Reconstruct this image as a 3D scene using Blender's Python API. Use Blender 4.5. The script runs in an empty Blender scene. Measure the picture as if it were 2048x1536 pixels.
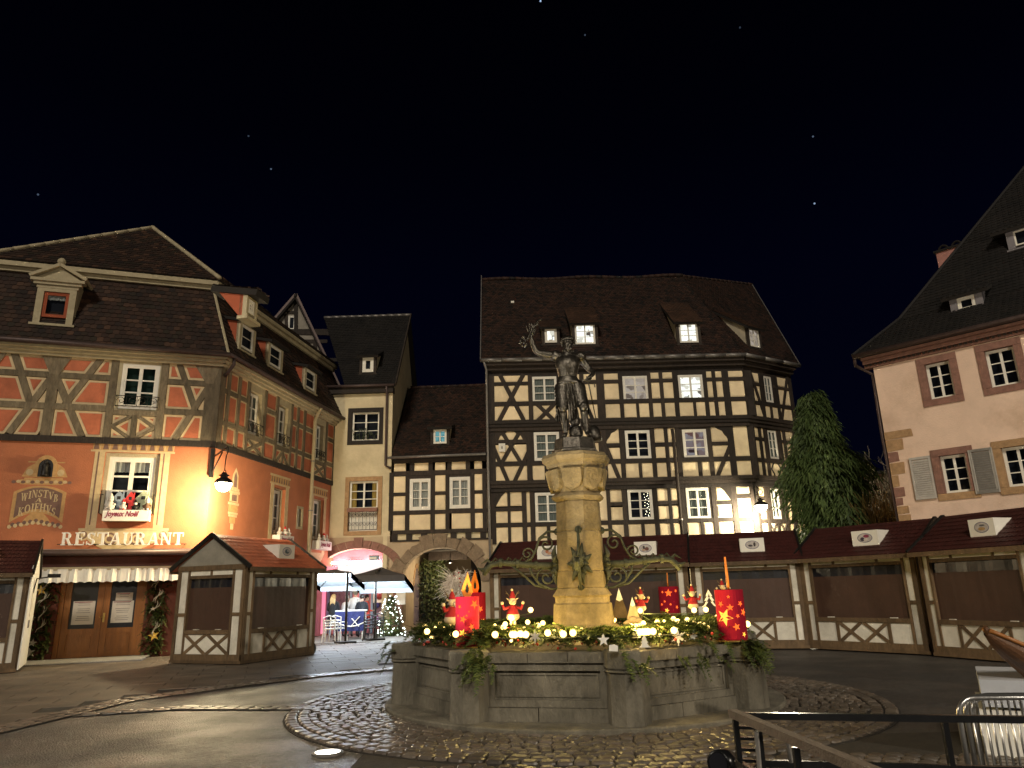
import bpy, bmesh, math, random
import numpy as np
from math import sin, cos, tan, pi, radians, sqrt, atan2, hypot
from mathutils import Vector, Matrix
from mathutils.geometry import tessellate_polygon
R = random.Random(7)
SC = bpy.context.scene
COL = SC.collection
# ------------------------------------------------------------------ camera
CAM_H, FPX = 1.64, 1445.0
_p, _a = radians(16.0), radians(-1.5)
_f = Vector((0, cos(_p), sin(_p)))
_r0, _u0 = Vector((1, 0, 0)), Vector((0, -sin(_p), cos(_p)))
_r = cos(_a) * _r0 + sin(_a) * _u0
_u = -sin(_a) * _r0 + cos(_a) * _u0
CAM = Vector((0, 0, CAM_H))
cd = bpy.data.cameras.new('camera')
cam = bpy.data.objects.new('camera', cd)
COL.objects.link(cam)
cam.matrix_world = Matrix(((_r.x, _u.x, -_f.x, 0), (_r.y, _u.y, -_f.y, 0), (_r.z, _u.z, -_f.z, CAM_H), (0, 0, 0, 1)))
cd.sensor_width = 36.0
cd.lens = 36.0 * FPX / 2048
cd.clip_start, cd.clip_end = 0.05, 2000
SC.camera = cam
def ray(x, y):
 return _f + (x - 1024) / FPX * _r + (768 - y) / FPX * _u
def gp(x, y, z=0.0):
 d = ray(x, y)
 return CAM + d * ((z - CAM_H) / d.z)
def on_plane(x, y, P, n):
 d = ray(x, y)
 return CAM + d * ((P - CAM).dot(n) / d.dot(n))
def at_y(x, y, Y):
 d = ray(x, y)
 return CAM + d * (Y / d.y)
def in_frame(p, mx=60):
 v = Vector(p) - CAM
 d_ = v.dot(_f)
 if d_ < .3:
  return False
 x, y = 1024 + FPX * v.dot(_r) / d_, 768 - FPX * v.dot(_u) / d_
 return -mx < x < 2048 + mx and -mx < y < 1536 + mx
# ------------------------------------------------------------------ sky, light, exposure
W = bpy.data.worlds.new('World')
SC.world = W
W.use_nodes = True
nt = W.node_tree
nt.nodes.clear()
N = nt.nodes.new
out, bg = N('ShaderNodeOutputWorld'), N('ShaderNodeBackground')
tc, sep, ramp = N('ShaderNodeTexCoord'), N('ShaderNodeSeparateXYZ'), N('ShaderNodeValToRGB')
nt.links.new(tc.outputs['Generated'], sep.inputs[0])
nt.links.new(sep.outputs['Z'], ramp.inputs[0])
cr = ramp.color_ramp
cr.elements[0].position, cr.elements[0].color = 0.0, (0.0008, 0.0012, 0.0056, 1)
cr.elements[1].position, cr.elements[1].color = 0.80, (0.0001, 0.0001, 0.0003, 1)
for pos, c in ((0.40, (0.0004, 0.0006, 0.0038, 1)), (0.56, (0.0002, 0.0003, 0.0018, 1))):
 e = cr.elements.new(pos)
 e.color = c
last = ramp.outputs[0]
for sx, sy, br in ((1081, 2, .8), (1170, 70, .07), (1480, 55, .05), (497, 272, .06), (542, 338, .14), (76, 389, .11), (1626, 273, .14), (1629, 407, .5)):
 d = ray(sx, sy).normalized()
 dist = N('ShaderNodeVectorMath'); dist.operation = 'DISTANCE'
 dist.inputs[1].default_value = d
 nt.links.new(tc.outputs['Generated'], dist.inputs[0])
 lt = N('ShaderNodeMath'); lt.operation = 'LESS_THAN'
 lt.inputs[1].default_value = 0.0011
 nt.links.new(dist.outputs['Value'], lt.inputs[0])
 mix = N('ShaderNodeMix'); mix.data_type = 'RGBA'; mix.blend_type = 'ADD'
 mix.inputs[7].default_value = (.55 * br, .75 * br, 1.1 * br, 1)
 nt.links.new(lt.outputs[0], mix.inputs[0])
 nt.links.new(last, mix.inputs[6])
 last = mix.outputs[2]
nt.links.new(last, bg.inputs[0])
bg.inputs[1].default_value = 1.0
nt.links.new(bg.outputs[0], out.inputs[0])
sd = bpy.data.lights.new('city_glow', 'SUN')
sd.energy, sd.angle, sd.color = 1.55, radians(10), (1.0, 0.90, 0.74)
sun = bpy.data.objects.new('city_glow', sd)
COL.objects.link(sun)
sun.rotation_euler = Vector((0.16, 1.0, -0.64)).to_track_quat('-Z', 'Y').to_euler()
SC.view_settings.view_transform = 'Standard'
SC.view_settings.look = 'None'
SC.view_settings.exposure = 0.0
SC.view_settings.gamma = 1.0
SC.view_settings.use_curve_mapping = False
SC.render.engine = 'CYCLES'
SC.cycles.use_denoising = True
SC.cycles.max_bounces = 6
SC.cycles.diffuse_bounces = 3
SC.cycles.glossy_bounces = 3
SC.cycles.transmission_bounces = 4
SC.cycles.transparent_max_bounces = 10
SC.cycles.sample_clamp_indirect = 4.0
SC.cycles.caustics_reflective = False
SC.cycles.caustics_refractive = False
# ------------------------------------------------------------------ materials
def mat(name, col, rough=.8, var=.18, scale=5.0, bump=.15, bscale=None, metal=0.0, spec=.4, stain=None, stain_scale=.7, stain_amt=.6, coat=0.0, stretch=None, ovar=0.0, rvar=0.0):
 m = bpy.data.materials.new(name)
 m.use_nodes = True
 t = m.node_tree
 b = t.nodes['Principled BSDF']
 b.inputs['Roughness'].default_value = rough
 b.inputs['Metallic'].default_value = metal
 b.inputs['Specular IOR Level'].default_value = spec
 if coat:
  b.inputs['Coat Weight'].default_value = coat
  b.inputs['Coat Roughness'].default_value = .15
 g = t.nodes.new('ShaderNodeNewGeometry')
 src = g.outputs['Position']
 if stretch:
  mp = t.nodes.new('ShaderNodeMapping')
  mp.inputs['Scale'].default_value = stretch
  t.links.new(src, mp.inputs[0])
  src = mp.outputs[0]
 n1 = t.nodes.new('ShaderNodeTexNoise')
 n1.inputs['Scale'].default_value = scale
 n1.inputs['Detail'].default_value = 6
 n1.inputs['Roughness'].default_value = .65
 t.links.new(src, n1.inputs['Vector'])
 rp = t.nodes.new('ShaderNodeValToRGB')
 e = rp.color_ramp.elements
 c = Vector(col[:3])
 e[0].position, e[1].position = .3, .7
 lo, hi = c * (1 - var), c * (1 + var)
 e[0].color, e[1].color = (*lo, 1), (*hi, 1)
 t.links.new(n1.outputs[0], rp.inputs[0])
 res = rp.outputs[0]
 if stain:
  n2 = t.nodes.new('ShaderNodeTexNoise')
  n2.inputs['Scale'].default_value = stain_scale
  n2.inputs['Detail'].default_value = 8
  n2.inputs['Roughness'].default_value = .7
  t.links.new(src, n2.inputs['Vector'])
  r2 = t.nodes.new('ShaderNodeValToRGB')
  r2.color_ramp.elements[0].position, r2.color_ramp.elements[1].position = .48, .72
  t.links.new(n2.outputs[0], r2.inputs[0])
  ml = t.nodes.new('ShaderNodeMath'); ml.operation = 'MULTIPLY'
  ml.inputs[1].default_value = stain_amt
  t.links.new(r2.outputs[0], ml.inputs[0])
  mx = t.nodes.new('ShaderNodeMix'); mx.data_type = 'RGBA'
  mx.inputs[7].default_value = (*stain, 1)
  t.links.new(ml.outputs[0], mx.inputs[0])
  t.links.new(res, mx.inputs[6])
  res = mx.outputs[2]
 if ovar:
  oi = t.nodes.new('ShaderNodeObjectInfo')
  mr = t.nodes.new('ShaderNodeMapRange')
  mr.inputs[3].default_value, mr.inputs[4].default_value = 1 - ovar, 1 + ovar
  t.links.new(oi.outputs['Random'], mr.inputs[0])
  mv = t.nodes.new('ShaderNodeVectorMath'); mv.operation = 'SCALE'
  t.links.new(res, mv.inputs[0])
  t.links.new(mr.outputs[0], mv.inputs['Scale'])
  res = mv.outputs[0]
 if rvar:
  n4 = t.nodes.new('ShaderNodeTexNoise')
  n4.inputs['Scale'].default_value = .9
  n4.inputs['Detail'].default_value = 4
  t.links.new(src, n4.inputs['Vector'])
  mr = t.nodes.new('ShaderNodeMapRange')
  mr.inputs[1].default_value, mr.inputs[2].default_value = .35, .65
  mr.inputs[3].default_value, mr.inputs[4].default_value = rough - rvar, rough + rvar
  t.links.new(n4.outputs[0], mr.inputs[0])
  t.links.new(mr.outputs[0], b.inputs['Roughness'])
 t.links.new(res, b.inputs['Base Color'])
 if bump:
  n3 = t.nodes.new('ShaderNodeTexNoise')
  n3.inputs['Scale'].default_value = bscale or scale * 5
  n3.inputs['Detail'].default_value = 5
  t.links.new(src, n3.inputs['Vector'])
  bp = t.nodes.new('ShaderNodeBump')
  bp.inputs['Strength'].default_value = min(1, bump * 2)
  bp.inputs['Distance'].default_value = .02
  t.links.new(n3.outputs[0], bp.inputs['Height'])
  t.links.new(bp.outputs[0], b.inputs['Normal'])
 return m
def tile_mat(name, cols, rough=.75, spec=.35):
 """pieces of one mesh each get their own tone"""
 m = bpy.data.materials.new(name)
 m.use_nodes = True
 t = m.node_tree
 b = t.nodes['Principled BSDF']
 b.inputs['Roughness'].default_value = rough
 b.inputs['Specular IOR Level'].default_value = spec
 g = t.nodes.new('ShaderNodeNewGeometry')
 rp = t.nodes.new('ShaderNodeValToRGB')
 els = rp.color_ramp.elements
 n = len(cols)
 for i, c in enumerate(cols):
  e = els[i] if i < 2 else els.new(i / (n - 1))
  e.position = i / (n - 1)
  e.color = (*c, 1)
 oi = t.nodes.new('ShaderNodeObjectInfo')
 ad = t.nodes.new('ShaderNodeMath'); ad.operation = 'ADD'
 fr = t.nodes.new('ShaderNodeMath'); fr.operation = 'FRACT'
 t.links.new(g.outputs['Random Per Island'], ad.inputs[0])
 t.links.new(oi.outputs['Random'], ad.inputs[1])
 t.links.new(ad.outputs[0], fr.inputs[0])
 t.links.new(fr.outputs[0], rp.inputs[0])
 n1 = t.nodes.new('ShaderNodeTexNoise')
 n1.inputs['Scale'].default_value = 1.1
 n1.inputs['Detail'].default_value = 7
 t.links.new(g.outputs['Position'], n1.inputs['Vector'])
 mx = t.nodes.new('ShaderNodeMix'); mx.data_type = 'RGBA'; mx.blend_type = 'MULTIPLY'
 mx.inputs[0].default_value = .8
 r2 = t.nodes.new('ShaderNodeValToRGB')
 r2.color_ramp.elements[0].position, r2.color_ramp.elements[1].position = .3, .7
 r2.color_ramp.elements[0].color = (.45, .45, .42, 1)
 r2.color_ramp.elements[1].color = (1.25, 1.2, 1.1, 1)
 t.links.new(n1.outputs[0], r2.inputs[0])
 t.links.new(rp.outputs[0], mx.inputs[6])
 t.links.new(r2.outputs[0], mx.inputs[7])
 t.links.new(mx.outputs[2], b.inputs['Base Color'])
 n3 = t.nodes.new('ShaderNodeTexNoise')
 n3.inputs['Scale'].default_value = 30
 t.links.new(g.outputs['Position'], n3.inputs['Vector'])
 bp = t.nodes.new('ShaderNodeBump')
 bp.inputs['Strength'].default_value = .3
 bp.inputs['Distance'].default_value = .02
 t.links.new(n3.outputs[0], bp.inputs['Height'])
 t.links.new(bp.outputs[0], b.inputs['Normal'])
 return m
def glow(name, col, strength, light=False):
 m = bpy.data.materials.new(name)
 m.use_nodes = True
 t = m.node_tree
 t.nodes.clear()
 o, e = t.nodes.new('ShaderNodeOutputMaterial'), t.nodes.new('ShaderNodeEmission')
 e.inputs[0].default_value = (*col, 1)
 e.inputs[1].default_value = strength
 t.links.new(e.outputs[0], o.inputs[0])
 if not light:
  m.cycles.emission_sampling = 'NONE'
 return m
def lit_room_mat(name, cols, strength, scale=2.2):
 """the lit inside of a room: blocks of differently bright furniture and ceiling"""
 m = bpy.data.materials.new(name)
 m.use_nodes = True
 t = m.node_tree
 t.nodes.clear()
 o, e = t.nodes.new('ShaderNodeOutputMaterial'), t.nodes.new('ShaderNodeEmission')
 g = t.nodes.new('ShaderNodeNewGeometry')
 v = t.nodes.new('ShaderNodeTexVoronoi')
 v.distance = 'CHEBYCHEV'
 v.inputs['Scale'].default_value = scale
 t.links.new(g.outputs['Position'], v.inputs['Vector'])
 s = t.nodes.new('ShaderNodeSeparateColor')
 t.links.new(v.outputs['Color'], s.inputs[0])
 rp = t.nodes.new('ShaderNodeValToRGB')
 els = rp.color_ramp.elements
 for i, c in enumerate(cols):
  el = els[i] if i < 2 else els.new(.5)
  el.position = i / (len(cols) - 1)
  el.color = (*c, 1)
 t.links.new(s.outputs[0], rp.inputs[0])
 t.links.new(rp.outputs[0], e.inputs[0])
 e.inputs[1].default_value = strength
 t.links.new(e.outputs[0], o.inputs[0])
 m.cycles.emission_sampling = 'NONE'
 return m
def glass_mat(name, tint=(.9, .95, 1), refl=.035):
 m = bpy.data.materials.new(name)
 m.use_nodes = True
 t = m.node_tree
 t.nodes.clear()
 o, tr, gl, mx, fr = (t.nodes.new(x) for x in ('ShaderNodeOutputMaterial', 'ShaderNodeBsdfTransparent', 'ShaderNodeBsdfGlossy', 'ShaderNodeMixShader', 'ShaderNodeLayerWeight'))
 tr.inputs[0].default_value = (*tint, 1)
 gl.inputs['Roughness'].default_value = .04
 fr.inputs[0].default_value = .35
 ad = t.nodes.new('ShaderNodeMath'); ad.operation = 'MULTIPLY_ADD'
 ad.inputs[1].default_value = .35
 ad.inputs[2].default_value = refl
 t.links.new(fr.outputs['Fresnel'], ad.inputs[0])
 t.links.new(ad.outputs[0], mx.inputs[0])
 t.links.new(tr.outputs[0], mx.inputs[1])
 t.links.new(gl.outputs[0], mx.inputs[2])
 t.links.new(mx.outputs[0], o.inputs[0])
 return m
M = {}
M['orange'] = mat('orange plaster', (.41, .14, .064), .9, .14, 1.2, .22, 30, stain=(.27, .10, .055), stain_amt=.6, stain_scale=.55)
M['orange_panel'] = mat('orange panel', (.42, .125, .062), .9, .2, 3, .2, 30, ovar=.12)
M['cream_line'] = mat('cream painted border', (.58, .44, .26), .85, .12, 8, .05)
M['grey_wood'] = mat('weathered grey timber', (.135, .105, .066), .9, .38, 9, .45, 30, stain=(.24, .20, .13), stain_scale=4, stain_amt=.5, stretch=(1, 1, .35), ovar=.25)
M['pale_wood'] = mat('pale painted cornice', (.40, .335, .215), .85, .22, 6, .2, 30, stain=(.26, .22, .14), stain_scale=3)
M['yellow_plaster'] = mat('yellow plaster', (.80, .65, .42), .9, .12, 1.6, .2, 26, stain=(.52, .40, .24), stain_scale=1.1, stain_amt=.6, ovar=.10)
M['dark_wood'] = mat('dark brown timber', (.026, .018, .013), .8, .45, 10, .5, 24, stretch=(1, 1, .4), ovar=.35)
M['cream_plaster'] = mat('cream plaster', (.58, .49, .32), .92, .12, 1.3, .2, 26, stain=(.36, .29, .18), stain_scale=.7)
M['old_plaster'] = mat('worn tan plaster', (.42, .32, .21), .92, .14, 1.5, .15, 30, stain=(.30, .23, .15), stain_scale=1.0)
M['pink_plaster'] = mat('pinkish cream plaster', (.70, .51, .39), .92, .10, .9, .2, 22, stain=(.45, .30, .20), stain_scale=.6, stain_amt=.65)
M['red_sandstone'] = mat('red sandstone', (.225, .115, .085), .9, .25, 6, .3)
M['tan_sandstone'] = mat('tan sandstone', (.36, .22, .11), .9, .25, 6, .3)
M['brown_stone'] = mat('brown arch stone', (.20, .145, .095), .95, .3, 5, .5, 14)
M['col_stone'] = mat('yellow column sandstone', (.215, .16, .08), .9, .4, 3, .5, 20, stain=(.065, .052, .027), stain_scale=1.7, stain_amt=.85, ovar=.15)
M['basin_stone'] = mat('weathered basin stone', (.135, .12, .09), .9, .45, 2.5, .6, 24, stain=(.042, .038, .028), stain_scale=1.5, stain_amt=.8, stretch=(1, 1, .45))
M['bronze'] = mat('dark bronze', (.085, .075, .062), .30, .5, 9, .25, 40, metal=.85, spec=.5)
M['iron'] = mat('black wrought iron', (.022, .02, .018), .5, .3, 10, .1, metal=.6)
M['green_bronze'] = mat('green patinated iron', (.045, .047, .028), .65, .4, 12, .2, metal=.3)
M['zinc'] = mat('zinc gutter', (.20, .185, .17), .5, .2, 5, .05, metal=.6)
M['brown_zinc'] = mat('brown zinc gutter', (.075, .05, .045), .5, .2, 5, .05, metal=.4)
M['white_paint'] = mat('white window paint', (.70, .66, .58), .5, .06, 6, .03)
M['white_board'] = mat('white board', (.72, .69, .62), .6, .06, 4, .03)
M['tile_brown'] = tile_mat('brown roof tile', [(.017, .009, .007), (.028, .013, .009), (.040, .018, .011), (.023, .012, .008), (.005, .004, .003)])
M['tile_plain'] = tile_mat('plain dark roof tile', [(.042, .022, .014), (.062, .030, .018), (.050, .027, .016), (.072, .034, .02), (.036, .02, .013)])
M['tile_dark'] = tile_mat('dark roof tile', [(.008, .007, .007), (.013, .011, .010), (.010, .008, .008)])
M['tile_r'] = tile_mat('weathered biber tile', [(.019, .009, .006), (.034, .015, .009), (.012, .007, .006), (.070, .034, .02), (.025, .013, .008), (.019, .013, .007)])
M['deck'] = mat('roof underlay', (.012, .009, .007), .9, .2, 4, 0)
M['red_cheek'] = mat('red plaster', (.30, .07, .03), .9, .12, 3, .1)
M['slate_side'] = mat('pale dormer cheek', (.42, .36, .26), .9, .15, 4, .1)
M['glass'] = glass_mat('window glass')
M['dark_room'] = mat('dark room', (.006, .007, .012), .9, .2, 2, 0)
M['green_room'] = mat('green shaded room', (.006, .022, .014), .9, .5, 2, 0)
M['curtain'] = mat('net curtain', (.36, .34, .29), .9, .25, 14, .2, stretch=(3, 3, .2))
M['curtain_y'] = mat('yellow curtain', (.34, .22, .05), .9, .3, 14, .3, stretch=(4, 4, .1))
M['curtain_g'] = mat('grey green curtain', (.17, .18, .15), .9, .3, 14, .2, stretch=(4, 4, .15))
M['lit_white'] = lit_room_mat('bright lit room', [(.10, .08, .06), (1, .95, .78), (.42, .37, .26), (1, 1, .92)], 1.35, 4.5)
M['lit_soft'] = lit_room_mat('softly lit room', [(.16, .11, .08), (.55, .44, .34), (.30, .22, .17), (.75, .62, .5)], .6, 4.0)
M['lit_pink'] = lit_room_mat('dim pink room', [(.05, .03, .03), (.25, .13, .11), (.12, .06, .06), (.4, .36, .36)], .6, 3.0)
M['lit_cyan'] = lit_room_mat('cyan lit room', [(.08, .22, .22), (.22, .5, .5), (.12, .3, .32)], .8, 6.0)
M['kiosk_wood'] = mat('brown kiosk wood', (.115, .072, .036), .75, .35, 8, .3, 30, stretch=(1, 1, .5), ovar=.25)
M['kiosk_board'] = mat('white kiosk board', (.66, .62, .53), .8, .12, 3, .1, stain=(.33, .30, .22), stain_scale=2.2, stain_amt=.6, ovar=.10)
M['tarp'] = mat('brown tarpaulin', (.055, .026, .016), .6, .15, 2, .15, 6)
M['tarp_band'] = mat('clear plastic strip', (.010, .010, .014), .34, .3, 3, .1, 5)
M['red_sheet'] = mat('red shingle sheet', (.045, .010, .008), .6, .35, 6, .15)
M['grey_board'] = mat('grey gable board', (.24, .22, .18), .9, .2, 3, .1, stain=(.14, .13, .10), stain_scale=2)
M['door_wood'] = mat('varnished brown door', (.27, .10, .02), .45, .25, 7, .15, stretch=(1, 1, .2), coat=.2)
M['asphalt'] = mat('asphalt', (.046, .042, .039), .50, .70, 13, 1.0, 45, spec=.5, stain=(.10, .09, .08), stain_scale=.6, stain_amt=.7, rvar=.11)
M['paver'] = tile_mat('tan pavement slab', [(.115, .092, .072), (.13, .104, .082), (.108, .087, .068)], .6)
M['cobble'] = tile_mat('granite cobble', [(.085, .072, .06), (.12, .10, .085), (.07, .058, .048), (.15, .125, .105), (.095, .072, .055)], .36, .5)
M['joint'] = mat('sandy joint', (.028, .023, .018), .9, .3, 8, .2)
M['lamp_on'] = glow('lit lamp glass', (1, .88, .60), 60)
M['lamp_on_w'] = glow('lit white lamp glass', (1, .93, .75), 40)
M['letters'] = mat('white letters', (.80, .76, .68), .5, .04, 5, .02)
M['paper'] = mat('printed paper', (.60, .55, .48), .8, .05, 5, 0)
M['ink'] = mat('grey print', (.12, .10, .10), .8, .1, 5, 0)
M['red_script'] = mat('dark red script', (.22, .012, .045), .7, .1, 5, 0)
M['painted_brown'] = mat('painted brown field', (.17, .098, .075), .9, .2, 6, .05)
M['painted_ochre'] = mat('painted ochre ornament', (.46, .27, .11), .9, .18, 9, .05)
M['painted_light'] = mat('painted stone surround', (.52, .39, .22), .9, .16, 7, .05)
M['black'] = mat('matt black', (.008, .008, .008), .6, .1, 5, 0)
# ------------------------------------------------------------------ mesh building
ORI = {}
class MB:
 def __init__(s):
  s.v, s.f, s.m = [], [], []
 def face(s, pts, m=0):
  i = len(s.v)
  s.v += [tuple(p) for p in pts]
  s.f.append(tuple(range(i, i + len(pts))))
  s.m.append(m)
 def prism(s, a, b, m=0, mb=None):
  """two equal loops a (front, seen counter-clockwise) and b (back)"""
  i, n = len(s.v), len(a)
  s.v += [tuple(p) for p in a] + [tuple(p) for p in b]
  s.f.append(tuple(range(i, i + n))); s.m.append(m)
  s.f.append(tuple(range(i + 2 * n - 1, i + n - 1, -1))); s.m.append(m if mb is None else mb)
  for k in range(n):
   j = (k + 1) % n
   s.f.append((i + j, i + k, i + n + k, i + n + j)); s.m.append(m if mb is None else mb)
 def box(s, c, dx, dy, dz, rot=0.0, m=0):
  """box centred at c, rotated about z"""
  ca, sa = cos(rot), sin(rot)
  def P(x, y, z):
   return (c[0] + x * ca - y * sa, c[1] + x * sa + y * ca, c[2] + z)
  x, y, z = dx / 2, dy / 2, dz / 2
  s.prism([P(-x, -y, z), P(x, -y, z), P(x, y, z), P(-x, y, z)], [P(-x, -y, -z), P(x, -y, -z), P(x, y, -z), P(-x, y, -z)], m)
 def bar(s, a, b, w, h, up=Vector((0, 0, 1)), m=0):
  a, b = Vector(a), Vector(b)
  d = (b - a).normalized()
  x = d.cross(up)
  if x.length < 1e-4:
   x = d.cross(Vector((1, 0, 0)))
  x.normalize()
  y = x.cross(d)
  x, y = x * (w / 2), y * (h / 2)
  s.prism([b - x - y, b + x - y, b + x + y, b - x + y], [a - x - y, a + x - y, a + x + y, a - x + y], m)
 def tube(s, pts, r, n=6, m=0, cap=True):
  pts = [Vector(p) for p in pts]
  i0 = len(s.v)
  prev = None
  for k, p in enumerate(pts):
   d = (pts[min(k + 1, len(pts) - 1)] - pts[max(k - 1, 0)])
   d = d.normalized() if d.length > 1e-9 else Vector((0, 0, 1))
   if prev is None:
    x = d.cross(Vector((0, 0, 1)))
    if x.length < 1e-3:
     x = d.cross(Vector((0, 1, 0)))
   else:
    x = prev - d * prev.dot(d)
    if x.length < 1e-4:
     x = d.cross(Vector((0, 0, 1)))
   x.normalize()
   prev = x
   y = d.cross(x)
   rr = r[k] if isinstance(r, (list, tuple)) else r
   for q in range(n):
    t = 2 * pi * q / n
    s.v.append(tuple(p + (x * cos(t) + y * sin(t)) * rr))
  for k in range(len(pts) - 1):
   for q in range(n):
    a = i0 + k * n + q
    b = i0 + k * n + (q + 1) % n
    s.f.append((a, b, b + n, a + n)); s.m.append(m)
  if cap:
   s.f.append(tuple(range(i0 + n - 1, i0 - 1, -1))); s.m.append(m)
   e = i0 + (len(pts) - 1) * n
   s.f.append(tuple(range(e, e + n))); s.m.append(m)
 def lathe(s, prof, c, n=16, m=0, rot=0.0, cap=True):
  """prof: (radius, z) from bottom to top about c"""
  i0 = len(s.v)
  for r, z in prof:
   for q in range(n):
    t = 2 * pi * q / n + rot
    s.v.append((c[0] + r * cos(t), c[1] + r * sin(t), c[2] + z))
  for k in range(len(prof) - 1):
   for q in range(n):
    a, b = i0 + k * n + q, i0 + k * n + (q + 1) % n
    s.f.append((a, b, b + n, a + n)); s.m.append(m)
  if cap:
   s.f.append(tuple(range(i0 + n - 1, i0 - 1, -1))); s.m.append(m)
   e = i0 + (len(prof) - 1) * n
   s.f.append(tuple(range(e, e + n))); s.m.append(m)
 def ball(s, c, r, n=8, k=5, m=0, sz=1.0):
  prof = [(max(1e-4, r * sin(pi * j / k)), -r * sz * cos(pi * j / k)) for j in range(k + 1)]
  s.lathe(prof, c, n, m, cap=False)
 def build(s, name, mats, parent=None, smooth=False, kind=None):
  o = Vector((0, 0, 0))
  if parent is not None:
   o = ORI.get(parent.name, o)
  me = bpy.data.meshes.new(name)
  v = s.v if o.length == 0 else [(p[0] - o.x, p[1] - o.y, p[2] - o.z) for p in s.v]
  me.from_pydata(v, [], s.f)
  if not isinstance(mats, (list, tuple)):
   mats = [mats]
  for x in mats:
   me.materials.append(x)
  if len(mats) > 1:
   me.polygons.foreach_set('material_index', s.m)
  if smooth:
   me.polygons.foreach_set('use_smooth', [True] * len(me.polygons))
  me.update()
  ob = bpy.data.objects.new(name, me)
  COL.objects.link(ob)
  if parent is not None:
   ob.parent = parent
   ORI[ob.name] = o
  if kind:
   ob['kind'] = kind
  return ob
def thing(name, label, cat, loc=(0, 0, 0), group=None):
 o = bpy.data.objects.new(name, None)
 COL.objects.link(o)
 o.location = loc
 o.empty_display_size = .2
 ORI[o.name] = Vector(loc)
 o['label'], o['category'] = label, cat
 if group:
  o['group'] = group
 return o
def tag(o, label, cat, group=None):
 o['label'], o['category'] = label, cat
 if group:
  o['group'] = group
 return o
def child(ob, name, data_of, parent):
 """one more object sharing the mesh of another"""
 o = bpy.data.objects.new(name, data_of.data)
 COL.objects.link(o)
 o.parent = parent
 ORI[o.name] = ORI.get(parent.name, Vector())
 return o
KIDS = {}
def copy_thing(root, loc, rz, label, scale=(1, 1, 1), group=None):
 def kids(o):
  return [c for c in bpy.data.objects if c.parent == o]
 if root.name not in KIDS:
  KIDS[root.name] = [(c, kids(c)) for c in kids(root)]
 r = root.copy()
 COL.objects.link(r)
 r.location, r.rotation_euler, r.scale = loc, (0, 0, rz), scale
 r['label'] = label
 if group:
  r['group'] = group
 for c, gk in KIDS[root.name]:
  cc = c.copy()
  COL.objects.link(cc)
  cc.parent = r
  for g in gk:
   d = g.copy()
   COL.objects.link(d)
   d.parent = cc
 return r
def lamp_light(name, loc, energy, col, radius=.1, parent=None):
 l = bpy.data.lights.new(name, 'POINT')
 l.energy, l.color, l.shadow_soft_size = energy, col, radius
 o = bpy.data.objects.new(name, l)
 COL.objects.link(o)
 if parent is not None:
  o.parent = parent
  o.location = Vector(loc) - ORI.get(parent.name, Vector())
 else:
  o.location = loc
 return o
# ------------------------------------------------------------------ facades
class Fac:
 """a vertical wall plane: u along it (to the right as seen), z up, o outwards"""
 def __init__(s, P, ang, off=0.0):
  s.d = Vector((cos(ang), sin(ang), 0))
  s.n = Vector((sin(ang), -cos(ang), 0))
  s.P = Vector((P[0], P[1], 0)) + s.n * off
  s.ang = ang
 def shift(s, off):
  return Fac(s.P + s.n * off, s.ang)
 def w(s, u, z, o=0.0):
  q = s.P + s.d * u + s.n * o
  return Vector((q.x, q.y, z))
 def uz(s, x, y, o=0.0):
  q = on_plane(x, y, s.P + s.n * o, s.n)
  return ((q - s.P).dot(s.d), q.z)
 def poly(s, mb, pts, o0, o1, m=0):
  """extrude a polygon of (u, z) from depth o0 to o1 (front)"""
  a = sum(p[0] * q[1] - q[0] * p[1] for p, q in zip(pts, pts[1:] + pts[:1]))
  if a < 0:
   pts = pts[::-1]
  mb.prism([s.w(u, z, o1) for u, z in pts], [s.w(u, z, o0) for u, z in pts], m)
 def rect(s, mb, u0, u1, z0, z1, o0, o1, m=0):
  s.poly(mb, [(u0, z0), (u1, z0), (u1, z1), (u0, z1)], o0, o1, m)
 def line(s, mb, p, q, w, o0, o1, m=0):
  dx, dz = q[0] - p[0], q[1] - p[1]
  L = hypot(dx, dz) or 1e-6
  nx, nz = -dz / L * w / 2, dx / L * w / 2
  s.poly(mb, [(p[0] - nx, p[1] - nz), (q[0] - nx, q[1] - nz), (q[0] + nx, q[1] + nz), (p[0] + nx, p[1] + nz)], o0, o1, m)
 def sheet(s, mb, outer, holes, o, depth, m=0):
  """wall skin with openings and reveals of the given depth"""
  loops = [outer] + holes
  pts = [Vector((u, z, 0)) for l in loops for u, z in l]
  tris = tessellate_polygon([[Vector((u, z, 0)) for u, z in l] for l in loops])
  i = len(mb.v)
  mb.v += [tuple(s.w(p.x, p.y, o)) for p in pts]
  for t in tris:
   a, b, c = (pts[k] for k in t)
   if (b - a).cross(c - a).z < 0:
    t = t[::-1]
   mb.f.append(tuple(i + k for k in t)); mb.m.append(m)
  for l in loops:
   for p, q in zip(l, l[1:] + l[:1]):
    mb.face([s.w(*p, o), s.w(*q, o), s.w(*q, o - depth), s.w(*p, o - depth)], m)
def area(poly):
 return .5 * sum(p[0] * q[1] - q[0] * p[1] for p, q in zip(poly, poly[1:] + poly[:1]))
def clip(poly, n, c):
 """keep the side where n.p <= c"""
 out = []
 for p, q in zip(poly, poly[1:] + poly[:1]):
  a, b = n[0] * p[0] + n[1] * p[1] - c, n[0] * q[0] + n[1] * q[1] - c
  if a <= 0:
   out.append(p)
  if (a < 0 < b) or (b < 0 < a):
   t = a / (a - b)
   out.append((p[0] + (q[0] - p[0]) * t, p[1] + (q[1] - p[1]) * t))
 return out
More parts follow.
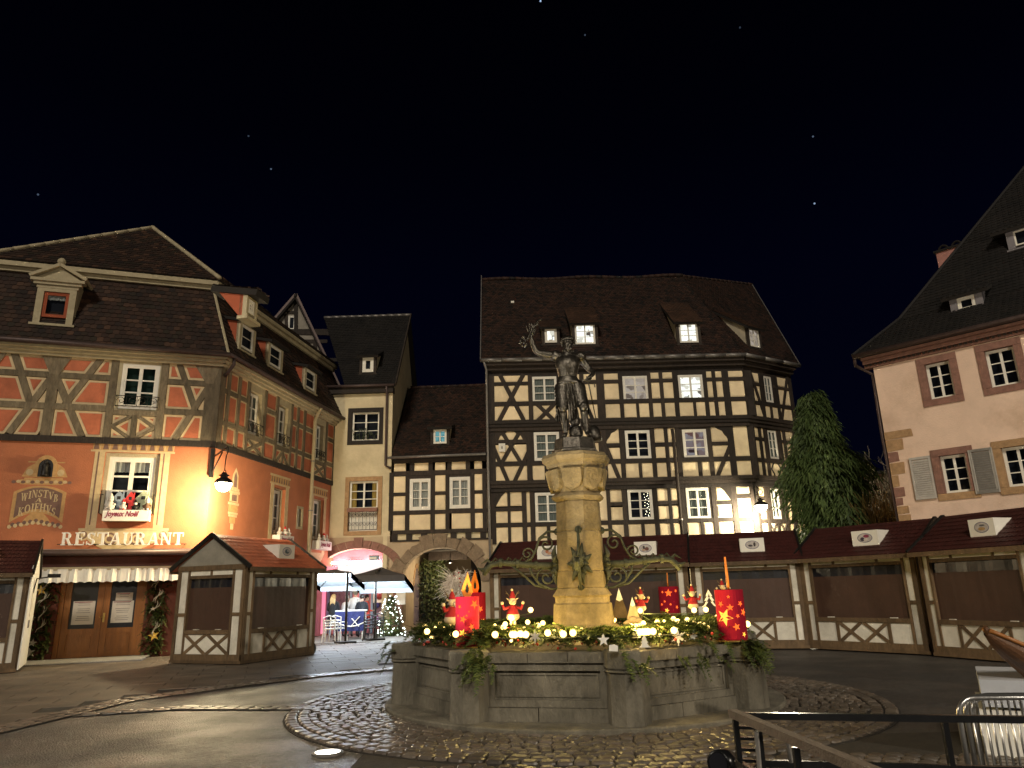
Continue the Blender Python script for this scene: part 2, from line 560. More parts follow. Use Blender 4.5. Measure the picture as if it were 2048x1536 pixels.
def inset(poly, d):
 if area(poly) < 0:
  poly = poly[::-1]
 out = poly
 for p, q in zip(poly, poly[1:] + poly[:1]):
  dx, dz = q[0] - p[0], q[1] - p[1]
  L = hypot(dx, dz)
  if L < 1e-6:
   continue
  n = (dz / L, -dx / L)
  out = clip(out, n, n[0] * p[0] + n[1] * p[1] - d)
  if len(out) < 3:
   return []
 return out
def inside(poly, p):
 r = False
 for a, b in zip(poly, poly[1:] + poly[:1]):
  if (a[1] > p[1]) != (b[1] > p[1]) and p[0] < (b[0] - a[0]) * (p[1] - a[1]) / (b[1] - a[1]) + a[0]:
   r = not r
 return r
def split_cells(cells, p, q, w):
 dx, dz = q[0] - p[0], q[1] - p[1]
 L = hypot(dx, dz)
 t = (dx / L, dz / L)
 n = (-t[1], t[0])
 c = n[0] * p[0] + n[1] * p[1]
 res = []
 for poly in cells:
  sd_ = [n[0] * a[0] + n[1] * a[1] - c for a in poly]
  if min(sd_) > -1e-4 - w / 2 and min(sd_) >= -1e-3 or max(sd_) <= 1e-3:
   if min(sd_) >= w / 2 or max(sd_) <= -w / 2:
    res.append(poly)
    continue
  hits = []
  for a, b, sa, sb in zip(poly, poly[1:] + poly[:1], sd_, sd_[1:] + sd_[:1]):
   if (sa <= 0 < sb) or (sb <= 0 < sa):
    k = sa / (sa - sb)
    x, z = a[0] + (b[0] - a[0]) * k, a[1] + (b[1] - a[1]) * k
    hits.append((x - p[0]) * t[0] + (z - p[1]) * t[1])
  if len(hits) >= 2:
   h0, h1 = min(hits), max(hits)
   ov = min(h1, L + .1) - max(h0, -.1)
   if ov < .55 * (h1 - h0) or h1 - h0 < .03:
    res.append(poly)
    continue
  elif not hits and min(abs(x) for x in sd_) > w / 2:
   res.append(poly)
   continue
  for sgn in (1, -1):
   nn = (n[0] * sgn, n[1] * sgn)
   r = clip(poly, nn, c * sgn - w / 2)
   if len(r) >= 3 and abs(area(r)) > .004:
    res.append(r)
 return res
def crop(x0, y0, s):
 return lambda x, y: (x0 + x / s, y0 + y / s)
def window(F, par, rect, o=0.0, rows=3, cols=2, fw=.07, room='dark_room', curtain=None, deep=.22, frame='white_paint', name='window', mull=.09, bar=.03, sillz=None, half=None, refl=None):
 """casement window: outer frame, two sashes with glazing bars, panes, what is behind; parts of par"""
 u0, u1, z0, z1 = rect
 mb = MB()
 F.rect(mb, u0, u0 + fw, z0, z1, o - .06, o)
 F.rect(mb, u1 - fw, u1, z0, z1, o - .06, o)
 F.rect(mb, u0 + fw, u1 - fw, z0, z0 + fw, o - .06, o)
 F.rect(mb, u0 + fw, u1 - fw, z1 - fw, z1, o - .06, o)
 w = mb.build(name, M[frame], par)
 iu0, iu1, iz0, iz1 = u0 + fw, u1 - fw, z0 + fw, z1 - fw
 mid = (iu0 + iu1) / 2
 spans = [(iu0, iu1)] if cols == 1 else [(iu0, mid), (mid, iu1)]
 for a, b in spans:
  mb = MB()
  st = mull / 2
  F.rect(mb, a, a + st, iz0, iz1, o - .05, o - .012)
  F.rect(mb, b - st, b, iz0, iz1, o - .05, o - .012)
  F.rect(mb, a + st, b - st, iz0, iz0 + st, o - .05, o - .012)
  F.rect(mb, a + st, b - st, iz1 - st, iz1, o - .05, o - .012)
  h = (iz1 - iz0 - 2 * st)
  for k in range(1, rows):
   z = iz0 + st + h * k / rows
   F.rect(mb, a + st, b - st, z - bar / 2, z + bar / 2, o - .046, o - .018)
  if cols == 1 and half:
   F.rect(mb, mid - bar / 2, mid + bar / 2, iz0 + st, iz1 - st, o - .046, o - .018)
  mb.build('sash', M[frame], w)
  for k in range(rows):
   zz0, zz1 = iz0 + st + h * k / rows + bar / 2, iz0 + st + h * (k + 1) / rows - bar / 2
   mb = MB()
   mb.face([F.w(a + st, zz0, o - .03), F.w(b - st, zz0, o - .03 + R.uniform(-.004, .004)), F.w(b - st, zz1, o - .03), F.w(a + st, zz1, o - .03)])
   mb.build('pane', M['glass'], w)
 mb = MB()
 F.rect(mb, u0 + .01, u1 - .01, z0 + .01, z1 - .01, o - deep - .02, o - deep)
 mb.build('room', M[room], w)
 if curtain:
  for a, b in spans:
   mb = MB()
   n = 12
   top = iz1 - .02
   lo = iz0 + .02 if curtain != 'lace' else iz1 - (iz1 - iz0) * .26
   for k in range(n):
    x0, x1 = a + (b - a) * k / n, a + (b - a) * (k + 1) / n
    if curtain == 'curtain_y' and .42 < (k + .5) / n * (1 if a < mid - .01 else 1) and a < mid - .01 and cols == 2:
     continue
    if curtain == 'curtain_y' and a >= mid - .01 and (k + .5) / n < .58:
     continue
    oo0 = o - .1 + .02 * sin(k * 2.1)
    oo1 = o - .1 + .02 * sin((k + 1) * 2.1)
    sc = .02 * abs(sin(k * 1.6)) if curtain == 'lace' else 0
    mb.face([F.w(x0, lo + sc, oo0), F.w(x1, lo + .02 * abs(sin((k + 1) * 1.6)) if curtain == 'lace' else lo, oo1), F.w(x1, top, oo1), F.w(x0, top, oo0)])
   mb.build('curtain', M['curtain' if curtain == 'lace' else curtain], w)
 return w
def framing(F, par, bounds, items, panel, wood, win=(), border=None, ob=.07, op=.03, names=('beam', 'panel')):
 """timber frame of one storey. items: (p, q, w) centre lines in (u, z)"""
 u0, u1, z0, z1 = bounds
 cells = [[(u0, z0), (u1, z0), (u1, z1), (u0, z1)]]
 for p, q, w in items:
  cells = split_cells(cells, p, q, w)
  mb = MB()
  vert = abs(p[0] - q[0]) < .02
  horiz = abs(p[1] - q[1]) < .02
  oo = ob + (.0 if vert else -.004 if horiz else -.009) + R.uniform(-.0015, .0015)
  if not vert and not horiz:
   L_ = hypot(q[0] - p[0], q[1] - p[1])
   ex, ez = (q[0] - p[0]) / L_ * .07, (q[1] - p[1]) / L_ * .07
   p, q = (p[0] - ex, p[1] - ez), (q[0] + ex, q[1] + ez)
  F.line(mb, p, q, w * R.uniform(.94, 1.06), -.16, oo)
  mb.build('post' if vert else 'rail' if horiz else 'brace', M[wood], par)
 mb = MB()
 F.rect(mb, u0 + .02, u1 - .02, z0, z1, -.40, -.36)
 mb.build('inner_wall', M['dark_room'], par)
 for c in cells:
  hit = None
  for wr in win:
   if inside(c, ((wr[0] + wr[1]) / 2, (wr[2] + wr[3]) / 2)):
    hit = wr
  if hit:
   mb = MB()
   a, b, lo, hi = hit
   ca, cb = min(p[0] for p in c), max(p[0] for p in c)
   cl, ch = min(p[1] for p in c), max(p[1] for p in c)
   for ua, ub, za, zb in ((ca, a - .003, cl, ch), (b + .003, cb, cl, ch), (a - .002, b + .002, cl, lo - .003), (a - .002, b + .002, hi + .003, ch)):
    if ub - ua > .01 and zb - za > .01:
     F.rect(mb, ua, ub, za, zb, -.2, op + .012)
   if mb.f:
    mb.build('casing', M[wood if border is None else 'pale_wood'], par)
   continue
  a = inset(c, .008)
  if len(a) < 3:
   continue
  mb = MB()
  if border:
   F.poly(mb, a, -.1, op, 1)
   b = inset(c, border)
   if len(b) >= 3 and abs(area(b)) > .004:
    F.poly(mb, b, op - .01, op + .008, 0)
   mb.build(names[1], [M[panel], M['cream_line']], par)
  else:
   F.poly(mb, a, -.1, op - .015, 0)
   b = inset(c, .05)
   if len(b) >= 3:
    F.poly(mb, b, op - .02, op + R.uniform(0, .012), 0)
   mb.build(names[1], M[panel], par)
def tile_roof(par, poly, material, exp=.17, tw=.18, name='roof', flare=0.0, lift=.03, own=0):
 """poly: coplanar 3D points, the first edge is the eave seen left to right. A deck plus overlapping tiles"""
 poly = [Vector(p) for p in poly]
 mb = MB()
 n = Vector((0, 0, 0))
 for a, b in zip(poly, poly[1:] + poly[:1]):
  n += a.cross(b)
 n.normalize()
 e = (poly[1] - poly[0]).normalized()
 if n.z < 0:
  n = -n
 s = n.cross(e).normalized()
 if s.z < 0:
  s = -s
 mb.prism([p - n * .01 for p in poly], [p - n * .12 for p in poly])
 deck = mb.build(name, M['deck'], par)
 P0 = poly[0]
 q = [((p - P0).dot(e), (p - P0).dot(s)) for p in poly]
 hmin, hmax = min(y for _, y in q), max(y for _, y in q)
 V, F_ = [], []
 k = 0
 y = hmin
 while y < hmax - .02:
  ym = min(y + exp * .5, hmax - .01)
  xs = []
  for a, b in zip(q, q[1:] + q[:1]):
   if (a[1] > ym) != (b[1] > ym):
    xs.append(a[0] + (b[0] - a[0]) * (ym - a[1]) / (b[1] - a[1]))
  xs.sort()
  for i in range(0, len(xs) - 1, 2):
   x0, x1 = xs[i], xs[i + 1]
   x = x0 - (tw * .5 if k % 2 else 0)
   while x < x1 - .02:
    a, b = max(x, x0) + .004, min(x + tw, x1) - .004
    x += tw
    if b - a < .03:
     continue
    j = R.uniform(-.012, .012)
    l0 = lift + R.uniform(-.006, .008)
    lo = y - .015 + j
    hi = min(y + exp * 1.12, hmax)
    m_ = (a + b) / 2
    i0 = len(V)
    for xx, yy, hh in ((a, lo + .03, l0 - .006), (m_, lo, l0), (b, lo + .03, l0 - .006 + R.uniform(-.004, .004)), (b, hi, .004), (a, hi, .004), (a, lo + .03, 0), (m_, lo, 0), (b, lo + .03, 0)):
     V.append(P0 + e * xx + s * yy + n * hh)
    F_.append((i0, i0 + 1, i0 + 2, i0 + 3, i0 + 4))
    F_.append((i0 + 5, i0 + 6, i0 + 1, i0))
    F_.append((i0 + 6, i0 + 7, i0 + 2, i0 + 1))
  y += exp
  k += 1
 if own:
  c_ = sorted((((V[8 * i] - CAM).length, i) for i in range(len(V) // 8) if in_frame(V[8 * i], 0)))[:own]
  near = set(i for _, i in c_)
  for i in near:
   t = MB()
   t.v = [tuple(v) for v in V[8 * i:8 * i + 8]]
   t.f = [(0, 1, 2, 3, 4), (5, 6, 1, 0), (6, 7, 2, 1)]
   t.m = [0, 0, 0]
   t.build('roof_tile', M[material], deck)
  keep = [i for i in range(len(V) // 8) if i not in near]
  V = [v for i in keep for v in V[8 * i:8 * i + 8]]
  F_ = [tuple(8 * j + q for q in f) for j in range(len(keep)) for f in ((0, 1, 2, 3, 4), (5, 6, 1, 0), (6, 7, 2, 1))]
 t = MB()
 t.v = [tuple(v) for v in V]
 t.f = F_
 t.m = [0] * len(F_)
 t.build('roof_tiles', M[material], deck, kind='stuff')
 return deck, (P0, n)
def ridge_caps(par, a, b, material, step=.36, r=.09, name='ridge_tile'):
 a, b = Vector(a), Vector(b)
 L = (b - a).length
 n = max(1, int(L / step))
 d = (b - a) / n
 for i in range(n):
  mb = MB()
  p, q = a + d * i, a + d * (i + 1.12)
  mb.tube([p, q], [r * 1.15, r], 7)
  mb.build(name, M[material], par, smooth=True)
# ================================================================== restaurant (orange house)
RF_P = gp(108, 1323)
Rf = Fac((RF_P.x, RF_P.y), radians(18.55))
_c = on_plane(428, 887, Rf.P, Rf.n)
UC = (_c - Rf.P).dot(Rf.d)                       # u of the corner on the front
Rs = Fac((_c.x, _c.y), radians(80.3))            # side front: u from the corner away
SL = 10.75
rest = thing('restaurant_building', 'orange plastered corner restaurant with grey timbered upper storey and steep tiled roof', 'building', (_c.x, _c.y, 0))
U0 = -6.5
ZB0, ZB1, ZC = 6.50, 6.70, 9.30
c2 = crop(0, 660, 5.12)
c6 = crop(340, 680, 5.12105)
c3 = crop(0, 860, 5.12)
c7 = crop(340, 860, 5.12105)
c4 = crop(0, 1040, 4.8)
def rect_of(F, tl, br, o=0.0, tr=None, bl=None):
 a, b = F.uz(*tl, o), F.uz(*br, o)
 if tr:
  t2, b2 = F.uz(*tr, o), F.uz(*bl, o)
  return ((a[0] + b2[0]) / 2, (b[0] + t2[0]) / 2, (b[1] + b2[1]) / 2, (a[1] + t2[1]) / 2)
 return (a[0], b[0], b[1], a[1])
# ---- ground floor walls
wf = rect_of(Rf, c3(1112, 275), c3(1545, 820), 0, c3(1590, 270), c3(1060, 830))
doorr = (Rf.uz(104, 1323)[0] - .05, Rf.uz(275, 1315)[0] + .05, 0.0, 2.62)
mb = MB()
Rf.sheet(mb, [(U0, 0), (UC, 0), (UC, ZB0), (U0, ZB0)], [[(wf[0] - .12, wf[2] - .1), (wf[1] + .12, wf[2] - .1), (wf[1] + .12, wf[3] + .12), (wf[0] - .12, wf[3] + .12)], [(doorr[0], 0.02), (doorr[1], 0.02), (doorr[1], doorr[3]), (doorr[0], doorr[3])]], 0, .35)
mb.build('front_wall', M['orange'], rest)
w1 = rect_of(Rs, c7(1062, 540), c7(1155, 965), 0, c7(1155, 555), c7(1050, 985))
w1 = (w1[0], w1[0] + .95, 3.95, 5.75)
w2 = rect_of(Rs, c7(1475, 650), c7(1560, 1040), 0, c7(1565, 660), c7(1455, 1040))
w2 = (w2[0], w2[0] + 1.05, 3.95, 5.75)
ws = rect_of(Rs, c7(1312, 590), c7(1360, 795), 0, c7(1362, 595), c7(1308, 780))
ws = (ws[0], ws[0] + .5, 4.35, 5.2)
dsd = (SL - 1.9, SL - .25, .05, 2.55)
mb = MB()
Rs.sheet(mb, [(0, 0), (SL, 0), (SL, ZB0), (0, ZB0)], [[(a, lo), (b, lo), (b, hi), (a, hi)] for a, b, lo, hi in (w1, w2, ws, dsd)], 0, .3)
mb.build('side_wall', M['orange'], rest)
# ---- beam between the storeys
mb = MB()
Rf.rect(mb, U0, UC + .06, ZB0, ZB1, -.1, .085)
mb.build('storey_beam', M['dark_wood'], rest)
mb = MB()
Rs.rect(mb, .09, SL, ZB0, ZB1, -.1, .085)
mb.build('storey_beam', M['dark_wood'], rest)
# ---- timbered storey, front
Z = lambda F, f, x, y: F.uz(*f(x, y))
LB = lambda F, f, x0, y0, x1, y1, w: (Z(F, f, x0, y0), Z(F, f, x1, y1), w)
def VB(F, f, x, y, w, z0, z1):
 u = Z(F, f, x, y)[0]
 return ((u, z0), (u, z1), w)
def HB(F, f, x, y, xa, xb, w, yb=None):
 z = Z(F, f, x, y)[1]
 return ((Z(F, f, xa, y)[0], z), (Z(F, f, xb, yb or y)[0], z), w)
wu = rect_of(Rf, c2(1255, 340), c2(1605, 820), 0, c2(1640, 365), c2(1215, 805))
zr1, zr2 = Z(Rf, c2, 600, 465)[1], Z(Rf, c2, 600, 785)[1]
ul, ur = Z(Rf, c2, 1155, 600)[0], Z(Rf, c2, 1662, 700)[0]
up = Z(Rf, c2, 525, 700)[0]
um = 2 * up - ul
zs = wu[2] - .14
items = [((up, ZB1), (up, ZC), .30), ((ul, ZB1), (ul, ZC), .22), ((ur, ZB1), (ur, ZC), .22), ((UC - .19, ZB1), (UC - .19, ZC), .46), ((um - .1, ZB1), (um - .1, ZC), .24),
         ((U0, zr1), (ul - .1, zr1), .19), ((U0, zr2), (ul - .1, zr2), .19), ((ur + .1, zr1), (UC - .4, zr1), .19), ((ur + .1, zr2), (UC - .4, zr2), .19),
         ((ul + .11, zs), (ur - .11, zs), .17)]
xm = (ul + ur) / 2
items += [((xm, ZB1), (xm, zs - .08), .17)]
zq = (ZB1 + zs) / 2 - .04
items += [((xm - .1, zs - .1), (ul + .12, zq), .10), ((ul + .12, zq), (xm - .1, ZB1 + .02), .10), ((xm + .1, zs - .1), (ur - .12, zq), .10), ((ur - .12, zq), (xm + .1, ZB1 + .02), .10)]
items += [LB(Rf, c2, 150, 225, 305, 725, .2), LB(Rf, c2, 520, 500, 110, 1040, .2), LB(Rf, c2, 1045, 290, 690, 740, .2), LB(Rf, c2, 575, 470, 830, 1075, .2)]
items += [LB(Rf, c2, 1840, 350, 1990, 790, .18), LB(Rf, c6, 400, 470, 60, 1010, .18)]
items += [((um - 1.9, ZC), (um - .5, zr2 + .2), .2), ((um - .2, zr1), (um - 1.9, ZB1), .2)]
framing(Rf, rest, (U0, UC - .01, ZB1, ZC), items, 'orange_panel', 'grey_wood', [wu], border=.085)
for u, w_ in ((up, .42), (UC - .3, .5), (um - .1, .4)):
 mb = MB()
 Rf.poly(mb, [(u - w_, ZC), (u + (w_ if u < UC - .4 else .28), ZC), (u + .12, ZC - .62), (u - .12, ZC - .62)], -.05, .078)
 mb.build('gusset', M['grey_wood'], rest)
# ---- timbered storey, side
sw = []
for tl, tr, br, bl in (((810, 520), (912, 560), (900, 925), (795, 885)), ((1100, 680), (1185, 712), (1170, 1055), (1090, 1018)), ((1490, 885), (1550, 905), (1538, 1215), (1483, 1190))):
 r = rect_of(Rs, c6(*tl), c6(*br), 0, c6(*tr), c6(*bl))
 sw.append((r[0], r[1] + .12, 7.42, 9.02))
S = lambda x, y: Rs.uz(*c6(x, y))[0]
zh1, zh2 = 8.55, 7.42
items = [((.14, ZB1), (.14, ZC), .28)]
for x, y in ((572, 720), (680, 780), (775, 830), (958, 800), (1078, 900), (1228, 950), (1292, 1000), (1362, 1020), (1468, 1050), (1590, 1080), (1672, 1130), (1752, 1160)):
 items.append(((S(x, y), ZB1), (S(x, y), ZC), .17))
uu = [S(500, 700), S(775, 830), S(958, 800), S(1078, 900), S(1228, 950), S(1468, 1050), S(1590, 1080), SL]
for a, b in ((uu[0], uu[1]), (uu[2], uu[3]), (uu[4], uu[5]), (uu[6], SL - .1)):
 items += [((a, zh1), (b, zh1), .15), ((a, zh2), (b, zh2), .15)]
for a, b in ((uu[1], uu[2]), (uu[3], uu[4]), (uu[5], uu[6])):
 items.append(((a + .05, 7.30), (b - .05, 7.30), .16))
items += [((uu[1] + .1, 7.2), (uu[2] - .1, ZB1 + .05), .11), ((uu[2] - .1, 7.2), (uu[1] + .1, ZB1 + .05), .11)]
xa = (uu[3] + uu[4]) / 2
items += [((xa, 7.2), (uu[3] + .15, ZB1), .11), ((xa, 7.2), (uu[4] - .15, ZB1), .11), ((xa, 7.2), (xa, ZB1), .1)]
items += [((uu[5] + .1, 7.2), (uu[6] - .1, ZB1 + .05), .11), ((uu[6] - .1, 7.2), (uu[5] + .1, ZB1 + .05), .11)]
framing(Rs, rest, (.0, SL, ZB1, ZC), items, 'orange_panel', 'grey_wood', sw, border=.07)
# ---- moulded eaves cornice
for F, a, b, ex in ((Rf, U0, UC, .42), (Rs, 0, SL, .0)):
 for k, (o, z0, z1) in enumerate(((.16, ZC, ZC + .10), (.26, ZC + .10, ZC + .20), (.36, ZC + .20, ZC + .30))):
  mb = MB()
  g = o * tan(radians((80.3 - 18.55) / 2))
  F.poly(mb, [(a + (0 if F is Rf else -g + .003), z0), (b + (g - .003 if F is Rf else 0), z0), (b + (g - .003 if F is Rf else 0), z1), (a + (0 if F is Rf else -g + .003), z1)], -.2, o)
  mb.build('eaves_cornice', M['pale_wood'], rest)
ZE = ZC + .34
GK = tan(radians((80.3 - 18.55) / 2))
for F, a, b in ((Rf, U0, UC + .5 * GK), (Rs, -.5 * GK, SL + .2)):
 mb = MB()
 mb.tube([F.w(a, ZE, .46), F.w(b, ZE, .46)], .085, 8)
 mb.build('gutter', M['brown_zinc'], rest, smooth=True)
# ---- mansard and upper roof
def rfs(u, z, o, F=Rf):
 return F.w(u, z, o)
BO = -.95                                            # the break line stands back
q = Rf.shift(BO).uz(300, 578)
ZK = Rf.shift(BO).uz(250, 560)[1]
lo_f = [rfs(U0, ZE, .42), rfs(UC + .42 * GK, ZE, .42), rfs(UC + BO * GK, ZK, BO), rfs(U0, ZK, BO)]
deck, pl_f = tile_roof(rest, lo_f, 'tile_r', .19, .2, 'mansard_roof', own=290)
lo_s = [Rs.w(-.42 * GK, ZE, .42), Rs.w(SL + .3, ZE, .42), Rs.w(SL + .3, ZK, BO), Rs.w(-BO * GK, ZK, BO)]
deck, pl_s = tile_roof(rest, lo_s, 'tile_r', .19, .2, 'mansard_roof')
mb = MB()
mb.tube([rfs(UC + .42 * GK, ZE, .42), rfs(UC + BO * GK, ZK, BO)], .05, 6)
mb.build('hip_flashing', M['pale_wood'], rest)
for F, a, b in ((Rf, U0, UC), (Rs, 0, SL + .3)):
 for o, z0, z1 in ((BO + .18, ZK - .12, ZK + .02), (BO + .32, ZK + .02, ZK + .2)):
  g = o * GK
  mb = MB()
  F.poly(mb, [(a + (0 if F is Rf else -g + .003), z0), (b + (g - .003 if F is Rf else 0), z0), (b + (g - .003 if F is Rf else 0), z1), (a + (0 if F is Rf else -g + .003), z1)], BO - .3, o)
  mb.build('roof_cornice', M['pale_wood'], rest)
ZU = ZK + .22
OU = BO + .36
API = Rs.shift(-4.6)
AP = on_plane(305, 457, API.P, API.n)
cornerU = rfs(UC + OU * GK, ZU, OU)
leftU = rfs(UC - 13.0, ZU, OU)
nrm = (cornerU - leftU).cross(AP - leftU)
L0 = on_plane(0, 505, AP, nrm.normalized())
leftU = AP + (L0 - AP) * ((AP.z - ZU) / (AP.z - L0.z))
deck, _ = tile_roof(rest, [leftU, cornerU, AP], 'tile_r', .19, .2, 'upper_roof')
backU = Rs.w(SL + .3, ZU, OU)
RB = AP + Rs.d * 9.5
tile_roof(rest, [cornerU, backU, RB, AP], 'tile_r', .19, .2, 'upper_roof')
ridge_caps(rest, cornerU + Vector((0, 0, .06)), AP + Vector((0, 0, .05)), 'pale_wood', .42, .075)
ridge_caps(rest, leftU + Vector((0, 0, .06)), AP + Vector((0, 0, .05)), 'pale_wood', .5, .07)
ridge_caps(rest, AP + Vector((0, 0, .05)), RB, 'tile_r', .5, .08)
# closing walls behind the roof
mb = MB()
Rf.rect(mb, U0, U0 + .3, 0, ZC, -6, -.01)
mb.build('party_wall', M['orange'], rest)
def dormer(par, plane, tl, tr, bl, br, pitch, wood, cheek, tile, room='dark_room', rows=2, over=.16, cols=2, F=None, wallmat=None, back=None, win=True, sill=None, pad=.14, cheeks=True, fw=.055):
 """shed dormer: window front standing on the roof plane, cheeks, lean-to roof back to the main roof. Corners are the WINDOW's"""
 P0, n = plane
 a, b = on_plane(*bl, P0, n), on_plane(*br, P0, n)
 mid = (a + b) / 2 + n * .12
 ang = F.ang if F else atan2((b - a).y, (b - a).x)
 G = Fac((mid.x, mid.y), ang)
 r = rect_of(G, tl, br, 0, tr, bl)
 u0, u1, z0, z1 = r
 d = thing_part(par)
 W_ = window(G, par, r, .0, rows, cols, fw, room, name='dormer_window', deep=.12, mull=.06, bar=.025)
 mb = MB()
 G.rect(mb, u0 - pad, u0 - .003, z0 - .1, z1 + .12, -.12, .02)
 G.rect(mb, u1 + .003, u1 + pad, z0 - .1, z1 + .12, -.12, .02)
 G.rect(mb, u0 - .003, u1 + .003, z1 + .003, z1 + .12, -.12, .02)
 G.rect(mb, u0 - pad - .05, u1 + pad + .05, z0 - .16, z0 - .103, -.12, .07)
 fr = mb.build('dormer_front', M[wood], par)
 zt = z1 + .12
 nh = Vector((n.x, n.y, 0))
 # depth to reach the main roof going inwards with the dormer roof's pitch
 def reach(u, z, pt):
  p = G.w(u, z, 0)
  dirv = -G.n + Vector((0, 0, tan(pt)))
  t = (P0 - p).dot(n) / dirv.dot(n)
  return p + dirv * max(.1, t)
 def level(u, z):
  p = G.w(u, z, -.06)
  t = (P0 - p).dot(n) / (-G.n).dot(n)
  return p - G.n * max(.05, t)
 tl3, tr3 = reach(u0 - pad, zt, pitch), reach(u1 + pad, zt, pitch)
 if cheeks:
  for u, tp in ((u0 - pad, tl3), (u1 + pad, tr3)):
   A, B = G.w(u, zt, -.06), G.w(u, z0 - .1, -.06)
   lowp = level(u, z0 - .1)
   dv = G.d * (.05 if u > u0 else -.05)
   mb = MB()
   mb.prism([A, tp, lowp, B], [A - dv, tp - dv, lowp - dv, B - dv])
   mb.build('dormer_cheek', M[cheek], par)
 e0 = G.w(u0 - pad - over, zt - .02, .22)
 e1 = G.w(u1 + pad + over, zt - .02, .22)
 sl = (tl3 - G.w(u0 - pad, zt, 0))
 sl.normalize()
 back0 = reach(u0 - pad - over, zt + .04, pitch) - sl * .02
 back1 = reach(u1 + pad + over, zt + .04, pitch) - sl * .02
 f0, f1 = e0 + Vector((0, 0, .05 - .22 * tan(pitch))), e1 + Vector((0, 0, .05 - .22 * tan(pitch)))
 tile_roof(par, [f0, f1, back1, back0], tile, .17, .18, 'dormer_roof')
 return G, r
def thing_part(p):
 return p
# side dormers in the mansard
for tl, tr, br, bl in (((484, 647), (508, 662), (504, 707), (482, 692)), ((540, 687), (563, 702), (560, 741), (539, 726)), ((613, 738), (631, 748), (628, 784), (611, 772))):
 dormer(rest, pl_s, tl, tr, bl, br, radians(12), 'pale_wood', 'red_cheek', 'tile_r', rows=2, F=Rs, cols=1, over=.12)
nn = (backU - cornerU).cross(AP - cornerU).normalized()
if nn.z < 0:
 nn = -nn
dormer(rest, (cornerU, nn), (497, 596), (509, 605), (495, 624), (508, 632), radians(10), 'pale_wood', 'red_cheek', 'tile_r', rows=2, F=Rs, cols=1, over=.04, pad=.07)
# front dormer with pediment
P0, n_ = pl_f
a, b = on_plane(84, 634, P0, n_), on_plane(137, 640, P0, n_)
mid = (a + b) / 2 + n_ * .1
G = Fac((mid.x, mid.y), Rf.ang)
r = rect_of(G, (88, 583), (133, 637), 0, (140, 587), (83, 632))
u0, u1, z0, z1 = r
window(G, rest, r, 0, 1, 1, .06, 'dark_room', frame='red_cheek', name='dormer_window', curtain='lace', deep=.2)
mb = MB()
for ua, ub in ((u0 - .2, u0 - .003), (u1 + .003, u1 + .2)):
 G.rect(mb, ua, ub, z0 - .25, z1 + .12, -.1, .05)
G.rect(mb, u0 - .003, u1 + .003, z1 + .003, z1 + .12, -.1, .05)
G.rect(mb, u0 - .28, u1 + .28, z0 - .33, z0 - .253, -.1, .12)
mb.build('dormer_front', M['pale_wood'], rest)
for k, (e, za, zb) in enumerate(((.24, .12, .22), (.33, .223, .32), (.42, .323, .42))):
 mb = MB()
 G.rect(mb, u0 - e, u1 + e, z1 + za, z1 + zb, -.1, .06 + .06 * k)
 mb.build('dormer_cornice', M['pale_wood'], rest)
um_, zt = (u0 + u1) / 2, z1 + .42
hw, rise = (u1 - u0) / 2 + .46, .52
mb = MB()
G.poly(mb, [(um_ - hw + .12, zt + .003), (um_ + hw - .12, zt + .003), (um_, zt + rise - .06)], -.1, .06)
mb.build('pediment', M['pale_wood'], rest)
for sg in (-1, 1):
 mb = MB()
 G.line(mb, (um_ + sg * hw, zt + .05), (um_, zt + rise), .1, -1.6, .2)
 mb.build('pediment_moulding', M['pale_wood'], rest)
 mb = MB()
 A, B = G.w(um_ + sg * (hw - .25), z1 + .4, -.1), G.w(um_ + sg * (hw - .25), z0 - .25, -.1)
 C_, D_ = G.w(um_ + sg * (hw - .25), z1 + .4, -1.2), G.w(um_ + sg * (hw - .25), z0 - .25, -.3)
 dv = G.d * .04
 mb.prism([A, C_, D_, B], [A - dv, C_ - dv, D_ - dv, B - dv])
 mb.build('dormer_cheek', M['pale_wood'], rest)
mb = MB()
mb.ball(G.w(um_, zt + rise + .14, .06), .13, 10, 6)
mb.build('finial', M['pale_wood'], rest, smooth=True)
# ---- windows
window(Rf, rest, wu, .02, 3, 2, .09, 'green_room', deep=.25, mull=.11, bar=.045)
window(Rf, rest, wf, -.10, 3, 2, .10, 'dark_room', 'lace', deep=.3, mull=.13, bar=.06)
for r in sw:
 window(Rs, rest, (r[0] + .03, r[1] - .03, r[2] + .03, r[3] - .03), -.10, 3, 2, .06, 'dark_room', 'curtain_g', deep=.2, mull=.08, bar=.04)
for r in (w1, w2):
 window(Rs, rest, (r[0] + .06, r[1] - .06, r[2] + .1, r[3] - .06), -.22, 3, 2, .06, 'dark_room', 'curtain_g', deep=.2, mull=.09, bar=.04)
window(Rs, rest, (ws[0] + .07, ws[1] - .07, ws[2] + .07, ws[3] - .07), -.12, 1, 1, .05, 'dark_room', deep=.15)
mb = MB()
Rs.sheet(mb, [(ws[0] - .04, ws[2] - .04), (ws[1] + .04, ws[2] - .04), (ws[1] + .04, ws[3] + .04), (ws[0] - .04, ws[3] + .04)], [[(ws[0] + .06, ws[2] + .06), (ws[1] - .06, ws[2] + .06), (ws[1] - .06, ws[3] - .06), (ws[0] + .06, ws[3] - .06)]], .02, .15)
mb.build('window_surround', M['pale_wood'], rest)
